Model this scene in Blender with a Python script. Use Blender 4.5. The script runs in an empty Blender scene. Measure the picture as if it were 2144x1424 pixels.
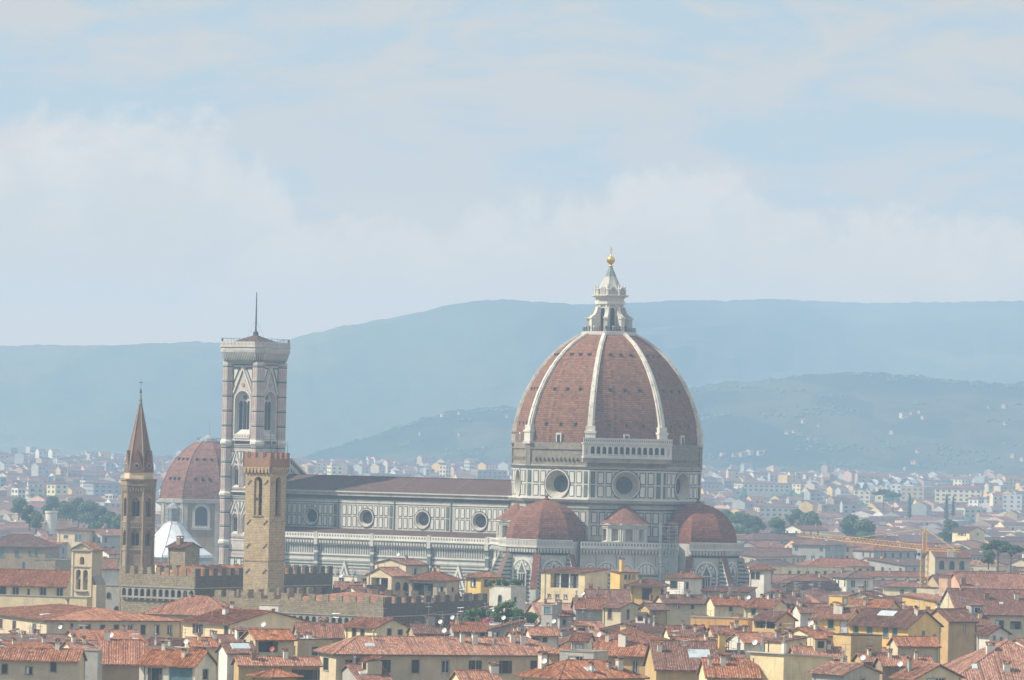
import bpy, math, random
import numpy as np
from mathutils import Vector, Matrix, noise as mnoise
R_ = math.radians
PI = math.pi
sc = bpy.context.scene
COL = sc.collection
random.seed(7)

# ------------------------------------------------------------------ camera
F, CX, CY, H, ROLL = 9540.0, 1072.0, 945.0, 58.0, R_(1.3)
cam = bpy.data.cameras.new('camera')
cam.sensor_fit = 'HORIZONTAL'
cam.sensor_width = 36.0
cam.lens = 36.0 * F / 2144.0
cam.shift_y = (945.0 - 712.0) / 2144.0
cam.clip_start = 1.0
cam.clip_end = 60000.0
camo = bpy.data.objects.new('camera', cam)
COL.objects.link(camo)
cr, sr = math.cos(ROLL), math.sin(ROLL)
camo.matrix_world = Matrix(((cr, -sr, 0, 0), (0, 0, -1, 0), (sr, cr, 0, H), (0, 0, 0, 1)))
sc.camera = camo

# ------------------------------------------------------------------ sun, sky, exposure
SUN_EL, SUN_AZ = R_(45), R_(83)            # azimuth to the left of the direction back to the camera
sdir = Vector((-math.sin(SUN_AZ) * math.cos(SUN_EL), -math.cos(SUN_AZ) * math.cos(SUN_EL), math.sin(SUN_EL)))
sl = bpy.data.lights.new('sun', 'SUN')
sl.energy = 5.0
sl.angle = R_(1.2)
sl.color = (1.0, 0.91, 0.76)
so = bpy.data.objects.new('sun', sl)
so.rotation_euler = sdir.to_track_quat('Z', 'Y').to_euler()
so.location = (-300, -300, 900)
COL.objects.link(so)

sc.view_settings.view_transform = 'Standard'
sc.view_settings.look = 'None'
sc.view_settings.exposure = 0.48
sc.view_settings.gamma = 1.0
try:
    sc.cycles.use_denoising = True
    sc.cycles.denoiser = 'OPENIMAGEDENOISE'
    sc.cycles.max_bounces = 5
    sc.cycles.diffuse_bounces = 3
    sc.cycles.volume_bounces = 1
    sc.cycles.transparent_max_bounces = 6
    sc.cycles.sample_clamp_indirect = 4.0
except Exception:
    pass

world = bpy.data.worlds.new('World')
sc.world = world
world.use_nodes = True
NT = world.node_tree
NT.nodes.clear()


class NB:
    """small node helper"""
    def __init__(s, nt):
        s.nt = nt

    def n(s, t, **kw):
        x = s.nt.nodes.new(t)
        for k, v in kw.items():
            setattr(x, k, v)
        return x

    def put(s, sock, v):
        if v is None:
            return
        if hasattr(v, 'is_linked') or hasattr(v, 'links'):
            s.nt.links.new(v, sock)
        elif isinstance(v, (tuple, list)):
            v = tuple(v)
            if sock.type == 'RGBA' and len(v) == 3:
                v = v + (1,)
            sock.default_value = v
        else:
            sock.default_value = v

    def m(s, op, a, b=None, c=None, clamp=False):
        x = s.n('ShaderNodeMath', operation=op)
        x.use_clamp = clamp
        for i, v in enumerate((a, b, c)):
            s.put(x.inputs[i], v)
        return x.outputs[0]

    def ss(s, v, lo, hi, a=0.0, b=1.0):
        x = s.n('ShaderNodeMapRange', interpolation_type='SMOOTHSTEP')
        for i, q in enumerate((v, lo, hi, a, b)):
            s.put(x.inputs[i], q)
        return x.outputs[0]

    def mix(s, f, a, b, mode='MIX'):
        x = s.n('ShaderNodeMix', data_type='RGBA', blend_type=mode)
        s.put(x.inputs[0], f)
        s.put(x.inputs[6], a)
        s.put(x.inputs[7], b)
        return x.outputs[2]

    def noise(s, vec, scale, detail=4.0, rough=0.55, dist=0.0):
        x = s.n('ShaderNodeTexNoise')
        s.put(x.inputs['Vector'], vec)
        x.inputs['Scale'].default_value = scale
        x.inputs['Detail'].default_value = detail
        x.inputs['Roughness'].default_value = rough
        x.inputs['Distortion'].default_value = dist
        return x.outputs[0]

    def xyz(s, a, b, c=0.0):
        x = s.n('ShaderNodeCombineXYZ')
        for i, v in enumerate((a, b, c)):
            s.put(x.inputs[i], v)
        return x.outputs[0]

    def curve(s, v, pts):
        """piecewise curve v -> value; pts in real units"""
        x0, x1 = pts[0][0], pts[-1][0]
        y0 = min(p[1] for p in pts)
        y1 = max(p[1] for p in pts)
        r = s.n('ShaderNodeMapRange')
        for i, q in enumerate((v, x0, x1, 0.0, 1.0)):
            s.put(r.inputs[i], q)
        c = s.n('ShaderNodeFloatCurve')
        cu = c.mapping.curves[0]
        pp = [((p[0] - x0) / (x1 - x0), (p[1] - y0) / (y1 - y0)) for p in pts]
        cu.points[0].location = pp[0]
        cu.points[1].location = pp[-1]
        for q in pp[1:-1]:
            cu.points.new(*q)
        c.mapping.update()
        s.nt.links.new(r.outputs[0], c.inputs['Value'])
        return s.m('ADD', s.m('MULTIPLY', c.outputs[0], y1 - y0), y0)


w = NB(NT)
sky = w.n('ShaderNodeTexSky', sky_type='NISHITA')
sky.sun_disc = False
sky.sun_elevation = SUN_EL
sky.sun_rotation = math.atan2(sdir.x, sdir.y)
sky.altitude = 100
sky.air_density = 1.0
sky.dust_density = 2.0
sky.ozone_density = 1.2
tc = w.n('ShaderNodeTexCoord')
sep = w.n('ShaderNodeSeparateXYZ')
NT.links.new(tc.outputs['Generated'], sep.inputs[0])
az = w.m('ARCTAN2', sep.outputs[0], sep.outputs[1])
AX = w.m('MULTIPLY', az, 9.54)                      # azimuth, 1 unit = 0.105 rad
EL = w.m('MULTIPLY', w.m('ARCSINE', sep.outputs[2]), 9.54)
P = w.xyz(AX, EL, 0.0)
warp = w.noise(P, 8.5, 9.0, 0.62, 0.6)
puff = w.m('SUBTRACT', warp, 0.5)
fine = w.m('SUBTRACT', w.noise(P, 22.0, 6.0, 0.6, 0.3), 0.5)
# thin high veil, streaked along the horizon
veil = w.noise(w.xyz(w.m('MULTIPLY', AX, 1.3), w.m('MULTIPLY', EL, 3.6), 3.7), 1.5, 8.0, 0.6, 1.1)
veil2 = w.noise(w.xyz(w.m('MULTIPLY', AX, 2.2), w.m('MULTIPLY', EL, 9.0), 9.1), 2.0, 6.0, 0.62, 0.8)
vsum = w.m('ADD', w.m('MULTIPLY', veil, 0.7), w.m('MULTIPLY', veil2, 0.3))
veilm = w.ss(vsum, 0.40, 0.58, 0.35, 1.0)


def bank(curve_pts, amp, amp2, soft, depth, lo):
    """a cloud whose upper edge follows the curve; density falls away below it"""
    yb = w.curve(AX, curve_pts)
    d = w.m('ADD', w.m('SUBTRACT', yb, EL), w.m('ADD', w.m('MULTIPLY', puff, amp), w.m('MULTIPLY', fine, amp2)))
    edge = w.ss(d, 0.0, soft)
    fall = w.ss(d, 0.0, depth, 1.0, lo)
    return w.m('MULTIPLY', edge, fall)


def ax(px):
    return (px - 1072.0) / 1000.0


def el(px, py):
    return (945.0 - py + (px - 1072.0) * 0.0227) / 1000.0


def pts(l):
    return [(ax(a), el(a, b)) for a, b in l]


b1 = bank(pts([(-400, 240), (0, 235), (150, 225), (260, 190), (400, 205), (480, 270), (560, 330), (640, 470), (760, 640), (900, 760)]), 0.26, 0.07, 0.11, 0.36, 0.1)
b2 = bank(pts([(-400, 640), (100, 620), (330, 600), (480, 520), (620, 440), (760, 430), (880, 450), (1000, 410), (1200, 390), (1330, 340), (1480, 335), (1600, 380), (1800, 420), (2144, 430), (2600, 400)]), 0.24, 0.09, 0.07, 0.42, 0.3)
b3 = bank(pts([(1000, 900), (1500, 640), (1700, 540), (1850, 470), (2000, 450), (2300, 430), (2700, 440)]), 0.24, 0.09, 0.08, 0.3, 0.2)
b4 = bank(pts([(-300, 800), (300, 760), (420, 620), (560, 560), (900, 540), (1100, 520), (1300, 560), (1600, 560), (2500, 600)]), 0.24, 0.09, 0.12, 0.4, 0.5)
cum = w.m('MAXIMUM', b1, w.m('MULTIPLY', b2, 0.85))
cum = w.m('MAXIMUM', cum, w.m('MULTIPLY', b3, 0.6))
cum = w.m('MAXIMUM', cum, w.m('MULTIPLY', b4, 0.7))
inner = w.ss(w.noise(P, 9.0, 6.0, 0.6, 0.4), 0.3, 0.7, 0.86, 1.08)
skyc = w.n('ShaderNodeVectorMath', operation='SCALE')
NT.links.new(sky.outputs[0], skyc.inputs[0])
skyc.inputs['Scale'].default_value = 0.09
blue = w.mix(0.75, skyc.outputs[0], (0.31, 0.45, 0.54))
base = w.mix(w.m('MULTIPLY', veilm, 0.85), blue, (0.54, 0.465, 0.395))
ccol = w.n('ShaderNodeVectorMath', operation='SCALE')
ccol.inputs[0].default_value = (0.82, 0.66, 0.52)
NT.links.new(inner, ccol.inputs['Scale'])
full = w.mix(w.m('MULTIPLY', cum, 0.72), base, ccol.outputs[0])
bg = w.n('ShaderNodeBackground')
full = w.mix(w.ss(EL, 0.66, 0.12, 0.0, 0.85), full, (0.88, 0.53, 0.20))          # air near the horizon takes the blue out of what lies behind
full = w.mix(w.ss(EL, 1.0, 3.5), full, (0.44, 0.50, 0.575))          # away from the hazy horizon the cloud is neutral
NT.links.new(full, bg.inputs[0])
bg.inputs[1].default_value = 1.0
wo = w.n('ShaderNodeOutputWorld')
NT.links.new(bg.outputs[0], wo.inputs[0])


# ------------------------------------------------------------------ picture <-> place
def ab(px, py):
    xc, yc = (px - CX) / F, -(py - CY) / F
    return xc * cr - yc * sr, xc * sr + yc * cr


def PT(px, py, D):
    a, b = ab(px, py)
    return Vector((a * D, D, H + b * D))


def sm(t):
    t = max(0.0, min(1.0, t))
    return t * t * (3 - 2 * t)


def gz(D):
    """ground height: flat city, rising slowly to the foot of the hills"""
    return 34.0 * sm((D - 1900.0) / 2900.0)


# ------------------------------------------------------------------ objects
def tag(o, label=None, cat=None, group=None, kind=None):
    if label:
        o['label'] = label
    if cat:
        o['category'] = cat
    if group:
        o['group'] = group
    if kind:
        o['kind'] = kind
    return o


def empty(name, loc=(0, 0, 0), rz=0.0, parent=None):
    o = bpy.data.objects.new(name, None)
    o.empty_display_size = 1.0
    COL.objects.link(o)
    o.location = loc
    o.rotation_euler = (0, 0, rz)
    if parent:
        o.parent = parent
    return o


def inst(name, mesh, parent=None, loc=(0, 0, 0), rz=0.0, scale=None):
    o = bpy.data.objects.new(name, mesh)
    COL.objects.link(o)
    if parent:
        o.parent = parent
    o.location = loc
    o.rotation_euler = (0, 0, rz)
    if scale:
        o.scale = scale
    return o


class MB:
    def __init__(s):
        s.v, s.f, s.mi, s.mats = [], [], [], []

    def mid(s, m):
        if m not in s.mats:
            s.mats.append(m)
        return s.mats.index(m)

    def face(s, pts, m):
        b = len(s.v)
        s.v.extend([(p[0], p[1], p[2]) for p in pts])
        s.f.append(tuple(range(b, b + len(pts))))
        s.mi.append(s.mid(m))

    def box(s, x0, x1, y0, y1, z0, z1, m, top=None):
        a = [(x0, y0), (x1, y0), (x1, y1), (x0, y1)]
        s.prism(a, z0, z1, m, top)

    def prism(s, poly, z0, z1, m, top=None, bottom=True, poly1=None):
        """poly counter-clockwise from above"""
        q = poly1 or poly
        n = len(poly)
        for i in range(n):
            j = (i + 1) % n
            s.face([(*poly[i], z0), (*poly[j], z0), (*q[j], z1), (*q[i], z1)], m)
        s.face([(*p, z1) for p in q], top or m)
        if bottom:
            s.face([(*p, z0) for p in reversed(poly)], m)

    def loft(s, rings, m, closed=True, cap0=False, cap1=False):
        for a, b in zip(rings, rings[1:]):
            n = len(a)
            for i in range(n if closed else n - 1):
                j = (i + 1) % n
                s.face([a[i], a[j], b[j], b[i]], m)
        if cap1:
            s.face(rings[-1], m)
        if cap0:
            s.face(list(reversed(rings[0])), m)

    def lathe(s, prof, n, m, c=(0, 0), rot=0.0, cap=True):
        rings = []
        for r, z in prof:
            rings.append([(c[0] + r * math.cos(rot + 2 * PI * i / n), c[1] + r * math.sin(rot + 2 * PI * i / n), z) for i in range(n)])
        s.loft(rings, m, True, False, cap)

    def tube(s, p, q, r, m, n=5, r2=None):
        p, q = Vector(p), Vector(q)
        d = (q - p)
        if d.length < 1e-6:
            return
        d.normalize()
        a = d.orthogonal().normalized()
        b = d.cross(a)
        r2 = r if r2 is None else r2
        A = [p + (a * math.cos(2 * PI * i / n) + b * math.sin(2 * PI * i / n)) * r for i in range(n)]
        B = [q + (a * math.cos(2 * PI * i / n) + b * math.sin(2 * PI * i / n)) * r2 for i in range(n)]
        s.loft([A, B], m, True, True, True)

    def mesh(s, name, smooth=False):
        me = bpy.data.meshes.new(name)
        me.from_pydata(s.v, [], s.f)
        for m in s.mats:
            me.materials.append(m)
        me.polygons.foreach_set('material_index', s.mi)
        if smooth:
            me.polygons.foreach_set('use_smooth', [True] * len(s.f))
        uv = me.uv_layers.new(name='UVMap')
        V = np.array(s.v, dtype=float)
        out = np.zeros((len(s.v), 2))
        for f in s.f:
            p = V[list(f)]
            nrm = np.zeros(3)
            for i in range(len(f)):
                nrm += np.cross(p[i] - p[0], p[(i + 1) % len(f)] - p[0])
            l = np.linalg.norm(nrm)
            nrm = nrm / l if l > 1e-12 else np.array([0, 0, 1.0])
            t = np.array([-nrm[1], nrm[0], 0.0])
            l = np.linalg.norm(t)
            t = t / l if l > 1e-3 else np.array([1.0, 0, 0])
            bb = np.cross(nrm, t)
            for k, vi in enumerate(f):
                out[vi] = (p[k] @ t, p[k] @ bb)
        li = np.empty(len(me.loops), dtype=np.int32)
        me.loops.foreach_get('vertex_index', li)
        uv.data.foreach_set('uv', out[li].ravel())
        return me

    def build(s, name, parent=None, loc=(0, 0, 0), rz=0.0, smooth=False):
        return inst(name, s.mesh(name, smooth), parent, loc, rz)


class Frame:
    """a wall: u to the right seen from outside, v up, d outwards"""
    def __init__(s, o, n):
        s.o = Vector(o)
        s.n = Vector((n[0], n[1], 0)).normalized()
        s.t = Vector((-s.n.y, s.n.x, 0))

    def p(s, u, v, d=0.0):
        return s.o + s.t * u + s.n * d + Vector((0, 0, v))


def fquad(mb, fr, u0, u1, v0, v1, m, d=0.0):
    mb.face([fr.p(u0, v0, d), fr.p(u1, v0, d), fr.p(u1, v1, d), fr.p(u0, v1, d)], m)


def fbox(mb, fr, u0, u1, v0, v1, d0, d1, m, top=None):
    q = [fr.p(u0, 0, d1), fr.p(u1, 0, d1), fr.p(u1, 0, d0), fr.p(u0, 0, d0)]
    mb.prism([(a.x, a.y) for a in q], v0 + fr.o.z, v1 + fr.o.z, m, top)


def fpoly(mb, fr, poly, m, d=0.0):
    mb.face([fr.p(a, b, d) for a, b in poly], m)


def fextr(mb, fr, poly, d0, d1, m):
    """poly counter-clockwise seen from outside, extruded from d0 out to d1"""
    n = len(poly)
    mb.face([fr.p(a, b, d1) for a, b in poly], m)
    for i in range(n):
        j = (i + 1) % n
        mb.face([fr.p(*poly[i], d0), fr.p(*poly[j], d0), fr.p(*poly[j], d1), fr.p(*poly[i], d1)], m)


def circle(cu, cv, r, n=32):
    return [(cu + r * math.cos(2 * PI * i / n), cv + r * math.sin(2 * PI * i / n)) for i in range(n)]


def arch(cu, w_, v0, vs, k=1.0, n=10):
    """opening: width w_, sill v0, springing vs; k>1 gives a pointed head"""
    h = w_ / 2
    if k <= 1.0:
        top = [(cu + h * math.cos(a), vs + h * math.sin(a)) for a in [PI * i / n for i in range(n + 1)]]
    else:
        r = h * k                                   # arcs centred on the springing line
        amax = math.acos((r - h) / r)
        rt = [(cu + h - r + r * math.cos(amax * i / n), vs + r * math.sin(amax * i / n)) for i in range(n + 1)]
        lf = [(2 * cu - a, b) for a, b in reversed(rt[:-1])]
        top = rt + lf
    return [(cu - h, v0), (cu + h, v0)] + top


def ring(mb, fr, inner, outer, d, m):
    n = len(inner)
    for i in range(n):
        j = (i + 1) % n
        mb.face([fr.p(*outer[i], d), fr.p(*outer[j], d), fr.p(*inner[j], d), fr.p(*inner[i], d)], m)


def scaled(poly, k, c=None):
    if c is None:
        c = (sum(a for a, b in poly) / len(poly), sum(b for a, b in poly) / len(poly))
    return [(c[0] + (a - c[0]) * k, c[1] + (b - c[1]) * k) for a, b in poly]


def grown(poly, e):
    """convex polygon pushed outwards by e"""
    n = len(poly)
    out = []
    for i in range(n):
        a, b, c = Vector(poly[i - 1]), Vector(poly[i]), Vector(poly[(i + 1) % n])
        d1, d2 = (b - a), (c - b)
        d1 = d1.normalized() if d1.length > 1e-9 else d2.normalized()
        d2 = d2.normalized() if d2.length > 1e-9 else d1
        n1, n2 = Vector((d1.y, -d1.x)), Vector((d2.y, -d2.x))
        bis = n1 + n2
        bis = bis / max(0.5, bis.length_squared / 2)
        out.append((b.x + bis.x * e, b.y + bis.y * e))
    return out


def hole_wall(mb, fr, u0, u1, v0, v1, poly, m, d=0.0):
    """flat wall piece with one convex hole"""
    c = (sum(a for a, b in poly) / len(poly), sum(b for a, b in poly) / len(poly))

    def ang(p):
        return math.atan2(p[1] - c[1], p[0] - c[0])

    def hit(th):
        dx, dy = math.cos(th), math.sin(th)
        best = None
        n = len(poly)
        for i in range(n):
            ax_, ay = poly[i][0] - c[0], poly[i][1] - c[1]
            bx, by = poly[(i + 1) % n][0] - c[0], poly[(i + 1) % n][1] - c[1]
            den = dx * (by - ay) - dy * (bx - ax_)
            if abs(den) < 1e-12:
                continue
            t = (ax_ * (by - ay) - ay * (bx - ax_)) / den
            q = (ax_ * dy - ay * dx) / den
            if t > 0 and -1e-6 <= q <= 1 + 1e-6:
                if best is None or t < best:
                    best = t
        return (c[0] + dx * best, c[1] + dy * best)

    def rect(th):
        dx, dy = math.cos(th), math.sin(th)
        t = 1e9
        if dx > 1e-9:
            t = min(t, (u1 - c[0]) / dx)
        if dx < -1e-9:
            t = min(t, (u0 - c[0]) / dx)
        if dy > 1e-9:
            t = min(t, (v1 - c[1]) / dy)
        if dy < -1e-9:
            t = min(t, (v0 - c[1]) / dy)
        return (c[0] + dx * t, c[1] + dy * t)
    A = sorted(set([round(ang(p), 9) for p in poly] + [round(ang(p), 9) for p in ((u0, v0), (u1, v0), (u1, v1), (u0, v1))]))
    I = [hit(a) for a in A]
    O = [rect(a) for a in A]
    ring(mb, fr, I, O, d, m)


def reveal(mb, fr, poly, d0, d1, m, k=1.0):
    q = scaled(poly, k)
    n = len(poly)
    for i in range(n):
        j = (i + 1) % n
        mb.face([fr.p(*poly[j], d0), fr.p(*poly[i], d0), fr.p(*q[i], d1), fr.p(*q[j], d1)], m)
    return q


# ------------------------------------------------------------------ materials
MATS = {}


def newmat(name):
    m = bpy.data.materials.new(name)
    m.use_nodes = True
    nt = m.node_tree
    nt.nodes.clear()
    b = NB(nt)
    pr = b.n('ShaderNodeBsdfPrincipled')
    out = b.n('ShaderNodeOutputMaterial')
    nt.links.new(pr.outputs[0], out.inputs[0])
    pr.inputs['Specular IOR Level'].default_value = 0.25
    MATS[name] = m
    return m, b, pr


def scl(c, k):
    return tuple(x * k for x in c)


def plain(name, col, rough=0.85, var=0.14, scale=0.12, streak=0.18, jit=0.0, metal=0.0, spots=None, spec=0.25):
    m, b, pr = newmat(name)
    t = b.n('ShaderNodeTexCoord')
    o = t.outputs['Object']
    n1 = b.noise(o, scale, 5, 0.6)
    c = b.mix(b.ss(n1, 0.3, 0.7), scl(col, 1 - var), scl(col, 1 + var))
    if streak:
        mp = b.n('ShaderNodeMapping')
        b.put(mp.inputs[0], o)
        mp.inputs['Scale'].default_value = (1.1, 1.1, 0.12)
        n2 = b.noise(mp.outputs[0], 0.9, 4, 0.65)
        c = b.mix(b.m('MULTIPLY', b.ss(n2, 0.52, 0.75), streak), c, scl(col, 0.35))
    if spots:
        n3 = b.noise(o, spots[0], 3, 0.6)
        c = b.mix(b.m('MULTIPLY', b.ss(n3, spots[1], spots[1] + 0.12), spots[2]), c, spots[3])
    if jit:
        oi = b.n('ShaderNodeObjectInfo')
        hs = b.n('ShaderNodeHueSaturation')
        b.put(hs.inputs['Value'], b.m('ADD', b.m('MULTIPLY', oi.outputs['Random'], jit * 2), 1 - jit))
        b.put(hs.inputs['Hue'], b.m('ADD', b.m('MULTIPLY', b.m('FRACT', b.m('MULTIPLY', oi.outputs['Random'], 17.3)), 0.02), 0.49))
        b.put(hs.inputs['Color'], c)
        c = hs.outputs[0]
    b.put(pr.inputs['Base Color'], c)
    pr.inputs['Roughness'].default_value = rough
    pr.inputs['Metallic'].default_value = metal
    pr.inputs['Specular IOR Level'].default_value = spec
    return m


def tiles(name, cols, pu=0.32, pv=0.42, furrow=0.35, lichen=0.5, jit=0.16, rowline=0.0, patch=0.45):
    m, b, pr = newmat(name)
    uv = b.n('ShaderNodeUVMap')
    s = b.n('ShaderNodeSeparateXYZ')
    b.put(s.inputs[0], uv.outputs[0])
    u, v = b.m('DIVIDE', s.outputs[0], pu), b.m('DIVIDE', s.outputs[1], pv)
    wn = b.n('ShaderNodeTexWhiteNoise', noise_dimensions='2D')
    b.put(wn.inputs['Vector'], b.xyz(b.m('FLOOR', u), b.m('FLOOR', v)))
    r = b.n('ShaderNodeValToRGB')
    e = r.color_ramp.elements
    e[0].position, e[0].color = 0.0, (*cols[0], 1)
    e[1].position, e[1].color = 1.0, (*cols[-1], 1)
    for i, c in enumerate(cols[1:-1], 1):
        x = e.new(i / (len(cols) - 1))
        x.color = (*c, 1)
    b.put(r.inputs[0], wn.outputs[0])
    c = r.outputs[0]
    t = b.n('ShaderNodeTexCoord')
    big = b.noise(t.outputs['Object'], 0.16, 5, 0.62)
    c = b.mix(b.m('MULTIPLY', b.ss(big, 0.48, 0.70), lichen), c, scl(cols[0], 0.55))
    med = b.noise(t.outputs['Object'], 0.55, 4, 0.6)
    c = b.mix(b.m('MULTIPLY', b.ss(med, 0.55, 0.75), patch), c, scl(cols[-1], 1.15))
    fu = b.m('ABSOLUTE', b.m('SUBTRACT', b.m('FRACT', u), 0.5))
    c = b.mix(b.m('MULTIPLY', b.ss(fu, 0.28, 0.5), furrow), c, scl(cols[0], 0.25))
    if rowline:
        fv = b.m('FRACT', v)
        c = b.mix(b.m('MULTIPLY', b.ss(fv, 0.66, 0.95), rowline), c, scl(cols[0], 0.35))
    if rowline:
        stn = b.noise(b.xyz(b.m('MULTIPLY', u, 0.8), b.m('MULTIPLY', v, 0.035), 2.0), 1.0, 4, 0.6)
        c = b.mix(b.m('MULTIPLY', b.ss(stn, 0.54, 0.68), 0.4), c, scl(cols[0], 0.45))
    if jit:
        oi = b.n('ShaderNodeObjectInfo')
        hs = b.n('ShaderNodeHueSaturation')
        b.put(hs.inputs['Value'], b.m('ADD', b.m('MULTIPLY', oi.outputs['Random'], jit * 2), 1 - jit))
        b.put(hs.inputs['Saturation'], b.m('ADD', b.m('MULTIPLY', b.m('FRACT', b.m('MULTIPLY', oi.outputs['Random'], 7.7)), 0.3), 0.8))
        b.put(hs.inputs['Color'], c)
        c = hs.outputs[0]
    b.put(pr.inputs['Base Color'], c)
    pr.inputs['Roughness'].default_value = 0.9
    bp = b.n('ShaderNodeBump')
    bp.inputs['Strength'].default_value = 0.5
    bp.inputs['Distance'].default_value = 0.08
    b.put(bp.inputs['Height'], b.m('SUBTRACT', 1.0, fu))
    b.put(pr.inputs['Normal'], bp.outputs[0])
    return m


def masonry(name, a, c2, mortar, bw=0.9, rh=0.38, var=0.5, blot=0.35, msize=0.03):
    m, b, pr = newmat(name)
    uv = b.n('ShaderNodeUVMap')
    br = b.n('ShaderNodeTexBrick')
    b.put(br.inputs['Vector'], uv.outputs[0])
    for k, v in (('Color1', a), ('Color2', c2), ('Mortar', mortar)):
        br.inputs[k].default_value = (*v, 1)
    br.inputs['Scale'].default_value = 1.0
    br.inputs['Brick Width'].default_value = bw
    br.inputs['Row Height'].default_value = rh
    br.inputs['Mortar Size'].default_value = msize
    t = b.n('ShaderNodeTexCoord')
    n1 = b.noise(t.outputs['Object'], 0.22, 6, 0.65)
    n2 = b.noise(t.outputs['Object'], 1.6, 4, 0.65)
    c = b.mix(b.m('MULTIPLY', b.ss(n1, 0.42, 0.7), blot), br.outputs[0], scl(a, 0.45))
    c = b.mix(b.m('MULTIPLY', b.ss(n2, 0.45, 0.75), var), c, scl(c2, 1.35))
    n3 = b.noise(t.outputs['Object'], 2.6, 3, 0.6)
    c = b.mix(b.m('MULTIPLY', b.ss(n3, 0.55, 0.7), var), c, scl(a, 0.4))
    b.put(pr.inputs['Base Color'], c)
    pr.inputs['Roughness'].default_value = 0.95
    return m


plain('white_marble', (0.48, 0.46, 0.41), 0.6, 0.14, 0.16, 0.45, spots=(0.7, 0.6, 0.35, (0.30, 0.27, 0.23)))
plain('tower_marble', (0.50, 0.45, 0.405), 0.6, 0.14, 0.3, 0.35, spots=(0.9, 0.58, 0.4, (0.36, 0.27, 0.24)))
plain('rib_marble', (0.60, 0.56, 0.48), 0.6, 0.16, 0.4, 0.3, spots=(0.9, 0.52, 0.6, (0.30, 0.27, 0.22)))
plain('clean_marble', (0.60, 0.575, 0.51), 0.6, 0.10, 0.2, 0.25, spots=(0.5, 0.62, 0.3, (0.40, 0.36, 0.30)))
plain('pale_marble', (0.47, 0.455, 0.41), 0.6, 0.14, 0.3, 0.30)
plain('pink_marble', (0.43, 0.29, 0.25), 0.6, 0.14, 0.3, 0.2)
plain('green_marble', (0.062, 0.082, 0.076), 0.6, 0.2, 0.3, 0.2)
plain('slate_marble', (0.125, 0.145, 0.138), 0.6, 0.2, 0.3, 0.2)
plain('stained_marble', (0.36, 0.335, 0.29), 0.7, 0.2, 0.25, 0.5)
plain('window_dark', (0.022, 0.028, 0.035), 0.25, 0.1, 0.4, 0.0, spec=0.5)
plain('pane_and_shade', (0.05, 0.055, 0.055), 0.3, 0.2, 0.4, 0.0, spec=0.5)  # dark panes, and shade painted inside open loggias and arches
plain('gilded', (0.85, 0.56, 0.16), 0.28, 0.04, 1.0, 0.0, metal=1.0)
plain('patina', (0.20, 0.235, 0.215), 0.8, 0.2, 0.8, 0.2)
plain('iron', (0.07, 0.07, 0.075), 0.6, 0.1, 1.0, 0.0)
plain('lead_sheet', (0.27, 0.29, 0.30), 0.5, 0.12, 0.4, 0.2)
plain('scaffold', (0.33, 0.36, 0.38), 0.5, 0.1, 1.0, 0.0)
plain('tarpaulin', (0.66, 0.68, 0.69), 0.7, 0.10, 0.5, 0.30)
masonry('rough_stone', (0.215, 0.185, 0.145), (0.29, 0.25, 0.195), (0.13, 0.11, 0.09), 1.1, 0.42, 0.4, 0.4)
masonry('brown_stone', (0.43, 0.32, 0.185), (0.52, 0.40, 0.25), (0.16, 0.12, 0.075), 0.7, 0.36, 0.5, 0.25)
masonry('shaded_stone', (0.115, 0.095, 0.072), (0.165, 0.135, 0.10), (0.06, 0.05, 0.042), 0.8, 0.4, 0.5, 0.4)  # palace stone darkened: shade of its right-hand walls put into the colour
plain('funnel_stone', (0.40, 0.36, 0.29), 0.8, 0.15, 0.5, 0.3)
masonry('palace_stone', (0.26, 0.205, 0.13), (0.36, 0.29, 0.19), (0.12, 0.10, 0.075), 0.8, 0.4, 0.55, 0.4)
masonry('spire_stone', (0.28, 0.215, 0.15), (0.36, 0.28, 0.20), (0.17, 0.13, 0.10), 0.6, 0.3, 0.4, 0.3)
masonry('red_brick', (0.31, 0.165, 0.105), (0.38, 0.21, 0.135), (0.25, 0.16, 0.11), 0.5, 0.2, 0.35, 0.3)
masonry('spire_brick', (0.20, 0.12, 0.088), (0.25, 0.15, 0.11), (0.17, 0.11, 0.085), 0.5, 0.25, 0.3, 0.3)
tiles('dome_tile', [(0.155, 0.068, 0.038), (0.21, 0.092, 0.049), (0.235, 0.104, 0.055), (0.285, 0.134, 0.072)], 0.9, 0.62, 0.10, 0.25, 0.04, rowline=0.75, patch=0.2)
tiles('apse_tile', [(0.14, 0.060, 0.042), (0.19, 0.08, 0.052), (0.21, 0.09, 0.058), (0.26, 0.118, 0.076)], 0.9, 0.62, 0.10, 0.3, 0.04, rowline=0.7, patch=0.25)
tiles('nave_tile', [(0.068, 0.041, 0.034), (0.09, 0.052, 0.042), (0.10, 0.06, 0.048), (0.125, 0.074, 0.058)], 0.5, 0.5, 0.2, 0.4, 0.03)
tiles('roof_tile', [(0.11, 0.045, 0.027), (0.185, 0.070, 0.039), (0.232, 0.091, 0.051), (0.33, 0.175, 0.115)], 0.45, 0.5, 0.3, 0.45, 0.14)
tiles('orange_tile', [(0.17, 0.066, 0.036), (0.275, 0.106, 0.055), (0.335, 0.134, 0.071), (0.44, 0.25, 0.16)], 0.45, 0.5, 0.3, 0.3, 0.10)
tiles('brown_tile', [(0.07, 0.034, 0.027), (0.115, 0.052, 0.038), (0.14, 0.064, 0.045), (0.20, 0.115, 0.085)], 0.45, 0.5, 0.3, 0.45, 0.16)
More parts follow.
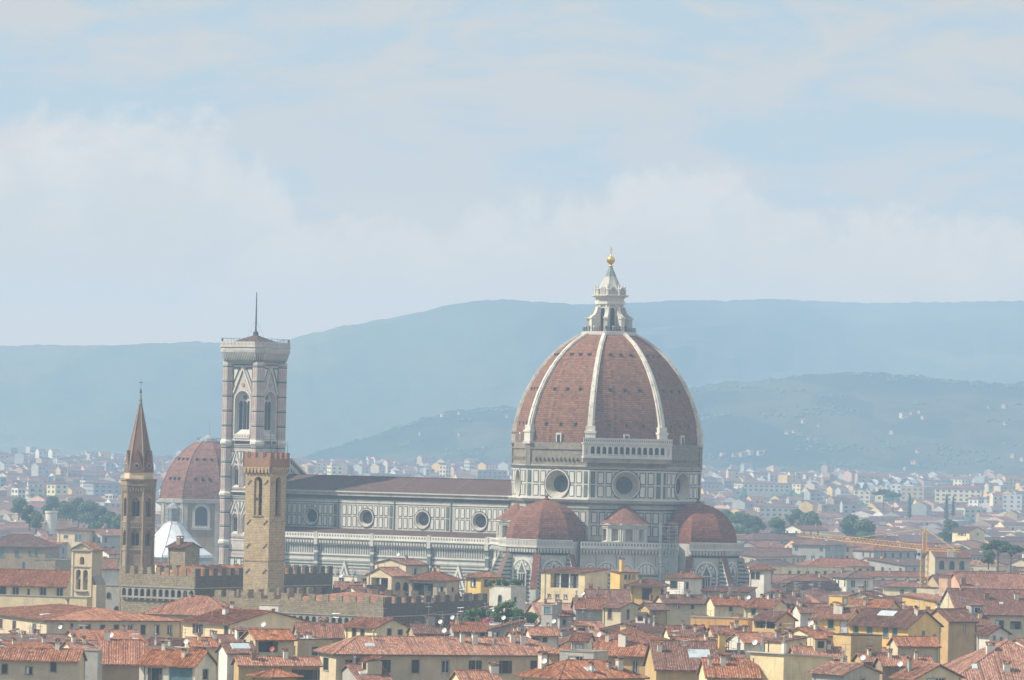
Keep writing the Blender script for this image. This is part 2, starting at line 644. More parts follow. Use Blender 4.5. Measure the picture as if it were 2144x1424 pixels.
for nm, c in (('cream', (0.74, 0.61, 0.37)), ('white', (0.68, 0.64, 0.55)), ('yellow', (0.72, 0.49, 0.17)), ('ochre', (0.50, 0.36, 0.17)),
              ('tan', (0.50, 0.37, 0.21)), ('buff', (0.56, 0.47, 0.32)), ('grey', (0.38, 0.365, 0.33)), ('pink', (0.66, 0.43, 0.29)),
              ('orange', (0.66, 0.40, 0.15)), ('brown', (0.33, 0.25, 0.165))):
    plain(nm + '_plaster', c, 0.9, 0.12, 0.3, 0.42, 0.08, spots=(0.45, 0.57, 0.4, scl(c, 0.62)))
plain('soffit', (0.13, 0.085, 0.055), 0.9, 0.2, 0.6, 0.1)
plain('stone_trim', (0.33, 0.30, 0.25), 0.9, 0.12, 0.6, 0.2)
plain('brown_shutter', (0.085, 0.06, 0.045), 0.7, 0.15, 0.8, 0.1, 0.1)
plain('green_shutter', (0.035, 0.12, 0.085), 0.7, 0.15, 0.8, 0.1, 0.1)
plain('blue_shutter', (0.13, 0.22, 0.25), 0.7, 0.15, 0.8, 0.1, 0.1)
plain('white_paint', (0.72, 0.72, 0.70), 0.6, 0.06, 0.6, 0.1)
plain('dish_white', (0.78, 0.78, 0.76), 0.5, 0.03, 0.6, 0.0)
plain('dish_red', (0.42, 0.11, 0.09), 0.5, 0.05, 0.6, 0.0)
plain('steel', (0.42, 0.43, 0.44), 0.4, 0.08, 0.6, 0.1, metal=0.6)
plain('skylight_glass', (0.42, 0.47, 0.48), 0.15, 0.1, 0.5, 0.1, spec=0.6)
plain('crane_yellow', (0.56, 0.35, 0.10), 0.5, 0.08, 0.6, 0.1)
plain('crane_panel', (0.68, 0.72, 0.75), 0.5, 0.05, 0.6, 0.1)
plain('sign_blue', (0.05, 0.12, 0.30), 0.5, 0.05, 0.6, 0.0)
plain('copper_green', (0.24, 0.36, 0.32), 0.7, 0.15, 0.5, 0.2)
plain('concrete', (0.43, 0.41, 0.38), 0.9, 0.12, 0.2, 0.25, 0.08)
plain('trunk_bark', (0.10, 0.07, 0.05), 0.95, 0.2, 1.0, 0.0)
plain('cloth_dark', (0.05, 0.055, 0.09), 0.9, 0.1, 2.0, 0.0)
plain('cloth_red', (0.35, 0.06, 0.05), 0.9, 0.1, 2.0, 0.0)
plain('cloth_light', (0.55, 0.54, 0.52), 0.9, 0.1, 2.0, 0.0)


def leaves(name, a, c2, c3, jit=0.12):
    m, b, pr = newmat(name)
    t = b.n('ShaderNodeTexCoord')
    n1 = b.noise(t.outputs['Object'], 0.8, 5, 0.65)
    c = b.mix(b.ss(n1, 0.32, 0.55), a, c2)
    n2 = b.noise(t.outputs['Object'], 3.5, 3, 0.6)
    c = b.mix(b.m('MULTIPLY', b.ss(n2, 0.5, 0.7), 0.7), c, c3)
    b.put(pr.inputs['Base Color'], c)
    pr.inputs['Roughness'].default_value = 0.8
    return m


leaves('leaf_dark', (0.030, 0.056, 0.026), (0.055, 0.095, 0.042), (0.085, 0.13, 0.06))
leaves('leaf_mid', (0.045, 0.08, 0.03), (0.08, 0.13, 0.045), (0.12, 0.18, 0.065))
leaves('leaf_bright', (0.05, 0.09, 0.025), (0.085, 0.14, 0.035), (0.14, 0.20, 0.06))
plain('flower_pink', (0.5, 0.10, 0.22), 0.8, 0.2, 2.0, 0.0)


def landmat(name, cols, s1, s2):
    m, b, pr = newmat(name)
    g = b.n('ShaderNodeNewGeometry')
    mp = b.n('ShaderNodeMapping')
    b.put(mp.inputs[0], g.outputs['Position'])
    mp.inputs['Scale'].default_value = (1.0, 0.6, 2.0)
    n1 = b.noise(mp.outputs[0], s1, 7, 0.6, 0.3)
    n2 = b.noise(mp.outputs[0], s2, 5, 0.65)
    vo = b.n('ShaderNodeTexVoronoi')
    b.put(vo.inputs['Vector'], mp.outputs[0])
    vo.inputs['Scale'].default_value = s1 * 2.2
    sp = b.n('ShaderNodeSeparateColor')
    b.put(sp.inputs[0], vo.outputs['Color'])
    c = b.mix(b.ss(n1, 0.38, 0.62), cols[0], cols[1])
    c = b.mix(b.m('MULTIPLY', b.ss(sp.outputs[0], 0.62, 0.7), b.ss(n1, 0.4, 0.55)), c, cols[2])
    c = b.mix(b.m('MULTIPLY', b.ss(n2, 0.45, 0.65), 0.55), c, cols[3])
    b.put(pr.inputs['Base Color'], c)
    pr.inputs['Roughness'].default_value = 1.0
    pr.inputs['Specular IOR Level'].default_value = 0.0
    return m


landmat('hill_land', [(0.020, 0.036, 0.022), (0.036, 0.052, 0.028), (0.075, 0.075, 0.042), (0.016, 0.030, 0.020)], 0.004, 0.02)
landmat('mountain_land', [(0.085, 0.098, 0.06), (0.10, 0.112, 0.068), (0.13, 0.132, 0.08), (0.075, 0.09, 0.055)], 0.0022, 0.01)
landmat('ground_land', [(0.15, 0.13, 0.11), (0.10, 0.105, 0.075), (0.20, 0.17, 0.14), (0.05, 0.07, 0.04)], 0.01, 0.05)
M = MATS
HAZE_TOP, HAZE_DENS, HAZE_COL = 350.0, 1.8e-4, (0.485, 0.725, 1.0, 1.0)


# ------------------------------------------------------------------ ground and hills
def fbm(x, y, z=0.0, o=5):
    return mnoise.fractal(Vector((x, y, z)), 0.9, 2.1, o)


g = MB()
xs = [-2100, -1500, -1200, -800, -500, -300, -150, 0, 150, 300, 500, 800, 1200, 1500, 2100]
ys = [-100, 200, 600, 1000, 1400, 1800] + [1900 + 150 * i for i in range(1, 46)]
rows = [[(x, y, gz(y)) for x in xs] for y in ys]
g.loft(rows, M['ground_land'], closed=False)
gr = g.build('ground')
tag(gr, kind='structure')


def interp(pts, x):
    if x <= pts[0][0]:
        return pts[0][1]
    for (x0, y0), (x1, y1) in zip(pts, pts[1:]):
        if x <= x1:
            t = (x - x0) / (x1 - x0)
            t = t * t * (3 - 2 * t) * 0.5 + t * 0.5
            return y0 + (y1 - y0) * t
    return pts[-1][1]


HILLS = {}


def hill(name, prof, Df, Dr, material, seed, amp, tree=2.0, n=30, step=7, xr=(-260, 2420), back=lambda px: 1.0):
    """terrain whose crest follows prof (photo pixels) at distance Dr, its foot on the plain at Df"""
    def zcrest(px):
        return PT(px, interp(prof, px), Dr * back(px)).z

    def height(a, t, px):
        zc = zcrest(px)
        z0 = gz(Df + (Dr - Df) * t)
        e = sm(t) * 0.55 + 0.45 * t
        x, y = a * Dr, Df + (Dr - Df) * t
        nz = fbm(x * 0.0016 + seed, y * 0.0016, seed) * amp * math.sin(PI * min(1, t)) ** 0.8
        nz += fbm(x * 0.006 + seed, y * 0.006, seed + 5) * amp * 0.22 * math.sin(PI * min(1, t))
        return z0 - 2 + max(0.0, (zc - z0)) * e + nz
    m = MB()
    rows = []
    pxs = list(range(xr[0], xr[1], step))
    for i in range(n + 1):
        t = i / n
        D = Df + (Dr - Df) * t
        row = []
        for px in pxs:
            a = (px - CX) / F
            z = height(a, t, px)
            if i == n:
                z = zcrest(px) + fbm(px * 0.05, seed, 1, 4) * tree + fbm(px * 0.31, seed, 2, 2) * tree * 0.6
            k = 1.0 + (back(px) - 1.0) * t
            row.append((a * D * k, D * k, z))
        rows.append(row)
    D = Dr + (Dr - Df) * 0.35
    rows.append([((px - CX) / F * D * back(px), D * back(px), gz(D) - 4) for px in pxs])
    m.loft(rows, material, closed=False)
    o = m.build(name, smooth=True)
    tag(o, kind='structure')
    HILLS[name] = (prof, Df, Dr, height)
    return o


hill('mountain', [(-300, 728), (0, 724), (110, 722), (200, 729), (300, 719), (400, 716), (520, 720), (590, 712), (650, 697), (720, 682), (800, 668),
                  (870, 655), (940, 637), (1000, 629), (1050, 627), (1120, 631), (1200, 637), (1320, 634), (1420, 628), (1500, 630), (1600, 626), (1800, 634), (2144, 630), (2450, 640)],
     5700, 6700, M['mountain_land'], 3.1, 40, 2.0, back=lambda px: 1.0 + 0.20 * sm((px - 1100) / 700.0))
hill('hill', [(-300, 1010), (560, 990), (640, 958), (700, 940), (760, 920), (830, 893), (900, 872), (960, 858), (1040, 852), (1120, 852), (1250, 845), (1350, 828),
              (1440, 812), (1520, 800), (1600, 795), (1700, 783), (1800, 780), (1880, 783), (1960, 792), (2030, 797), (2090, 804), (2144, 800), (2450, 780)],
     4700, 5500, M['hill_land'], 11.7, 26, 2.6)


# ------------------------------------------------------------------ marble inlay on walls
def inlay(mb, fr, u0, u1, v0, v1, m, d, clip=None):
    """flat marble slab on a wall; clip = (cu, cv, r) leaves a round window free"""
    if clip:
        cu, cv, r = clip
        nx, ny = max(u0, min(cu, u1)), max(v0, min(cv, v1))
        if math.hypot(nx - cu, ny - cv) < r:
            fx = max(abs(u0 - cu), abs(u1 - cu))
            fy = max(abs(v0 - cv), abs(v1 - cv))
            if math.hypot(fx, fy) <= r:
                return
            w_, h_ = u1 - u0, v1 - v0
            if max(w_, h_) < 0.22:
                if math.hypot((u0 + u1) / 2 - cu, (v0 + v1) / 2 - cv) > r:
                    fquad(mb, fr, u0, u1, v0, v1, m, d)
                return
            if w_ > h_:
                k = (u0 + u1) / 2
                inlay(mb, fr, u0, k, v0, v1, m, d, clip)
                inlay(mb, fr, k, u1, v0, v1, m, d, clip)
            else:
                k = (v0 + v1) / 2
                inlay(mb, fr, u0, u1, v0, k, m, d, clip)
                inlay(mb, fr, u0, u1, k, v1, m, d, clip)
            return
    fquad(mb, fr, u0, u1, v0, v1, m, d)


def panel(mb, fr, u0, u1, v0, v1, clip=None, t=0.23, gap=0.30, fill='clean_marble', frame='green_marble'):
    """dark framed field, white inside"""
    a, b, c, e = u0 + gap, u1 - gap, v0 + gap, v1 - gap
    if b - a < 0.2:
        return
    inlay(mb, fr, a, b, c, e, M[frame], 0.05, clip)
    if fill and b - a > 2.4 * t:
        inlay(mb, fr, a + t, b - t, c + t, e - t, M[fill], 0.09, clip)


def oculus(mb, fr, cu, cv, r, rin, depth, parent, name='round_window', n=40):
    """splayed round window; the wall round it is made with hole_wall"""
    hole = circle(cu, cv, r, n)
    reveal(mb, fr, hole, 0.30, -depth, M['funnel_stone'], rin / r)
    ring(mb, fr, hole, circle(cu, cv, r + 0.35, n), 0.30, M['pale_marble'])
    o1 = circle(cu, cv, r + 0.35, n)
    o2 = circle(cu, cv, r + 0.62, n)
    ring(mb, fr, o1, o2, 0.18, M['green_marble'])
    for i in range(n):
        j = (i + 1) % n
        mb.face([fr.p(*o1[j], 0.18), fr.p(*o1[i], 0.18), fr.p(*o1[i], 0.30), fr.p(*o1[j], 0.30)], M['clean_marble'])
    g_ = MB()
    fpoly(g_, fr, circle(cu, cv, rin * 1.02, n), M['window_dark'], -depth + 0.05)
    for k in range(4):
        a = PI * k / 4
        q = circle(cu, cv, rin, n)
        p0 = fr.p(cu + rin * math.cos(a), cv + rin * math.sin(a), -depth + 0.1)
        p1 = fr.p(cu - rin * math.cos(a), cv - rin * math.sin(a), -depth + 0.1)
        g_.tube(p0, p1, 0.05, M['iron'], 4)
    g_.build(name, parent)


def corbels(mb, fr, u0, u1, v0, v1, step, d, m, dark):
    """little machicolation arches under a gallery"""
    n = max(1, int(round((u1 - u0) / step)))
    s = (u1 - u0) / n
    fquad(mb, fr, u0, u1, v0, v1, dark, 0.04)  # dark sheet behind the corbels: their shadows put into the colour
    for i in range(n + 1):
        u = u0 + s * i
        k = s * 0.24
        q = [(u - k, v0), (u + k, v0), (u + s * 0.42, v1 - s * 0.35), (u + s * 0.5, v1), (u - s * 0.5, v1), (u - s * 0.42, v1 - s * 0.35)]
        q = [(max(u0, min(u1, a)), b) for a, b in q]
        fextr(mb, fr, q, 0.02, d, m)


def balustrade(mb, fr, u0, u1, v0, v1, d, m, dark, step=1.0, th=0.35):
    """pierced parapet: rails and a row of small openings"""
    fbox(mb, fr, u0, u1, v0, v1, d - th, d, m)
    n = max(1, int((u1 - u0) / step))
    s = (u1 - u0) / n
    hh = (v1 - v0)
    for i in range(n):
        c = u0 + s * (i + 0.5)
        fquad(mb, fr, c - s * 0.2, c + s * 0.2, v0 + hh * 0.28, v1 - hh * 0.28, dark, d + 0.03)


def bands(mb, fr, u0, u1, spec, d=0.05):
    """horizontal courses: list of (v0, v1, material name, proud)"""
    for v0, v1, m, e in spec:
        if e > 0.08:
            fbox(mb, fr, u0, u1, v0, v1, -0.05, e, M[m])
        else:
            fquad(mb, fr, u0, u1, v0, v1, M[m], d + e)


# ------------------------------------------------------------------ cathedral
YAW = R_(-33.5)
c0 = PT(1270, 945, 1300)
cath = empty('cathedral', (c0.x, 1300, 0), YAW)
tag(cath, 'huge marble cathedral with a red tiled octagonal dome, white ribs and a lantern', 'cathedral')
S22 = math.tan(R_(22.5))


def octa(k):
    """normal of octagon face k (0 = east, counter-clockwise)"""
    a = R_(45 * k)
    return (math.cos(a), math.sin(a))


def oface(k, ap, c=(0, 0), z=0.0):
    n = octa(k)
    return Frame((c[0] + n[0] * ap, c[1] + n[1] * ap, z), n)


def octring(ap, z, c=(0, 0)):
    R = ap / math.cos(R_(22.5))
    return [(c[0] + R * math.cos(R_(22.5 + 45 * k)), c[1] + R * math.sin(R_(22.5 + 45 * k)), z) for k in range(8)]


def oct2(ap, c=(0, 0)):
    return [p[:2] for p in octring(ap, 0, c)]


# --- drum
AP = 25.4
drum = MB()
hw = AP * S22
drum.loft([octring(AP, 0), octring(AP, 45.0)], M['stained_marble'])
drum_o = None
PEND = []
for k in range(8):
    fr = oface(k, AP)
    cl = (0, 49.2, 4.2)
    hole_wall(drum, fr, -hw, hw, 44.9, 53.9, circle(0, 49.2, 3.75, 40), M['white_marble'])
    PEND.append(fr)
    # corner pilasters and panels
    for sg in (-1, 1):
        e = hw * sg
        a, b = sorted((e, e - sg * 2.1))
        panel(drum, fr, a + (0.35 if sg < 0 else 0.25), b - (0.25 if sg < 0 else 0.35), 45.5, 49.2, None, 0.2, 0.15, 'slate_marble')
        panel(drum, fr, a + (0.35 if sg < 0 else 0.25), b - (0.25 if sg < 0 else 0.35), 49.3, 53.0, None, 0.2, 0.15, 'slate_marble')
    us = np.linspace(-hw + 2.1, hw - 2.1, 8)
    for a, b in zip(us, us[1:]):
        panel(drum, fr, a, b, 45.4, 49.25, cl)
        panel(drum, fr, a, b, 49.15, 53.1, cl)
    bands(drum, fr, -hw, hw, [(53.3, 53.6, 'green_marble', 0.0), (44.9, 45.25, 'clean_marble', 0.0)])
    # rough unfinished zone above
    fr2 = oface(k, AP - 0.15)
    fquad(drum, fr2, -hw, hw, 53.9, 60.9, M['rough_stone'], 0)
    if k != 7:
        n = 12
        for i in range(n):
            u = -hw + 2.2 + (2 * hw - 4.4) * (i + 0.5) / n
            fbox(drum, fr2, u - 0.32, u + 0.32, 56.0, 56.6, 0, 0.55, M['rough_stone'])
        fbox(drum, fr2, -hw, hw, 58.9, 59.25, 0, 0.3, M['rough_stone'])
        fbox(drum, fr2, -hw, hw, 54.0, 54.5, 0, 0.25, M['stained_marble'])
        fbox(drum, fr2, -hw + 1.5, hw - 5, 54.5, 55.0, 0, 0.18, M['rough_stone'])
    for sg in (-1, 1):
        a, b = sorted((hw * sg, (hw - 1.3) * sg))
        fbox(drum, fr2, a, b, 53.9, 60.9, 0, 0.35, M['rough_stone'])
    # lower octagon between the tribunes
    cols = np.linspace(-hw + 0.6, hw - 0.6, 10)
    for a, b in zip(cols, cols[1:]):
        for v0, v1 in ((34.6, 38.0), (38.2, 41.8)):
            panel(drum, fr, a, b, v0, v1, None, 0.25, 0.2, 'white_marble')
    bands(drum, fr, -hw, hw, [(33.2, 33.6, 'green_marble', 0), (42.1, 42.5, 'green_marble', 0)])
drum_o = drum.build('drum', cath)
for fr in PEND:
    occ = MB()
    oculus(occ, fr, 0, 49.2, 3.75, 2.4, 2.0, drum_o)
    occ.build('window_surround', drum_o)
cn = MB()
for z0, z1, a0, a1, m in ((43.6, 44.1, 0.35, 0.6, 'slate_marble'), (44.1, 44.9, 0.7, 1.15, 'stained_marble'), (44.9, 45.3, 1.15, 1.15, 'clean_marble'), (53.9, 54.2, 0.3, 0.55, 'stained_marble')):
    cn.loft([octring(AP - 0.4, z0), octring(AP + a0, z0), octring(AP + a1, z1), octring(AP - 0.4, z1)], M[m])
cn.build('cornice', drum_o)

# --- loggia on the south-east side
ga = MB()
fr = oface(7, AP)
GW = hw + 2.2
fbox(ga, fr, -GW, GW, 55.4, 56.6, -0.4, 1.0, M['stained_marble'])
fbox(ga, fr, -GW, GW, 56.6, 57.1, -0.4, 1.9, M['clean_marble'])
fbox(ga, fr, -GW + 0.2, GW - 0.2, 57.1, 60.6, -0.4, 0.35, M['pane_and_shade'])  # near-black backing paints the shade inside the open arches
n = 13
s = (2 * GW - 0.4) / (n + 2)
for i in range(n + 2):
    u0 = -GW + 0.2 + s * i
    solid = i in (0, n + 1)
    ar = arch(u0 + s / 2, s * (0.44 if solid else 0.66), 57.45, 59.35, 1.0, 8)
    hole_wall(ga, fr, u0, u0 + s, 57.1, 60.6, ar, M['clean_marble'], 1.5)
    reveal(ga, fr, ar, 1.5, 1.0, M['white_marble'], 1.0)
    fbox(ga, fr, u0 + s * 0.22, u0 + s * 0.78, 57.5, 57.85, 1.1, 1.3, M['clean_marble'])
    if solid:
        fbox(ga, fr, u0 - 0.1 * (i > 0), u0 + s + 0.1 * (i == 0), 57.1, 60.6, 0.3, 1.45, M['pale_marble'])
for e in (-1, 1):
    q = fr.p(e * (GW - 0.2), 0, 0.5)
    fbox(ga, fr, e * (GW - 0.2) - 0.15, e * (GW - 0.2) + 0.15, 57.1, 60.6, 0.3, 1.49, M['clean_marble'])
fbox(ga, fr, -GW - 0.15, GW + 0.15, 60.6, 60.95, -0.4, 1.85, M['clean_marble'])
balustrade(ga, fr, -GW, GW, 60.95, 62.1, 1.7, M['clean_marble'], M['slate_marble'], 0.55, 0.25)
fbox(ga, fr, -GW - 0.05, GW + 0.05, 62.1, 62.3, 1.4, 1.75, M['clean_marble'])
o = ga.build('gallery', cath)
tag(o, 'white arcaded gallery on one side of the drum only')

# --- dome
PR = [(61.0, 27.0), (64.0, 26.75), (67.4, 26.15), (70.7, 25.2), (74.6, 23.7), (78.4, 21.75), (81.5, 19.75), (84.5, 17.35), (87.0, 14.9), (89.0, 12.5), (90.6, 10.0), (92.0, 7.4)]
CO = math.cos(R_(22.5))
dome = MB()
dome.loft([octring(r * CO, z) for z, r in PR], M['dome_tile'])
dome.loft([octring(7.0, 92.0), octring(0.3, 92.2)], M['stained_marble'])
dome_o = dome.build('dome', cath)


def prof_at(z):
    for (z0, r0), (z1, r1) in zip(PR, PR[1:]):
        if z <= z1:
            t = (z - z0) / (z1 - z0)
            return r0 + (r1 - r0) * t, math.atan2(r0 - r1, z1 - z0)
    return PR[-1][1], 1.0


# openings in the tile, three rows of three on each side
for k in range(8):
    nx, ny = octa(k)
    tx, ty = -ny, nx
    for z in (65.9, 75.7, 85.6):
        r, sl_ = prof_at(z)
        ap = r * CO
        wv = r * CO * S22
        for j in (-1, 0, 1):
            u = j * wv * 0.48
            cx_, cy_ = nx * ap + tx * u, ny * ap + ty * u
            fr = Frame((cx_, cy_, z), (nx, ny))
            dw = MB()
            fbox(dw, fr, -0.36, 0.36, -0.5, 0.45, -1.2, 0.20, M['window_dark'])
            fbox(dw, fr, -0.5, 0.5, 0.45, 0.62, -1.2, 0.36, M['dome_tile'])
            dw.build('vent', dome_o)
    fr = Frame((nx * 24.95, ny * 24.95, 60.9), (nx, ny))
    dw = MB()
    fbox(dw, fr, -0.85, 0.85, 0.0, 2.6, -1.0, 0.45, M['clean_marble'])
    fbox(dw, fr, -0.5, 0.5, 0.0, 2.1, -1.0, 0.5, M['window_dark'])
    dw.build('door', dome_o)

# ribs
for k in range(8):
    a = R_(22.5 + 45 * k)
    er, et = (math.cos(a), math.sin(a)), (-math.sin(a), math.cos(a))
    rb = MB()
    rows = []
    for i, (z, r) in enumerate(PR):
        if i == 0:
            continue
        t = (z - 61) / 31.0
        hwid = 1.02 - 0.42 * t
        pr_ = 0.75 - 0.25 * t
        _, ang = prof_at(z)
        nr, nz = math.cos(ang), math.sin(ang)

        def q(u, d):
            rr = r + d * nr
            return (er[0] * rr + et[0] * u, er[1] * rr + et[1] * u, z + d * nz)
        rows.append([q(-hwid, -0.8), q(-hwid, pr_ * 0.55), q(-hwid * 0.55, pr_ * 0.55), q(-hwid * 0.5, pr_), q(hwid * 0.5, pr_), q(hwid * 0.55, pr_ * 0.55), q(hwid, pr_ * 0.55), q(hwid, -0.8)])
    rb.loft([list(reversed(x)) for x in rows][::-1], M['rib_marble'])
    fr = Frame((er[0] * 26.2, er[1] * 26.2, 0), er)
    fbox(rb, fr, -1.45, 1.45, 60.6, 63.6, -1.5, 1.3, M['clean_marble'])
    fbox(rb, fr, -1.65, 1.65, 63.6, 64.2, -1.5, 1.5, M['clean_marble'])
    fbox(rb, fr, -1.3, 1.3, 64.2, 65.6, -1.5, 1.15, M['clean_marble'])
    fbox(rb, fr, -1.75, 1.75, 60.3, 61.1, -1.5, 1.6, M['white_marble'])
    rb.build('rib', dome_o)
rg = MB()
rg.loft([octring(6.4, 91.6), octring(7.35, 91.5), octring(7.45, 92.6), octring(6.4, 92.7)], M['clean_marble'])
rg.loft([octring(6.0, 92.7), octring(0.2, 92.75)], M['stained_marble'])
rg.build('crown_ring', dome_o)

# --- lantern
la = MB()
la.loft([octring(3.45, 92.6), octring(3.45, 100.6)], M['white_marble'])
la.loft([octring(3.3, 100.2), octring(4.0, 100.5), octring(4.0, 101.4), octring(3.7, 101.6), octring(3.9, 102.4), octring(5.0, 102.8), octring(5.05, 103.15), octring(3.6, 103.3)], M['clean_marble'])
la.loft([octring(3.75, 103.2), octring(3.75, 104.7), octring(2.8, 104.9)], M['white_marble'])
for k in range(8):
    fr = oface(k, 3.45)
    for sg in (-1, 1):
        fbox(la, fr, sg * 1.05 - 0.28, sg * 1.05 + 0.28, 92.6, 100.5, -0.2, 0.3, M['clean_marble'])
    fextr(la, fr, arch(0, 1.75, 98.3, 98.9, 1, 8), 0, 0.12, M['clean_marble'])
    fr2 = oface(k, 3.8)
    fextr(la, fr2, arch(0, 1.7, 103.3, 104.6, 1, 8), -0.4, 0.2, M['white_marble'])
    fextr(la, fr2, arch(0, 1.1, 103.4, 104.5, 1, 8), 0.1, 0.26, M['stained_marble'])
lan = la.build('lantern', cath)
for k in range(8):
    fr = oface(k, 3.45)
    g_ = MB()
    fextr(g_, fr, arch(0, 1.15, 92.8, 98.9, 1, 8), 0, 0.18, M['window_dark'])
    g_.build('window', lan)
for k in range(8):
    a = R_(22.5 + 45 * k)
    er, et = Vector((math.cos(a), math.sin(a), 0)), Vector((-math.sin(a), math.cos(a), 0))
    bt = MB()
    prof = [(3.3, 92.6), (6.6, 92.6), (6.6, 96.6), (6.3, 97.1), (5.7, 97.3), (5.1, 98.0), (4.7, 98.9), (4.6, 99.6), (3.3, 99.8)]
    for sg in (-0.55, 0.55):
        p = [er * r + et * sg + Vector((0, 0, z)) for r, z in prof]
        bt.face(p if sg < 0 else p[::-1], M['white_marble'])
    for i in range(len(prof)):
        j = (i + 1) % len(prof)
        p0, p1 = prof[i], prof[j]
        bt.face([er * p0[0] + et * 0.55 + Vector((0, 0, p0[1])), er * p0[0] - et * 0.55 + Vector((0, 0, p0[1])),
                 er * p1[0] - et * 0.55 + Vector((0, 0, p1[1])), er * p1[0] + et * 0.55 + Vector((0, 0, p1[1]))], M['clean_marble'])
    fr = Frame((er.x * 6.0, er.y * 6.0, 0), er)
    fbox(bt, fr, -0.75, 0.75, 96.3, 96.7, -0.8, 0.85, M['clean_marble'])
    # candelabra standing on the cornice
    for dd, hh in ((0.0, 106.1), (0.0, 0)):
        if hh:
            bt.lathe([(0.34, 103.2), (0.34, 104.6), (0.5, 104.8), (0.2, 105.0), (0.3, 105.5), (0.12, 105.8), (0.2, 106.0), (0.02, 106.3)], 8, M['clean_marble'], (er.x * 4.3, er.y * 4.3))
    bt.build('buttress', lan)
sp = MB()
N = 24
rows = []
for i in range(10):
    t = i / 9
    z = 104.7 + (111.4 - 104.7) * t
    r = 2.85 * (1 - t) ** 1.08 + 0.42
    rows.append([((r * (1 + 0.07 * (1 if j % 3 == 0 else -0.4))) * math.cos(2 * PI * j / N + R_(22.5)), (r * (1 + 0.07 * (1 if j % 3 == 0 else -0.4))) * math.sin(2 * PI * j / N + R_(22.5)), z) for j in range(N)])
sp.loft(rows[:6], M['white_marble'])
sp.loft(rows[5:], M['patina'], cap1=True)
sp.build('spire', lan)
bl = MB()
bl.lathe([(0.5, 111.2), (0.62, 111.5), (0.45, 111.8), (0.5, 112.05)], 16, M['gilded'])
bl.lathe([(0.02, 111.9)] + [(1.2 * math.sin(PI * i / 14), 113.2 - 1.2 * math.cos(PI * i / 14)) for i in range(1, 14)] + [(0.02, 114.45)], 28, M['gilded'])
bl.lathe([(0.3, 114.3), (0.16, 114.7), (0.1, 115.0)], 10, M['gilded'])
bl.build('gilt_ball', lan, smooth=True)
cx = MB()
ex, ey = math.cos(YAW), -math.sin(YAW)
cx.box(-0.1, 0.1, -0.1, 0.1, 114.8, 117.0, M['gilded'])
fr = Frame((0, 0, 0), (-0.25, -1))
fbox(cx, fr, -0.62, 0.62, 116.0, 116.22, -0.09, 0.09, M['gilded'])
cx.build('cross', lan)
rl = MB()
for k in range(8):
    fr = oface(k, 7.1)
    hw7 = 7.1 * S22
    for z in (93.3, 93.8):
        fbox(rl, fr, -hw7, hw7, z - 0.04, z + 0.04, -0.05, 0.05, M['iron'])
    for i in range(7):
        u = -hw7 + 2 * hw7 * i / 7
        fbox(rl, fr, u - 0.04, u + 0.04, 92.6, 93.85, -0.04, 0.04, M['iron'])
rl.build('railing', lan)

# --- nave: clerestory, aisle and roofs
NX0, NX1 = -112.0, -23.5
nv = MB()
fs = Frame((0, -10.8, 0), (0, -1))            # u = local x
OC = [-35.7, -55.7, -75.7, -95.7]
edges = [NX0, -85.7, -65.7, -45.7, NX1]
fquad(nv, fs, NX0, NX1, 28, 34.2, M['white_marble'])
fquad(nv, fs, NX0, NX1, 41.9, 45.4, M['stained_marble'])
for cu, a, b in zip(OC[::-1], edges, edges[1:]):
    hole_wall(nv, fs, a, b, 34.2, 41.9, circle(cu, 37.6, 2.35, 36), M['white_marble'])
    cl = (cu, 37.6, 2.8)
    left, right = cu - 9.8, cu + 9.6
    left, right = max(left, a), min(right, b)
    n = 9
    us = np.linspace(cu - 8.9, cu + 8.0, n + 1)
    for p_, q_ in zip(us, us[1:]):
        if p_ < a or q_ > b:
            continue
        panel(nv, fs, p_, q_, 34.5, 38.15, cl, 0.2, 0.24)
        panel(nv, fs, p_, q_, 38.05, 41.5, cl, 0.2, 0.24)
    if b - (cu + 8.1) > 1.5:
        panel(nv, fs, cu + 8.15, cu + 9.4, 34.5, 38.0, None, 0.2, 0.1, 'slate_marble')
        panel(nv, fs, cu + 8.15, cu + 9.4, 38.1, 41.5, None, 0.2, 0.1, 'slate_marble')
    fbox(nv, fs, cu + 9.75, cu + 10.05, 33.0, 45.4, 0, 0.25, M['slate_marble'])
bands(nv, fs, NX0, NX1, [(41.65, 41.9, 'green_marble', 0), (42.8, 43.4, 'slate_marble', 0.15), (43.4, 43.9, 'green_marble', 0.5), (43.9, 44.9, 'stained_marble', 0.8), (44.9, 45.3, 'white_marble', 1.2), (33.75, 34.15, 'slate_marble', 0), (41.9, 42.2, 'clean_marble', 0.0)])
# north wall and ends so that the body is closed
fn = Frame((0, 10.8, 0), (0, 1))
fquad(nv, fn, -NX1, -NX0, 28, 45.4, M['white_marble'])
nave = nv.build('nave', cath)
for cu in OC:
    oc = MB()
    oculus(oc, fs, cu, 37.6, 2.35, 1.75, 0.7, nave)
    oc.build('window_surround', nave)
rf = MB()
rf.face([(NX0, -12.0, 45.35), (NX1, -12.0, 45.35), (NX1, 0, 49.6), (NX0, 0, 49.6)], M['nave_tile'])
rf.face([(NX0, 12.0, 45.35), (NX0, 0, 49.6), (NX1, 0, 49.6), (NX1, 12.0, 45.35)], M['nave_tile'])
rf.face([(NX0, -12.0, 45.3), (NX0, 12.0, 45.3), (NX1, 12.0, 45.3), (NX1, -12.0, 45.3)], M['soffit'])
for cu in (-45.7, -65.7, -85.7):
    q = 0.12
    rf.face([(cu - q, -12.0, 45.42), (cu + q, -12.0, 45.42), (cu + q, 0, 49.68), (cu - q, 0, 49.68)], M['slate_marble'])
rf.box(NX0, NX1, -0.25, 0.25, 49.5, 49.75, M['nave_tile'])
rf.build('nave_roof', nave)
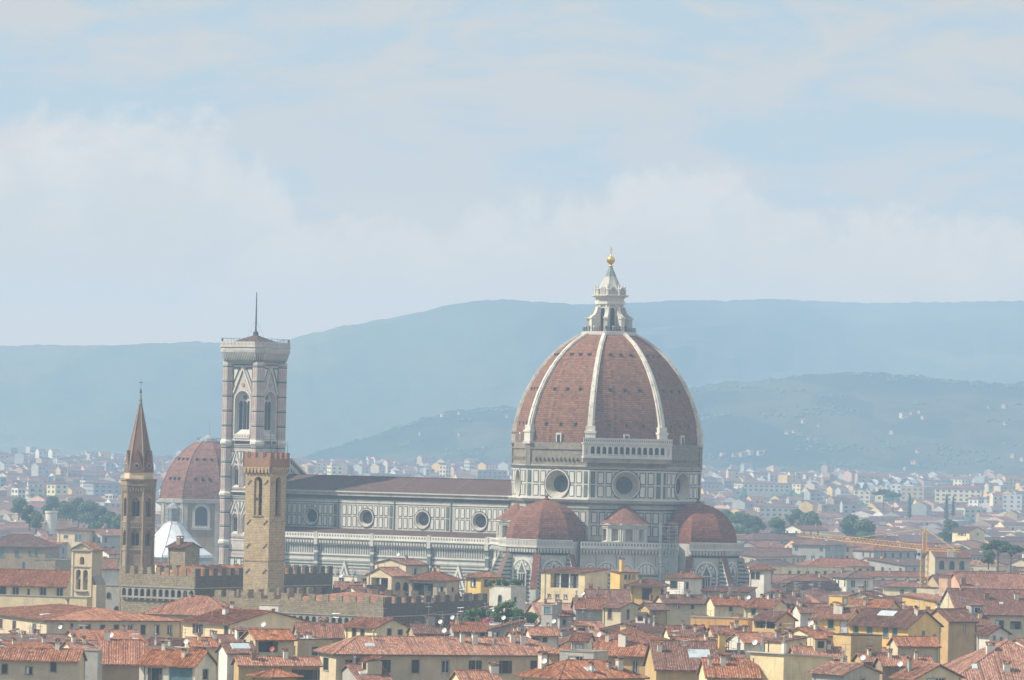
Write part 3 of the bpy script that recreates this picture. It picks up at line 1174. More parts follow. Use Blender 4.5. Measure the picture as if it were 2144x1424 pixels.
# facade gable seen from behind
fg = MB()
gp = [(-12.6, 44.0), (12.6, 44.0), (12.6, 46.6), (0, 54.2), (-12.6, 46.6)]
fe = Frame((NX0 + 0.2, 0, 0), (1, 0))
fextr(fg, fe, gp, -2.0, 0.0, M['white_marble'])
for sg in (-1, 1):
    for i in range(13):
        t0, t1 = i / 13, (i + 0.62) / 13
        u0, v0 = sg * 12.6 * (1 - t0), 46.6 + 7.6 * t0
        u1, v1 = sg * 12.6 * (1 - t1), 46.6 + 7.6 * t1
        pl = [(u0, v0 - 1.2), (u1, v1 - 1.2), (u1, v1 - 0.2), (u0, v0 - 0.2)]
        if sg > 0:
            pl = pl[::-1]
        fpoly(fg, fe, pl, M['green_marble'], 0.05)
        pl = [(a, b - 2.3) for a, b in pl]
        fpoly(fg, fe, pl, M['slate_marble'], 0.05)
    fextr(fg, fe, [(sg * 13.0, 46.4), (0, 54.2), (0, 54.8), (sg * 13.0, 47.1)][::sg * -1] if True else [], -2.3, 0.35, M['clean_marble'])
fg.lathe([(0.4, 54.4), (0.6, 55.2), (0.3, 55.8), (0.06, 56.2), (0.05, 59.5)], 6, M['iron'], (NX0 - 0.8, 0))
fg.build('facade_gable', nave)

ai = MB()
AY = -20.5
fa = Frame((0, AY, 0), (0, -1))
A0, A1 = -112.0, -20.0
fquad(ai, fa, A0, A1, 0, 33.0, M['white_marble'])
balustrade(ai, fa, A0, A1, 31.7, 33.0, 1.15, M['clean_marble'], M['slate_marble'], 0.95)
fbox(ai, fa, A0, A1, 31.35, 31.7, 0, 1.3, M['clean_marble'])
corbels(ai, fa, A0, A1, 30.0, 31.35, 0.98, 0.95, M['pale_marble'], M['green_marble'])
bands(ai, fa, A0, A1, [(29.6, 29.95, 'clean_marble', 0.12)])
n = int((A1 - A0) / 0.84)
for i in range(n):
    u = A0 + (A1 - A0) * (i + 0.5) / n
    fquad(ai, fa, u - 0.2, u + 0.2, 27.1, 29.5, M['slate_marble'], 0.05)
bands(ai, fa, A0, A1, [(26.6, 27.0, 'clean_marble', 0.15), (26.1, 26.45, 'slate_marble', 0), (25.2, 25.6, 'clean_marble', 0.1), (24.5, 24.9, 'slate_marble', 0), (23.6, 24.0, 'green_marble', 0),
                       (22.7, 23.1, 'slate_marble', 0), (21.7, 22.2, 'pink_marble', 0), (20.8, 21.3, 'green_marble', 0)])
n = int((A1 - A0) / 1.9)
for i in range(n):
    u = A0 + (A1 - A0) * (i + 0.5) / n
    panel(ai, fa, u - 0.95, u + 0.95, 13.5, 20.7, None, 0.22, 0.2, 'white_marble')
for cu in (-85.7, -65.7, -45.7, -25.7):
    fbox(ai, fa, cu - 0.9, cu + 0.3, 0, 29.6, 0, 0.9, M['slate_marble'])
    fbox(ai, fa, cu - 0.9, cu + 0.3, 29.6, 33.3, 0, 1.25, M['pale_marble'])
    for z in (12, 16, 20, 24, 27.2):
        fbox(ai, fa, cu - 0.95, cu + 0.35, z, z + 0.7, 0, 0.95, M['white_marble'])
ai.face([(A0, AY - 0.2, 33.0), (A1, AY - 0.2, 33.0), (A1, -10.8, 34.3), (A0, -10.8, 34.3)], M['nave_tile'])
ao = ai.build('aisle', cath)
for cu in (-36.0, -98.0, -56.0, -76.0):
    gw = MB()
    fextr(gw, fa, [(cu - 2.6, 18.0), (cu + 2.6, 18.0), (cu, 25.2)], 0, 0.6, M['clean_marble'])
    fextr(gw, fa, [(cu - 1.7, 18.4), (cu + 1.7, 18.4), (cu, 23.4)], 0.5, 0.65, M['slate_marble'])
    fextr(gw, fa, [(cu - 1.2, 18.6), (cu + 1.2, 18.6), (cu, 22.3)], 0.6, 0.7, M['clean_marble'])
    fextr(gw, fa, arch(cu, 2.6, 8, 16.5, 1.5), 0, 0.3, M['clean_marble'])
    for sg in (-3.0, 3.0):
        fbox(gw, fa, cu + sg - 0.3, cu + sg + 0.3, 8, 20.5, 0, 0.9, M['white_marble'])
        gw.lathe([(0.34, 20.5), (0.05, 23.6)], 6, M['white_marble'], (cu + sg, AY - 0.55))
    gw.build('window_gable', ao)
for cu in (-36.0, -98.0, -56.0, -76.0):
    g_ = MB()
    fextr(g_, fa, arch(cu, 1.7, 8, 16.3, 1.5), 0.1, 0.42, M['window_dark'])
    g_.build('window', ao)

# --- tribunes (three half-octagon apses) and the small round exedrae between them
def tribune(c, faces, closed):
    tb = MB()
    ap = 11.2
    hb = ap * S22
    tb.loft([octring(ap, 0, c), octring(ap, 33.3, c)], M['white_marble'])
    for k in faces:
        fr = oface(k, ap, c)
        W = hb
        fquad(tb, fr, -W, W, 29.4, 31.2, M['green_marble'], 0.03)
        corbels(tb, fr, -W, W, 30.1, 31.5, 0.93, 0.95, M['pale_marble'], M['green_marble'])
        W2 = (ap + 1.15) * S22
        fbox(tb, fr, -W2, W2, 31.5, 31.85, 0, 1.25, M['clean_marble'])
        balustrade(tb, fr, -W2, W2, 31.85, 33.5, 1.15, M['white_marble'], M['stained_marble'], 0.9)
        fbox(tb, fr, -W2, W2, 33.5, 33.75, 0.7, 1.25, M['clean_marble'])
        # courses
        z = 12.0
        i = 0
        while z < 25.2:
            h = 0.55 if i % 2 else 0.42
            fquad(tb, fr, -W, W, z, z + h, M['slate_marble' if i % 3 else 'green_marble'], 0.05)
            z += h + 0.62
            i += 1
        # big blind arch with a gothic window
        for rr, m, d in ((3.35, 'clean_marble', 0.45), (2.75, 'slate_marble', 0.48), (2.5, 'pale_marble', 0.51)):
            n_ = 16
            pl = [(rr * math.cos(PI * i / n_), 25.2 + rr * math.sin(PI * i / n_)) for i in range(n_ + 1)]
            fextr(tb, fr, pl, 0, d, M[m])
        for sg in (-1, 1):
            a, b = sorted((sg * 3.35, sg * 2.85))
            fbox(tb, fr, a, b, 12, 25.2, 0, 0.45, M['clean_marble'])
            a, b = sorted((sg * 4.55, sg * 3.5))
            panel(tb, fr, a, b, 26.0, 29.2, None, 0.14, 0.12, 'white_marble')
            a, b = sorted((sg * 2.3, sg * 1.4))
            fextr(tb, fr, circle(sg * 1.2, 26.7, 0.62, 12), 0.4, 0.56, M['slate_marble'])
            fextr(tb, fr, circle(sg * 1.2, 26.7, 0.42, 12), 0.4, 0.60, M['clean_marble'])
        fextr(tb, fr, [(-1.75, 24.2), (1.75, 24.2), (0, 28.2)], 0.3, 0.72, M['clean_marble'])
        fextr(tb, fr, [(-1.1, 24.5), (1.1, 24.5), (0, 27.2)], 0.5, 0.78, M['slate_marble'])
        fextr(tb, fr, arch(0, 2.9, 10, 23.9, 1.5), 0.3, 0.62, M['white_marble'])
    to = tb.build('apse', cath)
    for k in faces:
        fr = oface(k, ap, c)
        g_ = MB()
        fextr(g_, fr, arch(0, 2.0, 10, 23.9, 1.5), 0.3, 0.70, M['window_dark'])
        for u in (-0.33, 0.33):
            fbox(g_, fr, u - 0.09, u + 0.09, 10, 24.2, 0.6, 0.78, M['white_marble'])
        g_.build('window', to)
    rr = MB()
    prof = [(10.9, 33.3), (10.75, 35.2), (10.2, 37.3), (9.1, 39.6), (7.5, 41.5), (5.4, 43.0), (3.0, 44.0), (0.9, 44.5), (0.6, 44.6)]
    rr.loft([octring(a * 0.965, z, c) for a, z in prof], M['apse_tile'], cap1=True)
    rr.lathe([(0.8, 44.3), (0.75, 45.0), (0.35, 45.3), (0.5, 45.7), (0.05, 46.1)], 10, M['apse_tile'], c)
    rr.build('apse_roof', to)
    # stepped spurs at the corners
    R = ap / CO
    for k in faces + [faces[-1] + 1]:
        a = R_(-22.5 + 45 * k)
        er, et = Vector((math.cos(a), math.sin(a), 0)), Vector((-math.sin(a), math.cos(a), 0))
        b_ = MB()
        cc = Vector((c[0], c[1], 0))
        prof = [(R - 0.5, 8.0), (R + 5.2, 8.0), (R + 5.2, 20.0), (R + 0.7, 29.6), (R - 0.5, 29.6)]
        for sg in (-0.75, 0.75):
            p = [cc + er * r + et * sg + Vector((0, 0, z)) for r, z in prof]
            b_.face(p if sg < 0 else p[::-1], M['white_marble'])
        for i in range(5):
            j = (i + 1) % 5
            p0, p1 = prof[i], prof[j]
            top = (i == 2)
            wd = 0.95 if top else 0.75
            up = Vector((0, 0, 0.25 if top else 0))
            b_.face([cc + er * p0[0] + et * wd + Vector((0, 0, p0[1])) + up, cc + er * p0[0] - et * wd + Vector((0, 0, p0[1])) + up,
                     cc + er * p1[0] - et * wd + Vector((0, 0, p1[1])) + up, cc + er * p1[0] + et * wd + Vector((0, 0, p1[1])) + up], M['apse_tile' if top else 'clean_marble'])
            if top:
                for sg in (-1, 1):
                    q = [cc + er * p0[0] + et * wd * sg + Vector((0, 0, p0[1])), cc + er * p1[0] + et * wd * sg + Vector((0, 0, p1[1]))]
                    qq = [q[0] + Vector((0, 0, -0.2)), q[1] + Vector((0, 0, -0.2)), q[1] + Vector((0, 0, 0.25)), q[0] + Vector((0, 0, 0.25))]
                    b_.face(qq if sg > 0 else qq[::-1], M['clean_marble'])
        # dark courses on the flanks
        for i in range(8):
            z = 20.2 + i * 1.1
            rmax = R + 5.2 - (z + 0.5 - 20.0) / 9.6 * 4.5
            for sg in (-0.79, 0.79):
                q = [cc + er * (R - 0.3) + et * sg + Vector((0, 0, z)), cc + er * (rmax) + et * sg + Vector((0, 0, z)), cc + er * (rmax - 0.3) + et * sg + Vector((0, 0, z + 0.5)), cc + er * (R - 0.3) + et * sg + Vector((0, 0, z + 0.5))]
                b_.face(q if sg < 0 else q[::-1], M['slate_marble'])
        b_.build('spur_buttress', to)


tribune((0, -30.8), [5, 6, 7], True)
tribune((30.8, 0), [7, 8, 9], True)
tribune((0, 30.8), [1, 2, 3], True)

for k in (7, 5):
    n = octa(k)
    fr = oface(k, 31.6)
    lw = MB()
    L0 = 14.0
    q = [fr.p(-L0, 0, 0), fr.p(L0, 0, 0), fr.p(L0, 0, -8), fr.p(-L0, 0, -8)]
    fquad(lw, fr, -L0, L0, 0, 33.2, M['white_marble'])
    lw.face([fr.p(-L0, 33.2, 0), fr.p(L0, 33.2, 0), fr.p(L0, 33.4, -9), fr.p(-L0, 33.4, -9)], M['stained_marble'])
    corbels(lw, fr, -L0, L0, 30.1, 31.5, 0.93, 0.95, M['pale_marble'], M['green_marble'])
    fbox(lw, fr, -L0, L0, 31.5, 31.85, 0, 1.25, M['clean_marble'])
    balustrade(lw, fr, -L0, L0, 31.85, 33.4, 1.15, M['clean_marble'], M['slate_marble'], 0.85)
    for (u, rr) in ((-6.4, 3.0), (-0.6, 1.75), (5.0, 3.0), (9.4, 1.6), (-11.0, 1.6)):
        for r_, m, d in ((rr, 'clean_marble', 0.4), (rr - 0.5, 'slate_marble', 0.43), (rr - 0.7, 'clean_marble', 0.46)):
            n_ = 14
            vs = 25.0 + (3.0 - rr) * 0.6
            pl = [(u + r_ * math.cos(PI * i / n_), vs + r_ * math.sin(PI * i / n_)) for i in range(n_ + 1)]
            pl = [(u - r_, 24.6), (u + r_, 24.6)] + pl
            fextr(lw, fr, pl, 0, d, M[m])
        for j in (-1, 0, 1):
            if rr > 2:
                fquad(lw, fr, u + j * 1.1 - 0.1, u + j * 1.1 + 0.1, 24.7, 27.0, M['slate_marble'], 0.5)
    z, i = 12.0, 0
    while z < 24.2:
        h = 0.55 if i % 2 else 0.4
        fquad(lw, fr, -L0, L0, z, z + h, M['slate_marble' if i % 3 else 'green_marble'], 0.05)
        z += h + 0.6
        i += 1
    for u in (-9.1, -3.2, 2.0, 7.9):
        fbox(lw, fr, u - 0.3, u + 0.3, 24.5, 29.8, 0, 0.35, M['white_marble'])
        panel(lw, fr, u - 0.55, u + 0.55, 26.2, 29.4, None, 0.15, 0.15, None)
    lw.build('sacristy_wall', cath)
    # exedra
    ex_ = MB()
    cc = (n[0] * 24.6, n[1] * 24.6)
    base_a = math.atan2(n[1], n[0])
    r0 = 6.1
    NN = 5
    # niches on a polygonal half drum
    angs = [base_a + R_(-90 + 180 * i / NN) for i in range(NN + 1)]
    for a, b in zip(angs, angs[1:]):
        am = (a + b) / 2
        half = r0 * math.tan((b - a) / 2)
        f2 = Frame((cc[0] + r0 * math.cos(am), cc[1] + r0 * math.sin(am), 0), (math.cos(am), math.sin(am)))
        ar = arch(0, half * 1.15, 33.6, 36.6, 1, 10)
        hole_wall(ex_, f2, -half, half, 33.0, 38.0, ar, M['clean_marble'])
        q = reveal(ex_, f2, ar, 0, -0.9, M['white_marble'], 0.9)
        fpoly(ex_, f2, q, M['funnel_stone'], -0.9)  # darker stone on the back carries the shade of the niche
        fextr(ex_, f2, arch(0, 0.8, 33.9, 35.6, 1, 8), -0.9, -0.8, M['stained_marble'])
        for sg in (-1, 1):
            for dd in (0.25, 0.75):
                p = f2.p(sg * (half - dd), 0, 0.22)
                ex_.tube((p.x, p.y, 33.4), (p.x, p.y, 37.0), 0.2, M['clean_marble'], 7)
        fbox(ex_, f2, -half, half, 37.0, 37.4, 0, 0.4, M['pale_marble'])
        fbox(ex_, f2, -half - 0.2, half + 0.2, 37.4, 38.1, 0, 0.6, M['white_marble'])
        fbox(ex_, f2, -half - 0.35, half + 0.35, 38.1, 38.5, 0, 1.0, M['clean_marble'])
        fbox(ex_, f2, -half, half, 33.0, 33.5, 0, 0.5, M['white_marble'])
    eo = ex_.build('exedra', cath)
    er_ = MB()
    prof = [(7.4, 38.5), (5.6, 39.8), (3.6, 41.6), (1.8, 43.1), (0.3, 43.9)]
    er_.loft([[(cc[0] + r * math.cos(base_a + R_(-95 + 190 * i / 20)), cc[1] + r * math.sin(base_a + R_(-95 + 190 * i / 20)), z) for i in range(21)] for r, z in prof], M['apse_tile'], closed=False)
    er_.build('exedra_roof', eo)

# --- people on the lantern terrace
pm = []
for cname in ('cloth_dark', 'cloth_red', 'cloth_light'):
    pv_ = [(0, 0, 0.95), (0, 0, 1.2), (0, 0, 1.42), (0, 0, 1.52), (0, 0, 1.66), (0.1, 0, 0.9), (0.11, 0.02, 0.5), (0.11, 0, 0.06), (-0.1, 0, 0.9), (-0.11, 0.02, 0.5), (-0.11, 0, 0.06),
           (0.2, 0, 1.4), (0.26, -0.03, 1.13), (0.24, -0.16, 0.93), (-0.2, 0, 1.4), (-0.26, -0.03, 1.13), (-0.24, -0.16, 0.93), (0.11, -0.14, 0.04), (-0.11, -0.14, 0.04)]
    pe = [(0, 1), (1, 2), (2, 3), (3, 4), (0, 5), (5, 6), (6, 7), (0, 8), (8, 9), (9, 10), (2, 11), (11, 12), (12, 13), (2, 14), (14, 15), (15, 16), (7, 17), (10, 18)]
    rad = [0.16, 0.15, 0.16, 0.06, 0.105, 0.1, 0.07, 0.045, 0.1, 0.07, 0.045, 0.07, 0.05, 0.035, 0.07, 0.05, 0.035, 0.04, 0.04]
    me = bpy.data.meshes.new('person')
    me.from_pydata(pv_, pe, [])
    ob = bpy.data.objects.new('person', me)
    COL.objects.link(ob)
    md = ob.modifiers.new('skin', 'SKIN')
    for i, r in enumerate(rad):
        me.skin_vertices[0].data[i].radius = (r, r)
    me.skin_vertices[0].data[0].use_root = True
    ss_ = ob.modifiers.new('sub', 'SUBSURF')
    ss_.levels = ss_.render_levels = 1
    dg = bpy.context.evaluated_depsgraph_get()
    m2 = bpy.data.meshes.new_from_object(ob.evaluated_get(dg))
    m2.materials.clear()
    m2.materials.append(M[cname])
    m2.name = 'person'
    bpy.data.objects.remove(ob)
    pm.append(m2)
mw = Matrix.Translation((c0.x, 1300, 0)) @ Matrix.Rotation(YAW, 4, 'Z')
whats = ['dark', 'red', 'pale']
wheres = ['at the far west corner', 'by the western railing', 'near the left buttress', 'leaning below a buttress', 'before a tall window', 'between two buttresses',
          'under the middle window', 'beside the right buttress', 'at the eastern railing', 'at the far east corner']
for i in range(10):
    a = R_(-165 + 150 * i / 9)
    k = (i * 2) % 3
    rr = 6.75 if i % 2 else 7.0
    ap_k = 6.75
    p = mw @ Vector((ap_k * math.cos(a), ap_k * math.sin(a), 92.72))
    o = inst('person', pm[k], None, p, a + YAW + PI / 2)
    tag(o, 'standing visitor in %s clothes %s on the dome top terrace' % (whats[k], wheres[i]), 'person', 'visitors on the terrace at the dome top')

# --- scaffold tower against the wall between the apse and the exedra
sf = MB()
fr = oface(7, 31.6)
for u in (8.3, 10.6, 12.9):
    for d in (1.6, 3.2):
        p = fr.p(u, 0, d)
        sf.tube((p.x, p.y, 0), (p.x, p.y, 38.5), 0.09, M['scaffold'], 5)
for i in range(19):
    z = 2.0 + i * 2.0
    for d in (1.6, 3.2):
        sf.tube(fr.p(8.0, z, d), fr.p(13.2, z, d), 0.07, M['scaffold'], 4)
        sf.tube(fr.p(8.0, z + 1.0, d), fr.p(13.2, z + 1.0, d), 0.05, M['scaffold'], 4)
    for u in (8.3, 10.6, 12.9):
        sf.tube(fr.p(u, z, 1.4), fr.p(u, z, 3.4), 0.07, M['scaffold'], 4)
    fbox(sf, fr, 8.2, 13.0, z - 0.08, z - 0.02, 1.6, 3.2, M['lead_sheet'])
    q = 1 if i % 2 else 0
    sf.tube(fr.p(8.3 if q else 12.9, z, 3.2), fr.p(12.9 if q else 8.3, z + 2, 3.2), 0.06, M['scaffold'], 4)
so_ = inst('scaffold', sf.mesh('scaffold'), None, (c0.x, 1300, 0), YAW)
tag(so_, 'grey metal scaffold tower standing against the cathedral between the round apse roofs', 'scaffold')


# ------------------------------------------------------------------ bell tower of the cathedral
p0_ = PT(530, 945, 1344)
camp = empty('bell_tower', (p0_.x, 1344, 0), YAW)
tag(camp, 'tall square bell tower banded in white, pink and green marble with a flagpole', 'bell tower')
HC, RB, WP = 5.45, 1.72, 5.75
body = MB()
body.box(-WP + 1.9, WP - 1.9, -WP + 1.9, WP - 1.9, 0, 82.5, M['tower_marble'])
FACES4 = [Frame((0, -WP, 0), (0, -1)), Frame((WP, 0, 0), (1, 0)), Frame((0, WP, 0), (0, 1)), Frame((-WP, 0, 0), (-1, 0))]
WIN = []
lev = [(28.6, 29.4), (43.2, 44.2), (58.3, 59.3)]
for fi, fr in enumerate(FACES4):
    U = 4.0
    fquad(body, fr, -U, U, 0, 30.0, M['tower_marble'])
    # two lower stages with paired windows
    for (z0, z1, sill, spring, gab) in ((30.0, 43.2, 32.0, 36.6, 41.6), (44.2, 58.3, 45.6, 50.8, 56.2)):
        for c in (-1.95, 1.95):
            ar = arch(c, 2.2, sill, spring, 1.15, 8)
            hole_wall(body, fr, c - 2.05 if c > 0 else -U, U if c > 0 else c + 2.05 - 0.1, z0, z1, ar, M['tower_marble'])
            q = reveal(body, fr, ar, 0, -0.55, M['pale_marble'], 0.86)
            fpoly(body, fr, q, M['tower_marble'], -0.55)
            WIN.append((fr, c, sill + 0.5, spring - 0.1, 0.56, 2, -0.5))
            fextr(body, fr, [(c - 1.5, spring + 1.1), (c - 1.15, spring + 1.1), (c, gab - 0.5), (c + 1.15, spring + 1.1), (c + 1.5, spring + 1.1), (c, gab)], 0, 0.25, M['clean_marble']) if False else None
            for sg in (-1, 1):
                pl = [(c + sg * 1.55, spring + 1.2), (c, gab), (c, gab - 0.55), (c + sg * 1.2, spring + 1.2)]
                fextr(body, fr, pl if sg > 0 else pl[::-1], 0, 0.22, M['clean_marble'])
                pl = [(c + sg * 1.85, spring + 1.6), (c + sg * 1.85, gab), (c + sg * 0.35, gab)]
                fpoly(body, fr, pl if sg > 0 else pl[::-1], M['green_marble'], 0.06)
                pl = [(c + sg * 1.68, spring + 2.3), (c + sg * 1.68, gab - 0.2), (c + sg * 0.75, gab - 0.2)]
                fpoly(body, fr, pl if sg > 0 else pl[::-1], M['clean_marble'], 0.1)
                a, b = sorted((c + sg * 1.2, c + sg * 1.9))
                panel(body, fr, a, b, sill, spring + 1.0, None, 0.1, 0.12, 'pink_marble')
            fextr(body, fr, circle(c, spring + 2.3, 0.38, 10), 0, 0.16, M['slate_marble'])
        bands(body, fr, -U, U, [(z0, z0 + 0.35, 'clean_marble', 0.15), (z0 + 0.55, z0 + 0.8, 'green_marble', 0), (z1 - 0.5, z1 - 0.25, 'green_marble', 0), (z0 + 1.0, z0 + 1.35, 'pink_marble', 0), (z1 - 1.2, z1 - 0.7, 'slate_marble', 0)])
    # tall triple window
    ar = arch(0, 5.5, 61.0, 71.0, 1.08, 10)
    hole_wall(body, fr, -U, U, 59.3, 82.5, ar, M['tower_marble'])
    q = reveal(body, fr, ar, 0, -1.3, M['pale_marble'], 0.84)
    fpoly(body, fr, q, M['tower_marble'], -1.3)
    o1 = grown(ar, 0.35)
    ring(body, fr, ar, o1, 0.12, M['clean_marble'])
    WIN.append((fr, 0, 61.9, 70.3, 1.2, 3, -1.22))
    fextr(body, fr, circle(0, 72.1, 0.7, 12), -1.3, -1.15, M['slate_marble'])
    for sg in (-1, 1):
        pl = [(sg * 3.5, 73.4), (0, 81.2), (0, 80.2), (sg * 3.05, 73.4)]
        fextr(body, fr, pl if sg > 0 else pl[::-1], 0, 0.35, M['clean_marble'])
        pl = [(sg * 3.0, 73.5), (0, 80.1), (0, 79.7), (sg * 2.8, 73.5)]
        fpoly(body, fr, pl if sg > 0 else pl[::-1], M['green_marble'], 0.08)
        pl = [(sg * 3.6, 75.2), (sg * 3.6, 80.9), (sg * 0.9, 80.9)]
        fpoly(body, fr, pl if sg > 0 else pl[::-1], M['green_marble'], 0.06)
        pl = [(sg * 3.3, 76.8), (sg * 3.3, 80.5), (sg * 1.6, 80.5)]
        fpoly(body, fr, pl if sg > 0 else pl[::-1], M['clean_marble'], 0.1)
        a, b = sorted((sg * 2.95, sg * 3.75))
        for v0, v1 in ((60.2, 62.0), (62.4, 66.0), (66.3, 70.0), (70.3, 73.0), (73.6, 76.0)):
            panel(body, fr, a, b, v0, v1, None, 0.13, 0.1, 'pink_marble', 'slate_marble')
    fextr(body, fr, circle(0, 75.8, 0.6, 12), 0, 0.2, M['pink_marble'])
    balustrade(body, fr, -2.8, 2.8, 60.0, 61.3, 0.3, M['clean_marble'], M['pink_marble'], 0.9)
    bands(body, fr, -U, U, [(59.3, 59.7, 'clean_marble', 0.2), (81.5, 81.8, 'green_marble', 0.0), (82.0, 82.4, 'clean_marble', 0.2)])
    # foot: courses and panels
    z = 17.0
    i = 0
    while z < 28:
        fquad(body, fr, -U, U, z, z + 0.4, M[('slate_marble', 'green_marble', 'pink_marble')[i % 3]], 0.05)
        z += 1.1
        i += 1
    for c in (-2.4, 0, 2.4):
        panel(body, fr, c - 1.1, c + 1.1, 19, 25, None, 0.25, 0.2, 'clean_marble')
bo = body.build('tower_wall', camp)
for fr, c, a, b, wd, n, d in WIN:
    g_ = MB()
    for i in range(n):
        u = c + (i - (n - 1) / 2) * wd * 1.18
        fextr(g_, fr, arch(u, wd, a, b, 1.3, 6), d - 0.1, d, M['window_dark'])
    g_.build('window', bo)
for sx in (-1, 1):
    for sy in (-1, 1):
        bt = MB()
        o8 = [(sx * HC + RB / CO * math.cos(R_(22.5 + 45 * k)), sy * HC + RB / CO * math.sin(R_(22.5 + 45 * k))) for k in range(8)]
        bt.prism(o8, 0, 82.5, M['tower_marble'])
        for k in range(8):
            n = octa(k)
            fr = Frame((sx * HC + n[0] * RB, sy * HC + n[1] * RB, 0), n)
            hh = RB * S22
            z = 17.0
            j = 0
            for (z0, z1, tall) in ((17.5, 28.5, 2), (30.5, 42.8, 3), (44.8, 57.8, 3), (59.8, 81.6, 5)):
                st = (z1 - z0) / tall
                for q in range(tall):
                    a, b = z0 + st * q, z0 + st * (q + 1)
                    fquad(bt, fr, -hh, hh, b - 0.75, b - 0.4, M['green_marble'], 0.04)
                    fquad(bt, fr, -hh, hh, b - 0.2, b - 0.05, M['slate_marble'], 0.04)
                    for uu in (-0.33, 0.33):
                        fquad(bt, fr, uu - 0.13, uu + 0.13, a + 0.3, b - 1.1, M['pink_marble'], 0.04)
        for a, b in ((28.5, 30.2), (42.8, 44.4), (57.9, 59.6)):
            bt.lathe([(RB / CO, a), (RB / CO + 0.35, a + 0.5), (RB / CO + 0.35, b - 0.6), (RB / CO, b)], 8, M['clean_marble'], (sx * HC, sy * HC), R_(22.5), False)
        bt.build('corner_buttress', bo)
tp = MB()


def cham(h, c=2.2):
    return [(h - c, -h), (h, -h + c), (h, h - c), (h - c, h), (-h + c, h), (-h, h - c), (-h, -h + c), (-h + c, -h)]


for z0, z1, h0, h1, m in ((82.4, 83.0, 7.3, 7.5, 'slate_marble'), (85.2, 86.0, 8.2, 8.3, 'white_marble'), (86.0, 86.8, 8.2, 8.2, 'pale_marble'), (86.8, 87.1, 8.45, 8.45, 'white_marble')):
    tp.prism(cham(h0), z0, z1, M[m], poly1=cham(h1))
tp.prism(cham(7.3), 83.0, 85.2, M['green_marble'], poly1=cham(7.6))
for i, a in enumerate(cham(8.15)):
    b = cham(8.15)[(i + 1) % 8]
    a, b = Vector((*a, 0)), Vector((*b, 0))
    d = (b - a)
    nrm = Vector((d.y, -d.x, 0)).normalized()
    fr = Frame((a + b) / 2, nrm)
    L = d.length / 2
    n = max(2, int(2 * L / 0.62))
    s = 2 * L / n
    for j in range(n):
        u = -L + s * (j + 0.5)
        pl = [(u - s * 0.22, 83.0), (u + s * 0.22, 83.0), (u + s * 0.4, 85.2), (u - s * 0.4, 85.2)]
        mb_ = tp
        q0 = [fr.p(pl[0][0], 83.0, -0.75), fr.p(pl[1][0], 83.0, -0.75), fr.p(pl[2][0], 85.2, 0.0), fr.p(pl[3][0], 85.2, 0.0)]
        mb_.face(q0, M['pale_marble'])
        mb_.face([q0[1], fr.p(pl[1][0], 83.0, -0.9), fr.p(pl[2][0], 85.2, -0.9), q0[2]], M['pale_marble'])
        mb_.face([fr.p(pl[0][0], 83.0, -0.9), q0[0], q0[3], fr.p(pl[3][0], 85.2, -0.9)], M['pale_marble'])
    balustrade(tp, fr, -L, L, 87.1, 88.4, 0.15, M['white_marble'], M['pink_marble'], 1.2, 0.3)
    for j in range(5):
        u = -L + 2 * L * j / 4
        p = fr.p(u, 0, -0.1)
        tp.tube((p.x, p.y, 88.4), (p.x, p.y, 89.4), 0.05, M['iron'], 4)
    tp.tube(fr.p(-L, 89.4, -0.1), fr.p(L, 89.4, -0.1), 0.05, M['iron'], 4)
tp.build('parapet', camp)
rf = MB()
rf.prism(cham(7.0, 0.5), 87.2, 87.5, M['nave_tile'])
ap_ = (0, 0, 90.7)
q = cham(7.0, 0.5)
for i in range(8):
    rf.face([(*q[i], 87.5), (*q[(i + 1) % 8], 87.5), ap_], M['nave_tile'])
rf.build('tower_roof', camp)
pl = MB()
pl.lathe([(1.1, 90.0), (0.8, 90.7), (0.75, 91.4), (0.3, 91.8), (0.26, 92.4), (0.2, 97.5), (0.12, 103.2)], 8, M['iron'])
for k in range(4):
    a = R_(45 + 90 * k)
    pl.tube((0, 0, 95.0), (2.6 * math.cos(a), 2.6 * math.sin(a), 89.6), 0.025, M['iron'], 3)
pl.build('flagpole', camp)

# ------------------------------------------------------------------ crenellated stone tower (in front of the nave)
def merlons(mb, fr, u0, u1, n, v0, v1, th, m, wide=0.55):
    s = (u1 - u0) / (n - 1 + wide)
    for i in range(n):
        a = u0 + s * i
        fbox(mb, fr, a, a + s * wide, v0, v1, -th, 0, m)


p_ = PT(558, 945, 1006)
bt_ = empty('stone_tower', (p_.x, 1006, 0), R_(60))
tag(bt_, 'square brown stone tower with a crenellated red brick top and tall open belfry arch', 'tower')
h = 3.25
tb = MB()
F4 = [Frame((-h, 0, 0), (-1, 0)), Frame((0, -h, 0), (0, -1)), Frame((h, 0, 0), (1, 0)), Frame((0, h, 0), (0, 1))]
for i, fr in enumerate(F4):
    fquad(tb, fr, -h, h, 0, 41.0, M['brown_stone'])
    ar = arch(0.15, 2.1, 42.6, 50.1, 1, 10)
    hole_wall(tb, fr, -h, h, 41.0, 53.0, ar, M['brown_stone'])
    q = reveal(tb, fr, ar, 0, -0.9, M['brown_stone'], 1.0)
    fbox(tb, fr, -1.2, 1.5, 42.4, 42.65, -0.3, 0.22, M['palace_stone'])
    fbox(tb, fr, -h, h, 32.5, 32.7, 0, 0.1, M['palace_stone'])
    for u in (-2.2, 2.2):
        for z in (50.0, 41.2, 30.4, 36.0):
            p = fr.p(u, z, 0.1)
            d = fr.t * 0.5 + Vector((0, 0, 0.5))
            tb.tube(p - d, p + d, 0.12, M['stone_trim'], 4)
wall_t = tb.build('tower_wall', bt_)
be = MB()
be.box(-h + 0.3, h - 0.3, -0.3, 0.3, 45.9, 46.5, M['iron'])
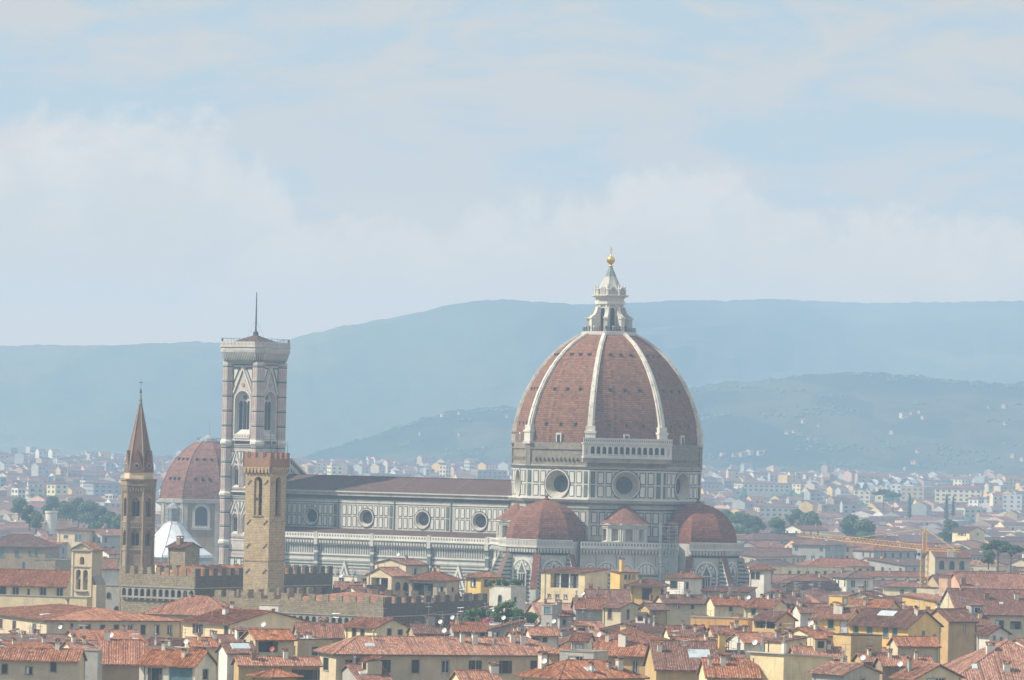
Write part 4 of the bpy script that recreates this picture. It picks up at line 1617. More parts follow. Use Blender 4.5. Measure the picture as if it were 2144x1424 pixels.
be.box(-0.3, 0.3, -h + 0.3, h - 0.3, 45.9, 46.5, M['iron'])
be.lathe([(0.9, 44.0), (0.8, 44.4), (0.55, 45.2), (0.4, 45.7), (0.05, 45.9)], 14, M['patina'])
be.build('bell', bt_)
fl = MB()
fl.box(-h + 0.1, h - 0.1, -h + 0.1, h - 0.1, 41.0, 41.4, M['palace_stone'])
fl.box(-h + 0.1, h - 0.1, -h + 0.1, h - 0.1, 52.5, 52.9, M['palace_stone'])
fl.box(-2.6, 2.6, -2.6, 2.6, 54.9, 55.5, M['copper_green'])
fl.build('tower_floor', bt_)
cw = MB()
hc = 3.72
for n4 in ((-1, 0), (0, -1), (1, 0), (0, 1)):
    fr = Frame((n4[0] * hc, n4[1] * hc, 0), n4)
    fr0 = Frame((n4[0] * h, n4[1] * h, 0), n4)
    fbox(cw, fr, -hc, hc, 53.3, 55.2, -0.45, 0, M['red_brick'])
    merlons(cw, fr, -hc, hc, 4, 55.2, 56.5, 0.42, M['red_brick'], 0.58)
    corbels(cw, fr0, -h, h, 52.0, 53.35, 0.93, 0.47, M['brown_stone'], M['soffit'])
cw.build('battlement', bt_)
for i, (dx, dy, hh) in enumerate(((-2.9, -2.9, 4.6), (2.9, -1.0, 4.8))):
    r_ = MB()
    r_.tube((dx, dy, 55.0), (dx, dy, 56.5 + hh), 0.06, M['iron'], 4)
    r_.build('lightning_rod', bt_)

# ------------------------------------------------------------------ six-sided bell tower with spire
p_ = PT(292, 945, 1020)
bd = empty('spired_bell_tower', (p_.x, 1020, 0), R_(-6))
tag(bd, 'slender six sided brown stone bell tower with a pointed brick spire', 'bell tower')


def hexr(R, z):
    return [(R * math.cos(R_(60 * k)), R * math.sin(R_(60 * k)), z) for k in range(6)]


tw = MB()
RH = 3.55
AH = RH * math.cos(R_(30))
tw.loft([hexr(RH, 0), hexr(RH, 34.0)], M['spire_stone'])
HW_ = []
for k in range(6):
    a = R_(30 + 60 * k)
    n = (math.cos(a), math.sin(a))
    fr = Frame((n[0] * AH, n[1] * AH, 0), n)
    hf = RH / 2
    for z0, z1, s0, s1 in ((34.0, 40.0, 34.9, 37.4), (40.0, 48.6, 41.4, 44.6)):
        ar = arch(0, 1.9, s0, s1, 1.25, 8)
        hole_wall(tw, fr, -hf, hf, z0, z1, ar, M['spire_stone'])
        q = reveal(tw, fr, ar, 0, -0.45, M['spire_stone'], 0.92)
        fpoly(tw, fr, q, M['spire_stone'], -0.45)
        HW_.append((fr, s0, s1))
    for z in (34.0, 40.2, 39.0):
        fbox(tw, fr, -hf, hf, z, z + 0.25, 0, 0.2, M['stone_trim'])
    corbels(tw, fr, -hf, hf, 47.0, 48.4, 0.55, 0.3, M['spire_stone'], M['soffit'])
    corbels(tw, fr, -hf, hf, 39.3, 40.1, 0.5, 0.18, M['spire_stone'], M['soffit'])
    fbox(tw, fr, -hf - 0.2, hf + 0.2, 48.4, 49.6, -0.2, 0.42, M['spire_stone'])
    fbox(tw, fr, -hf - 0.3, hf + 0.3, 49.6, 49.95, -0.2, 0.62, M['red_brick'])
    for sg in (-1, 1):
        fbox(tw, fr, sg * hf - 0.3, sg * hf + 0.3, 0, 48.4, -0.3, 0.22, M['spire_stone'])
two = tw.build('tower_wall', bd)
for fr, s0, s1 in HW_:
    g_ = MB()
    for u in (-0.44, 0.44):
        fextr(g_, fr, arch(u, 0.66, s0 + 0.2, s1, 1.2, 6), -0.45, -0.36, M['window_dark'])
    g_.build('window', two)
s1_ = MB()
s1_.loft([hexr(3.25, 49.9), hexr(3.25, 51.4)], M['buff_plaster'])
s1_.loft([hexr(3.35, 51.4), hexr(3.2, 51.8), hexr(2.6, 55.6), hexr(0.28, 66.8)], M['spire_brick'])
so1 = s1_.build('spire', bd)
for k in range(6):
    a = R_(60 * k)
    r_ = MB()
    c_, s_ = math.cos(a), math.sin(a)
    r_.tube((3.2 * c_, 3.2 * s_, 51.8), (2.62 * c_, 2.62 * s_, 55.6), 0.16, M['stone_trim'], 5)
    r_.tube((2.62 * c_, 2.62 * s_, 55.6), (0.3 * c_, 0.3 * s_, 66.8), 0.15, M['stone_trim'], 5, 0.08)
    r_.build('spire_rib', so1)
    a = R_(30 + 60 * k)
    n = (math.cos(a), math.sin(a))
    fr = Frame((n[0] * 2.88, n[1] * 2.88, 0), n)
    gb = MB()
    fextr(gb, fr, [(-1.45, 51.4), (1.45, 51.4), (1.45, 52.4), (0, 56.3), (-1.45, 52.4)], -0.8, 0.08, M['spire_brick'])
    fextr(gb, fr, circle(0, 52.9, 0.62, 14), 0, 0.16, M['stone_trim'])
    for q in range(4):
        b = R_(45 + 90 * q)
        fextr(gb, fr, circle(0.22 * math.cos(b), 52.9 + 0.22 * math.sin(b), 0.2, 8), 0, 0.2, M['window_dark'])
    gb.build('spire_gable', so1)
fn_ = MB()
fn_.lathe([(0.5, 66.6), (0.3, 67.2), (0.4, 67.6), (0.2, 68.2), (0.2, 68.8), (0.06, 69.2)], 8, M['patina'])
fn_.lathe([(0.05, 69.0), (0.26, 69.3), (0.16, 69.9), (0.05, 70.2)], 6, M['iron'])
fn_.tube((0, 0, 69), (0, 0, 72.2), 0.05, M['iron'], 4)
fn_.box(-0.4, 0.4, -0.05, 0.05, 71.4, 71.55, M['iron'])
fn_.build('finial', bd)

# ------------------------------------------------------------------ red dome of the chapel behind the bell towers
p_ = PT(437, 945, 1640)
sl_o = empty('domed_chapel', (p_.x, 1640, 0), R_(-4))
tag(sl_o, 'domed chapel with a plain red brick dome half hidden behind the marble bell tower', 'chapel')


def octs(ap, z):
    R = ap / CO
    return [(R * math.cos(R_(-90 + 22.5 + 45 * k)), R * math.sin(R_(-90 + 22.5 + 45 * k)), z) for k in range(8)]


dr = MB()
dr.loft([octs(15.4, 0), octs(15.4, 38.0)], M['brown_plaster'])
for i in range(8):
    a = R_(-90 + 45 * i)
    n = (math.cos(a), math.sin(a))
    fr = Frame((n[0] * 15.4, n[1] * 15.4, 0), n)
    hb = 15.4 * S22
    for sg in (-1, 1):
        a_, b_ = sorted((sg * hb, sg * (hb - 1.5)))
        fbox(dr, fr, a_, b_, 0, 37.0, 0, 0.4, M['stained_marble'])
    fextr(dr, fr, grown(arch(0, 4.3, 29.0, 33.7, 1, 10), 1.0), 0, 0.35, M['white_marble'])
    fextr(dr, fr, arch(0, 4.3, 29.0, 33.7, 1, 10), 0.2, 0.42, M['window_dark'])
    fbox(dr, fr, -3.6, 3.6, 27.4, 28.2, 0, 0.5, M['stained_marble'])
dr.loft([octs(15.2, 36.6), octs(16.2, 37.0), octs(16.6, 38.3), octs(15.0, 38.6)], M['white_marble'])
dro = dr.build('drum', sl_o)
d2 = MB()
PR2 = [(38.3, 17.7), (41.5, 17.3), (44.3, 16.6), (48.6, 14.7), (53.0, 11.9), (56.6, 8.2), (58.6, 5.0), (59.0, 4.4)]
d2.loft([octs(r * CO, z) for z, r in PR2], M['apse_tile'], cap1=True)
for k in range(8):
    for (z, r, zz, rr) in [(PR2[i][0], PR2[i][1], PR2[i + 1][0], PR2[i + 1][1]) for i in range(len(PR2) - 2)]:
        a = R_(-90 + 22.5 + 45 * k)
        d2.tube((r * math.cos(a), r * math.sin(a), z), (rr * math.cos(a), rr * math.sin(a), zz), 0.16, M['apse_tile'], 5)
    n_ = R_(-90 + 45 * k)
    for z, r in ((45.6, 15.0), (52.6, 11.3)):
        for u in (-2.6, 0, 2.6):
            x_, y_ = math.cos(n_) * r, math.sin(n_) * r
            fr = Frame((x_, y_, 0), (math.cos(n_), math.sin(n_)))
            fbox(d2, fr, u - 0.4, u + 0.4, z - 0.5, z + 0.5, -1.5, 0.35, M['window_dark'])
d2.build('dome', sl_o)
l2 = MB()
l2.lathe([(4.6, 58.8), (4.6, 59.3), (3.2, 59.4), (3.0, 60.0), (0.8, 61.2), (0.3, 61.6), (0.1, 62.2), (0.06, 66.0)], 12, M['lead_sheet'])
for k in range(16):
    a = 2 * PI * k / 16
    l2.tube((4.3 * math.cos(a), 4.3 * math.sin(a), 59.2), (4.3 * math.cos(a), 4.3 * math.sin(a), 60.3), 0.06, M['iron'], 4)
    b = 2 * PI * (k + 1) / 16
    l2.tube((4.3 * math.cos(a), 4.3 * math.sin(a), 60.3), (4.3 * math.cos(b), 4.3 * math.sin(b), 60.3), 0.06, M['iron'], 4)
l2.build('lantern_cap', sl_o)

# ------------------------------------------------------------------ octagonal building wrapped in white sheets
p_ = PT(366, 945, 1420)
bp = empty('sheeted_building', (p_.x, 1420, 0), R_(-10))
tag(bp, 'octagonal building wrapped in white sheeting with a pyramid tent roof', 'building')
tn = MB()
rings = []
for r, z in ((13.3, 22.8), (12.9, 23.6), (10.0, 25.5), (6.6, 28.6), (3.9, 31.6), (2.0, 33.9)):
    rings.append([(r * (1.0 if i % 2 == 0 else 0.955) * math.cos(2 * PI * i / 16), r * (1.0 if i % 2 == 0 else 0.955) * math.sin(2 * PI * i / 16), z) for i in range(16)])
tn.loft(rings, M['tarpaulin'], cap1=True)
for i in range(0, 16, 2):
    for a, b in zip(rings, rings[1:]):
        tn.tube(a[i], b[i], 0.12, M['scaffold'], 4)
tn.build('tent_roof', bp)
tn = MB()
tn.loft([[(12.6 * math.cos(2 * PI * i / 8), 12.6 * math.sin(2 * PI * i / 8), z) for i in range(8)] for z in (0, 23.2)], M['tarpaulin'])
for i in range(8):
    a, b = 2 * PI * i / 8, 2 * PI * (i + 1) / 8
    for z in range(2, 23, 2):
        tn.tube((12.75 * math.cos(a), 12.75 * math.sin(a), z), (12.75 * math.cos(b), 12.75 * math.sin(b), z), 0.06, M['scaffold'], 4)
tn.build('sheeted_wall', bp)
tn = MB()
for i in range(8):
    a, b = 2 * PI * i / 8, 2 * PI * (i + 1) / 8
    A_, B_ = (2.7 * math.cos(a), 2.7 * math.sin(a)), (2.7 * math.cos(b), 2.7 * math.sin(b))
    tn.tube((*A_, 33.0), (*A_, 39.6), 0.09, M['scaffold'], 4)
    for z in (34, 35.2, 36.4, 37.6, 38.8, 39.6):
        tn.tube((*A_, z), (*B_, z), 0.07, M['scaffold'], 4)
    tn.tube((*A_, 34), (*B_, 37.6), 0.05, M['scaffold'], 4)
tn.lathe([(2.1, 33.4), (2.1, 37.6), (2.4, 37.8), (0.2, 39.8), (0.1, 40.6)], 8, M['lead_sheet'])
tn.build('scaffold_cage', bp)


# ------------------------------------------------------------------ houses
def proj(x, y, z):
    a, b = x / y, (z - H) / y
    xc, yc = a * cr + b * sr, -a * sr + b * cr
    return CX + xc * F, CY - yc * F


def wall_grid(mb, fr, u0, u1, v0, v1, holes, m, depth=0.22):
    us = sorted(set([u0, u1] + [h[0] for h in holes] + [h[1] for h in holes]))
    vs = sorted(set([v0, v1] + [h[2] for h in holes] + [h[3] for h in holes]))
    for a, b in zip(us, us[1:]):
        if b - a < 1e-5:
            continue
        run = None
        for c, d in zip(vs, vs[1:]):
            inside = any(h[0] - 1e-6 <= a and b <= h[1] + 1e-6 and h[2] - 1e-6 <= c and d <= h[3] + 1e-6 for h in holes)
            if inside:
                if run is not None:
                    fquad(mb, fr, a, b, run, c, m)
                    run = None
            elif run is None:
                run = c
        if run is not None:
            fquad(mb, fr, a, b, run, v1, m)
    for h in holes:
        dd = h[4] if len(h) > 4 else depth
        pl_ = [(h[0], h[2]), (h[1], h[2]), (h[1], h[3]), (h[0], h[3])]
        reveal(mb, fr, pl_, 0, -dd, m)


SHUT = {'shut': 'brown_shutter', 'green': 'green_shutter', 'blue': 'blue_shutter', 'white': 'white_paint', 'open': 'brown_shutter', 'opengreen': 'green_shutter'}
rw = random.Random(3)


def add_window(fr, u0, u1, v0, v1, style, parent, far=False):
    g_ = MB()
    w_, h_ = u1 - u0, v1 - v0
    if far:
        fbox(g_, fr, u0 - 0.1, u1 + 0.1, v0 - 0.15, v1 + 0.1, 0, 0.05, M['stone_trim'])
        fbox(g_, fr, u0, u1, v0, v1, 0.0, 0.09, M[SHUT.get(style, 'window_dark')])
        if style in ('plain', 'open'):
            fbox(g_, fr, (u0 + u1) / 2 - 0.05, (u0 + u1) / 2 + 0.05, v0, v1, 0.05, 0.12, M['white_paint'])
        g_.build('window', parent)
        return
    if style == 'arch':
        tr = grown(arch((u0 + u1) / 2, w_, v0, v1 - w_ / 2, 1, 8), 0.16)
        fextr(g_, fr, tr, 0, 0.05, M['stone_trim'])
        fextr(g_, fr, arch((u0 + u1) / 2, w_, v0, v1 - w_ / 2, 1, 8), 0, 0.07, M['window_dark'])
        g_.build('window', parent)
        return
    if style == 'loggia':
        fquad(g_, fr, u0, u1, v0, v1, M['pane_and_shade'], -1.9)  # back of the loggia painted dark for the shade in it
        n = max(1, int(w_ / 2.2))
        for i in range(1, n):
            u = u0 + w_ * i / n
            fbox(g_, fr, u - 0.12, u + 0.12, v0, v1, -0.5, -0.2, M['white_paint' if rw.random() < 0.4 else 'brown_shutter'])
        fbox(g_, fr, u0, u1, v0 + 0.9, v0 + 1.0, -0.25, -0.15, M['iron'])
        for i in range(int(w_ / 1.8)):
            a = u0 + 0.5 + i * 1.8
            fbox(g_, fr, a, a + 1.0, v0, v1 - 0.5, -1.88, -1.8, M['skylight_glass' if rw.random() < 0.5 else 'brown_shutter'])
        g_.build('loggia', parent)
        return
    m = M['white_paint'] if rw.random() < 0.45 else M['brown_shutter']
    if style in ('shut', 'green', 'blue', 'white'):
        sm_ = M[SHUT[style]]
        fquad(g_, fr, u0, u1, v0, v1, M['window_dark'], -0.2)
        k = (u0 + u1) / 2
        for a, b in ((u0 + 0.02, k - 0.02), (k + 0.02, u1 - 0.02)):
            fbox(g_, fr, a, b, v0 + 0.02, v1 - 0.02, -0.14, -0.08, sm_)
            z = v0 + 0.15
            while z < v1 - 0.15:
                fbox(g_, fr, a + 0.06, b - 0.06, z, z + 0.06, -0.08, -0.05, sm_)
                z += 0.16
    else:
        fquad(g_, fr, u0, u1, v0, v1, M['window_dark'], -0.2)
        t = 0.07
        for a, b, c, d in ((u0, u0 + t, v0, v1), (u1 - t, u1, v0, v1), (u0 + t, u1 - t, v0, v0 + t), (u0 + t, u1 - t, v1 - t, v1)):
            fbox(g_, fr, a, b, c, d, -0.19, -0.12, m)
        n = max(2, int(round(w_ / 0.65)))
        for i in range(1, n):
            u = u0 + w_ * i / n
            fbox(g_, fr, u - 0.04, u + 0.04, v0 + t, v1 - t, -0.19, -0.13, m)
        if style.startswith('open'):
            for a, b in ((u0 - w_ * 0.46, u0 - 0.04), (u1 + 0.04, u1 + w_ * 0.46)):
                fbox(g_, fr, a, b, v0, v1, 0.03, 0.09, M[SHUT[style]])
        elif rw.random() < 0.3:
            fbox(g_, fr, u0 + t, u0 + w_ * 0.45, v0 + t, v1 - t, -0.2, -0.17, M['white_paint'])
    t = 0.14
    if not style.startswith('open'):
        for a, b, c, d in ((u0 - t, u0, v0, v1 + t), (u1, u1 + t, v0, v1 + t), (u0, u1, v1, v1 + t)):
            fbox(g_, fr, a, b, c, d, -0.02, 0.05, M['stone_trim'])
    fbox(g_, fr, u0 - 0.2, u1 + 0.2, v0 - 0.12, v0, -0.02, 0.14, M['stone_trim'])
    g_.build('window', parent)


rr_ = random.Random(12)


def ribs(mb, poly, m, period=0.38, h=0.08):
    """rows of curved cover tiles running down a roof plane"""
    P3 = [Vector(p) for p in poly]
    n = Vector((0, 0, 0))
    for i in range(len(P3)):
        n += (P3[i] - P3[0]).cross(P3[(i + 1) % len(P3)] - P3[0])
    n.normalize()
    t = Vector((-n.y, n.x, 0))
    if n.z < 0.2 or t.length < 0.05:
        return
    t.normalize()
    b = n.cross(t)
    uv = [(p.dot(t), p.dot(b)) for p in P3]
    d0 = P3[0].dot(n)
    u = min(q[0] for q in uv) + period * 0.5
    u1 = max(q[0] for q in uv)
    alt = [m, m, m, m, m, m, M['roof_tile'], M['brown_tile']]
    while u < u1:
        vs = []
        for i in range(len(uv)):
            a, c = uv[i], uv[(i + 1) % len(uv)]
            if (a[0] - u) * (c[0] - u) < 0:
                vs.append(a[1] + (c[1] - a[1]) * (u - a[0]) / (c[0] - a[0]))
        if len(vs) >= 2:
            v0, v1 = min(vs), max(vs)
            v = v0
            mm = rr_.choice(alt)
            while v < v1 - 0.05:
                ve = min(v1, v + rr_.uniform(1.2, 3.5))
                w_ = period * 0.27
                hh = h * rr_.uniform(0.75, 1.25)
                q = [t * (u + k) + b * vv + n * (d0 + z) for vv in (v, ve) for k, z in ((-w_, 0.0), (0.0, hh), (w_, 0.0))]
                mb.face([q[0], q[1], q[4], q[3]], mm)
                mb.face([q[1], q[2], q[5], q[4]], mm)
                mb.face([q[0], q[2], q[1]], M['soffit'])
                v = ve
                if rr_.random() < 0.35:
                    mm = rr_.choice(alt)
        u += period


def chimney(parent, x, y, z, h, w, mat='white_plaster', pots=0):
    g_ = MB()
    g_.box(x - w / 2, x + w / 2, y - w * 0.4, y + w * 0.4, z - 0.8, z + h, M[mat])
    g_.box(x - w / 2 - 0.08, x + w / 2 + 0.08, y - w * 0.4 - 0.08, y + w * 0.4 + 0.08, z + h, z + h + 0.1, M['stone_trim'])
    if pots == 2:
        g_.lathe([(0.14, z + h + 0.1), (0.12, z + h + 0.8), (0.22, z + h + 0.85), (0.22, z + h + 1.05), (0.02, z + h + 1.2)], 8, M['steel'], (x, y))
    else:
        for sx in (-1, 1):
            for sy in (-1, 1):
                g_.box(x + sx * (w / 2 - 0.1) - 0.07, x + sx * (w / 2 - 0.1) + 0.07, y + sy * (w * 0.4 - 0.1) - 0.07, y + sy * (w * 0.4 - 0.1) + 0.07, z + h + 0.1, z + h + 0.38, M['red_brick'])
        a, b = w / 2 + 0.1, w * 0.4 + 0.1
        zt = z + h + 0.38
        for q in ([(x - a, y - b, zt), (x + a, y - b, zt), (x + a, y, zt + 0.25), (x - a, y, zt + 0.25)], [(x + a, y + b, zt), (x - a, y + b, zt), (x - a, y, zt + 0.25), (x + a, y, zt + 0.25)]):
            g_.face(q, M['roof_tile'])
            g_.face([(p[0], p[1], p[2] - 0.05) for p in reversed(q)], M['soffit'])
    return g_.build('chimney', parent)


rd = random.Random(31)


def dormer(parent, x, y, z, w_, h_, ang, wallm, tilem):
    """little roof hut with a window and its own tiled slope"""
    c_, s_ = math.cos(ang), math.sin(ang)
    d_ = w_ * 0.9
    g_ = MB()

    def q(u, v):
        return (x + u * c_ - v * s_, y + u * s_ + v * c_)
    pl_ = [q(-w_ / 2, -d_ / 2), q(w_ / 2, -d_ / 2), q(w_ / 2, d_ / 2), q(-w_ / 2, d_ / 2)]
    g_.prism(pl_, z - 1.5, z + h_, M[wallm])
    ro_ = [q(-w_ / 2 - .25, -d_ / 2 - .3), q(w_ / 2 + .25, -d_ / 2 - .3), q(w_ / 2 + .25, d_ / 2 + .2), q(-w_ / 2 - .25, d_ / 2 + .2)]
    top = [(*ro_[0], z + h_ + 0.12), (*ro_[1], z + h_ + 0.12), (*ro_[2], z + h_ + 0.65), (*ro_[3], z + h_ + 0.65)]
    g_.loft([[(a, b, e - 0.12) for a, b, e in top], top], M['soffit'])
    g_.face(top, M[tilem])
    g_.face([(a, b, e - 0.12) for a, b, e in reversed(top)], M['soffit'])
    ribs(g_, top, M[tilem])
    p0 = q(0, -d_ / 2)
    fr = Frame((p0[0], p0[1], z), (s_, -c_))
    o = g_.build('dormer', parent)
    k = MB()
    fbox(k, fr, -w_ * 0.28, w_ * 0.28, h_ * 0.15, h_ * 0.82, 0, 0.06, M['white_paint' if rd.random() < 0.4 else 'brown_shutter'])
    fbox(k, fr, -w_ * 0.22, -0.04, h_ * 0.2, h_ * 0.77, 0, 0.09, M['window_dark'])
    fbox(k, fr, 0.04, w_ * 0.22, h_ * 0.2, h_ * 0.77, 0, 0.09, M['window_dark'])
    k.build('window', o) if False else inst('dormer_window', k.mesh('dormer_window'), parent)


def dish(parent, x, y, z, yaw, r=0.5, mat='dish_white'):
    g_ = MB()
    d = Vector((math.sin(yaw), -math.cos(yaw), 0.45)).normalized()
    a = d.orthogonal().normalized()
    b = d.cross(a)
    c = Vector((x, y, z + 1.3))
    rings = []
    for k in range(4):
        rr = r * k / 3 + 0.01
        rings.append([c + (a * math.cos(2 * PI * i / 14) + b * math.sin(2 * PI * i / 14)) * rr + d * (0.16 * (k / 3) ** 2) for i in range(14)])
    g_.loft(rings, M[mat])
    g_.loft([[p - d * 0.03 for p in reversed(q)] for q in rings], M['steel'])
    g_.tube((x, y, z - 0.3), c, 0.04, M['steel'], 5)
    g_.tube(c - b * r * 0.9 + d * 0.1, c + d * 0.5, 0.02, M['steel'], 4)
    g_.build('satellite_dish', parent)


def antenna(parent, x, y, z, h, yaw):
    g_ = MB()
    g_.tube((x, y, z - 0.3), (x, y, z + h), 0.05, M['steel'], 4)
    d = Vector((math.cos(yaw), math.sin(yaw), 0))
    e = Vector((-d.y, d.x, 0))
    for zz, L in ((h - 0.1, 0.8), (h - 0.8, 0.55)):
        c = Vector((x, y, z + zz))
        g_.tube(c - d * L, c + d * L, 0.035, M['steel'], 4)
        for i in range(5):
            q = c + d * L * (-1 + 0.5 * i)
            g_.tube(q - e * 0.3, q + e * 0.3, 0.028, M['steel'], 3)
    g_.build('antenna', parent)


def house_w(name, label, x, y, ze, wA, wB, phi, wall='cream', roof='gx', tile='roof_tile', rise=2.0, wins=(), far=False, chims=(), dishes=(), ants=(), sky=(), group=None,
            cat='house', over=0.65, drop=2.0, z0=0.0, parapet=0.9, extra=None, rib=None):
    """corner (x, y) nearest the viewer; wall B runs to the right, wall A to the left. wins: (face, u, z top, w, h, style) in metres"""
    root = empty(name, (x, y, 0), phi)
    tag(root, label, cat, group)
    wm = M[wall] if wall in M else M[wall + '_plaster']
    tm = M[tile]
    fA, fB = Frame((0, 0, 0), (-1, 0)), Frame((0, 0, 0), (0, -1))
    mb = MB()
    hA, hB, WL = [], [], []
    for f, u, zt, w_, h_, st in wins:
        u = (u if f == 'B' else -u)
        lim = (0.15, wB - 0.15) if f == 'B' else (-wA + 0.15, -0.15)
        a, b = max(lim[0], u - w_ / 2), min(lim[1], u + w_ / 2)
        if b - a < 0.25:
            continue
        r = (a, b, zt - h_, zt, 1.9 if st == 'loggia' else 0.22)
        WL.append((f, r, st))
        if not far and st != 'arch':
            (hB if f == 'B' else hA).append(r)
    top = ze
    wall_grid(mb, fA, -wA, 0, z0, top, hA, wm)
    wall_grid(mb, fB, 0, wB, z0, top, hB, wm)
    fquad(mb, Frame((wB, 0, 0), (1, 0)), 0, wA, z0, top, wm)
    fquad(mb, Frame((0, wA, 0), (0, 1)), -wB, 0, z0, top, wm)
    r_ = MB()
    t = 0.2
    zf = None
    rib = (not far) if rib is None else rib
    if roof == 'flat':
        mb.face([(0, 0, ze - 0.3), (wB, 0, ze - 0.3), (wB, wA, ze - 0.3), (0, wA, ze - 0.3)], M['concrete'])
        for q in ((-0.12, wB + 0.12, -0.12, 0.2), (-0.12, wB + 0.12, wA - 0.2, wA + 0.12), (-0.12, 0.2, 0.2, wA - 0.2), (wB - 0.2, wB + 0.12, 0.2, wA - 0.2)):
            r_.box(q[0], q[1], q[2], q[3], ze, ze + 0.14, M['stone_trim'] if tile == 'roof_tile' else tm)
        zf = lambda x_, y_: ze - 0.3
    elif roof in ('gx', 'gy'):
        L, S = (wB, wA) if roof == 'gx' else (wA, wB)
        k = rise / (S / 2)
        og = 0.35

        def q(l, s_, z):
            return (l, s_, z) if roof == 'gx' else (s_, l, z)
        flip = roof == 'gy'

        def fc(pts_, m_):
            r_.face(pts_[::-1] if flip else pts_, m_)
        zr, zl = ze + rise, ze - k * over
        for sgn in (0, 1):
            s_e = -over if sgn == 0 else S + over
            top_ = [q(-og, s_e, zl + t), q(L + og, s_e, zl + t), q(L + og, S / 2, zr + t), q(-og, S / 2, zr + t)]
            bot_ = [q(-og, s_e, zl), q(L + og, s_e, zl), q(L + og, S / 2, zr), q(-og, S / 2, zr)]
            if sgn == 0:
                fc(top_, tm)
                fc(bot_[::-1], M['soffit'])
                if rib:
                    ribs(r_, top_[::-1] if flip else top_, tm)
            else:
                fc(top_[::-1], tm)
                fc(bot_, M['soffit'])
                if rib:
                    ribs(r_, top_ if flip else top_[::-1], tm)
            e = [bot_[0], bot_[1], top_[1], top_[0]]
            fc(e if sgn == 0 else e[::-1], tm)
            e = [bot_[1], bot_[2], top_[2], top_[1]]
            fc(e if sgn == 0 else e[::-1], tm)
            e = [bot_[0], top_[0], top_[3], bot_[3]]
            fc(e if sgn == 0 else e[::-1], tm)
        for l, rev in ((0, 0), (L, 1)):
            tri = [q(l, 0, ze), q(l, S / 2, zr), q(l, S, ze)]
            if (rev == 1) != flip:
                tri = tri[::-1]
            mb.face(tri, wm)
        p0, p1 = q(-og, S / 2, zr + t), q(L + og, S / 2, zr + t)
        r_.tube(p0, p1, 0.16, tm, 5)
        zf = (lambda x_, y_: zr + t - abs((y_ if roof == 'gx' else x_) - S / 2) * k)
    elif roof in ('hip', 'pyr'):
        o = over
        r_.box(-o, wB + o, -o, wA + o, ze - 0.05, ze + 0.12, M['soffit'])
        a = min(wA, wB) / 2 + o
        zr = ze + 0.12 + rise
        base = [(-o, -o), (wB + o, -o), (wB + o, wA + o), (-o, wA + o)]
        if wB >= wA:
            ri = [(-o + a, wA / 2), (wB + o - a, wA / 2)]
            sl4 = [[base[0], base[1], ri[1], ri[0]], [base[1], base[2], ri[1]], [base[2], base[3], ri[0], ri[1]], [base[3], base[0], ri[0]]]
        else:
            ri = [(wB / 2, -o + a), (wB / 2, wA + o - a)]
            sl4 = [[base[0], base[1], ri[0]], [base[1], base[2], ri[1], ri[0]], [base[2], base[3], ri[1]], [base[3], base[0], ri[0], ri[1]]]
        for f in sl4:
            f3 = [(*p, ze + 0.13 if p in base else zr) for p in f]
            r_.face(f3, tm)
            if rib:
                ribs(r_, f3, tm)
        r_.tube((*ri[0], zr), (*ri[1], zr), 0.15, tm, 5)
        for b_ in base:
            n_ = min(ri, key=lambda p: (p[0] - b_[0]) ** 2 + (p[1] - b_[1]) ** 2)
            r_.tube((*b_, ze + 0.13), (*n_, zr), 0.13, tm, 5)

        def zf(x_, y_):
            e = min(x_ + o, wB + o - x_, y_ + o, wA + o - y_)
            return ze + 0.13 + rise * max(0, min(1, e / a))
    else:                                       # shed: plane rising or falling along one axis
        zz = {'shed': (0, 0, rise, rise), 'shedx': (0, rise, rise, 0), 'shedl': (rise, 0, 0, rise)}[roof]
        o = 0.4
        cs = [(-o, -o), (wB + o, -o), (wB + o, wA + o), (-o, wA + o)]
        tp_ = [(*c, ze + z + t) for c, z in zip(cs, zz)]
        bt2 = [(*c, ze + z) for c, z in zip(cs, zz)]
        r_.face(tp_, tm)
        if rib and tile != 'concrete':
            ribs(r_, tp_, tm)
        r_.face(bt2[::-1], M['soffit'])
        for i in range(4):
            j = (i + 1) % 4
            r_.face([bt2[i], bt2[j], tp_[j], tp_[i]], tm)
        cw_ = [(0, 0), (wB, 0), (wB, wA), (0, wA)]
        for i in range(4):
            j = (i + 1) % 4
            if zz[i] + zz[j] > 0:
                pp = [(*cw_[i], ze), (*cw_[j], ze), (*cw_[j], ze + zz[j]), (*cw_[i], ze + zz[i])]
                pp = [p for k_, p in enumerate(pp) if not (k_ == 2 and zz[j] == 0) and not (k_ == 3 and zz[i] == 0)]
                mb.face(pp, wm)
        zf = lambda x_, y_: ze + t + (rise * y_ / wA if roof == 'shed' else rise * x_ / wB if roof == 'shedx' else rise * (1 - x_ / wB))
    wo_ = mb.build('wall', root)
    ro = r_.build('roof', root) if r_.f else wo_
    if not far and ze > 6 and roof != 'flat':
        for x_, y_ in ((wB * 0.97, -0.09), (-0.09, wA * 0.9)):
            if rw.random() < 0.75:
                g_ = MB()
                g_.tube((x_, y_, 0), (x_, y_, ze - 0.1), 0.06, M[rw.choice(('iron', 'soffit', 'lead_sheet'))], 5)
                g_.build('drainpipe', wo_)
    for f, r, st in WL:
        add_window(fB if f == 'B' else fA, r[0], r[1], r[2], r[3], st, wo_, far)
    for c in chims:
        cx_, cy_ = c[0] * wB, c[1] * wA
        chimney(ro, cx_, cy_, zf(cx_, cy_), c[2], c[3], c[4] if len(c) > 4 else 'white_plaster', c[5] if len(c) > 5 else 0)
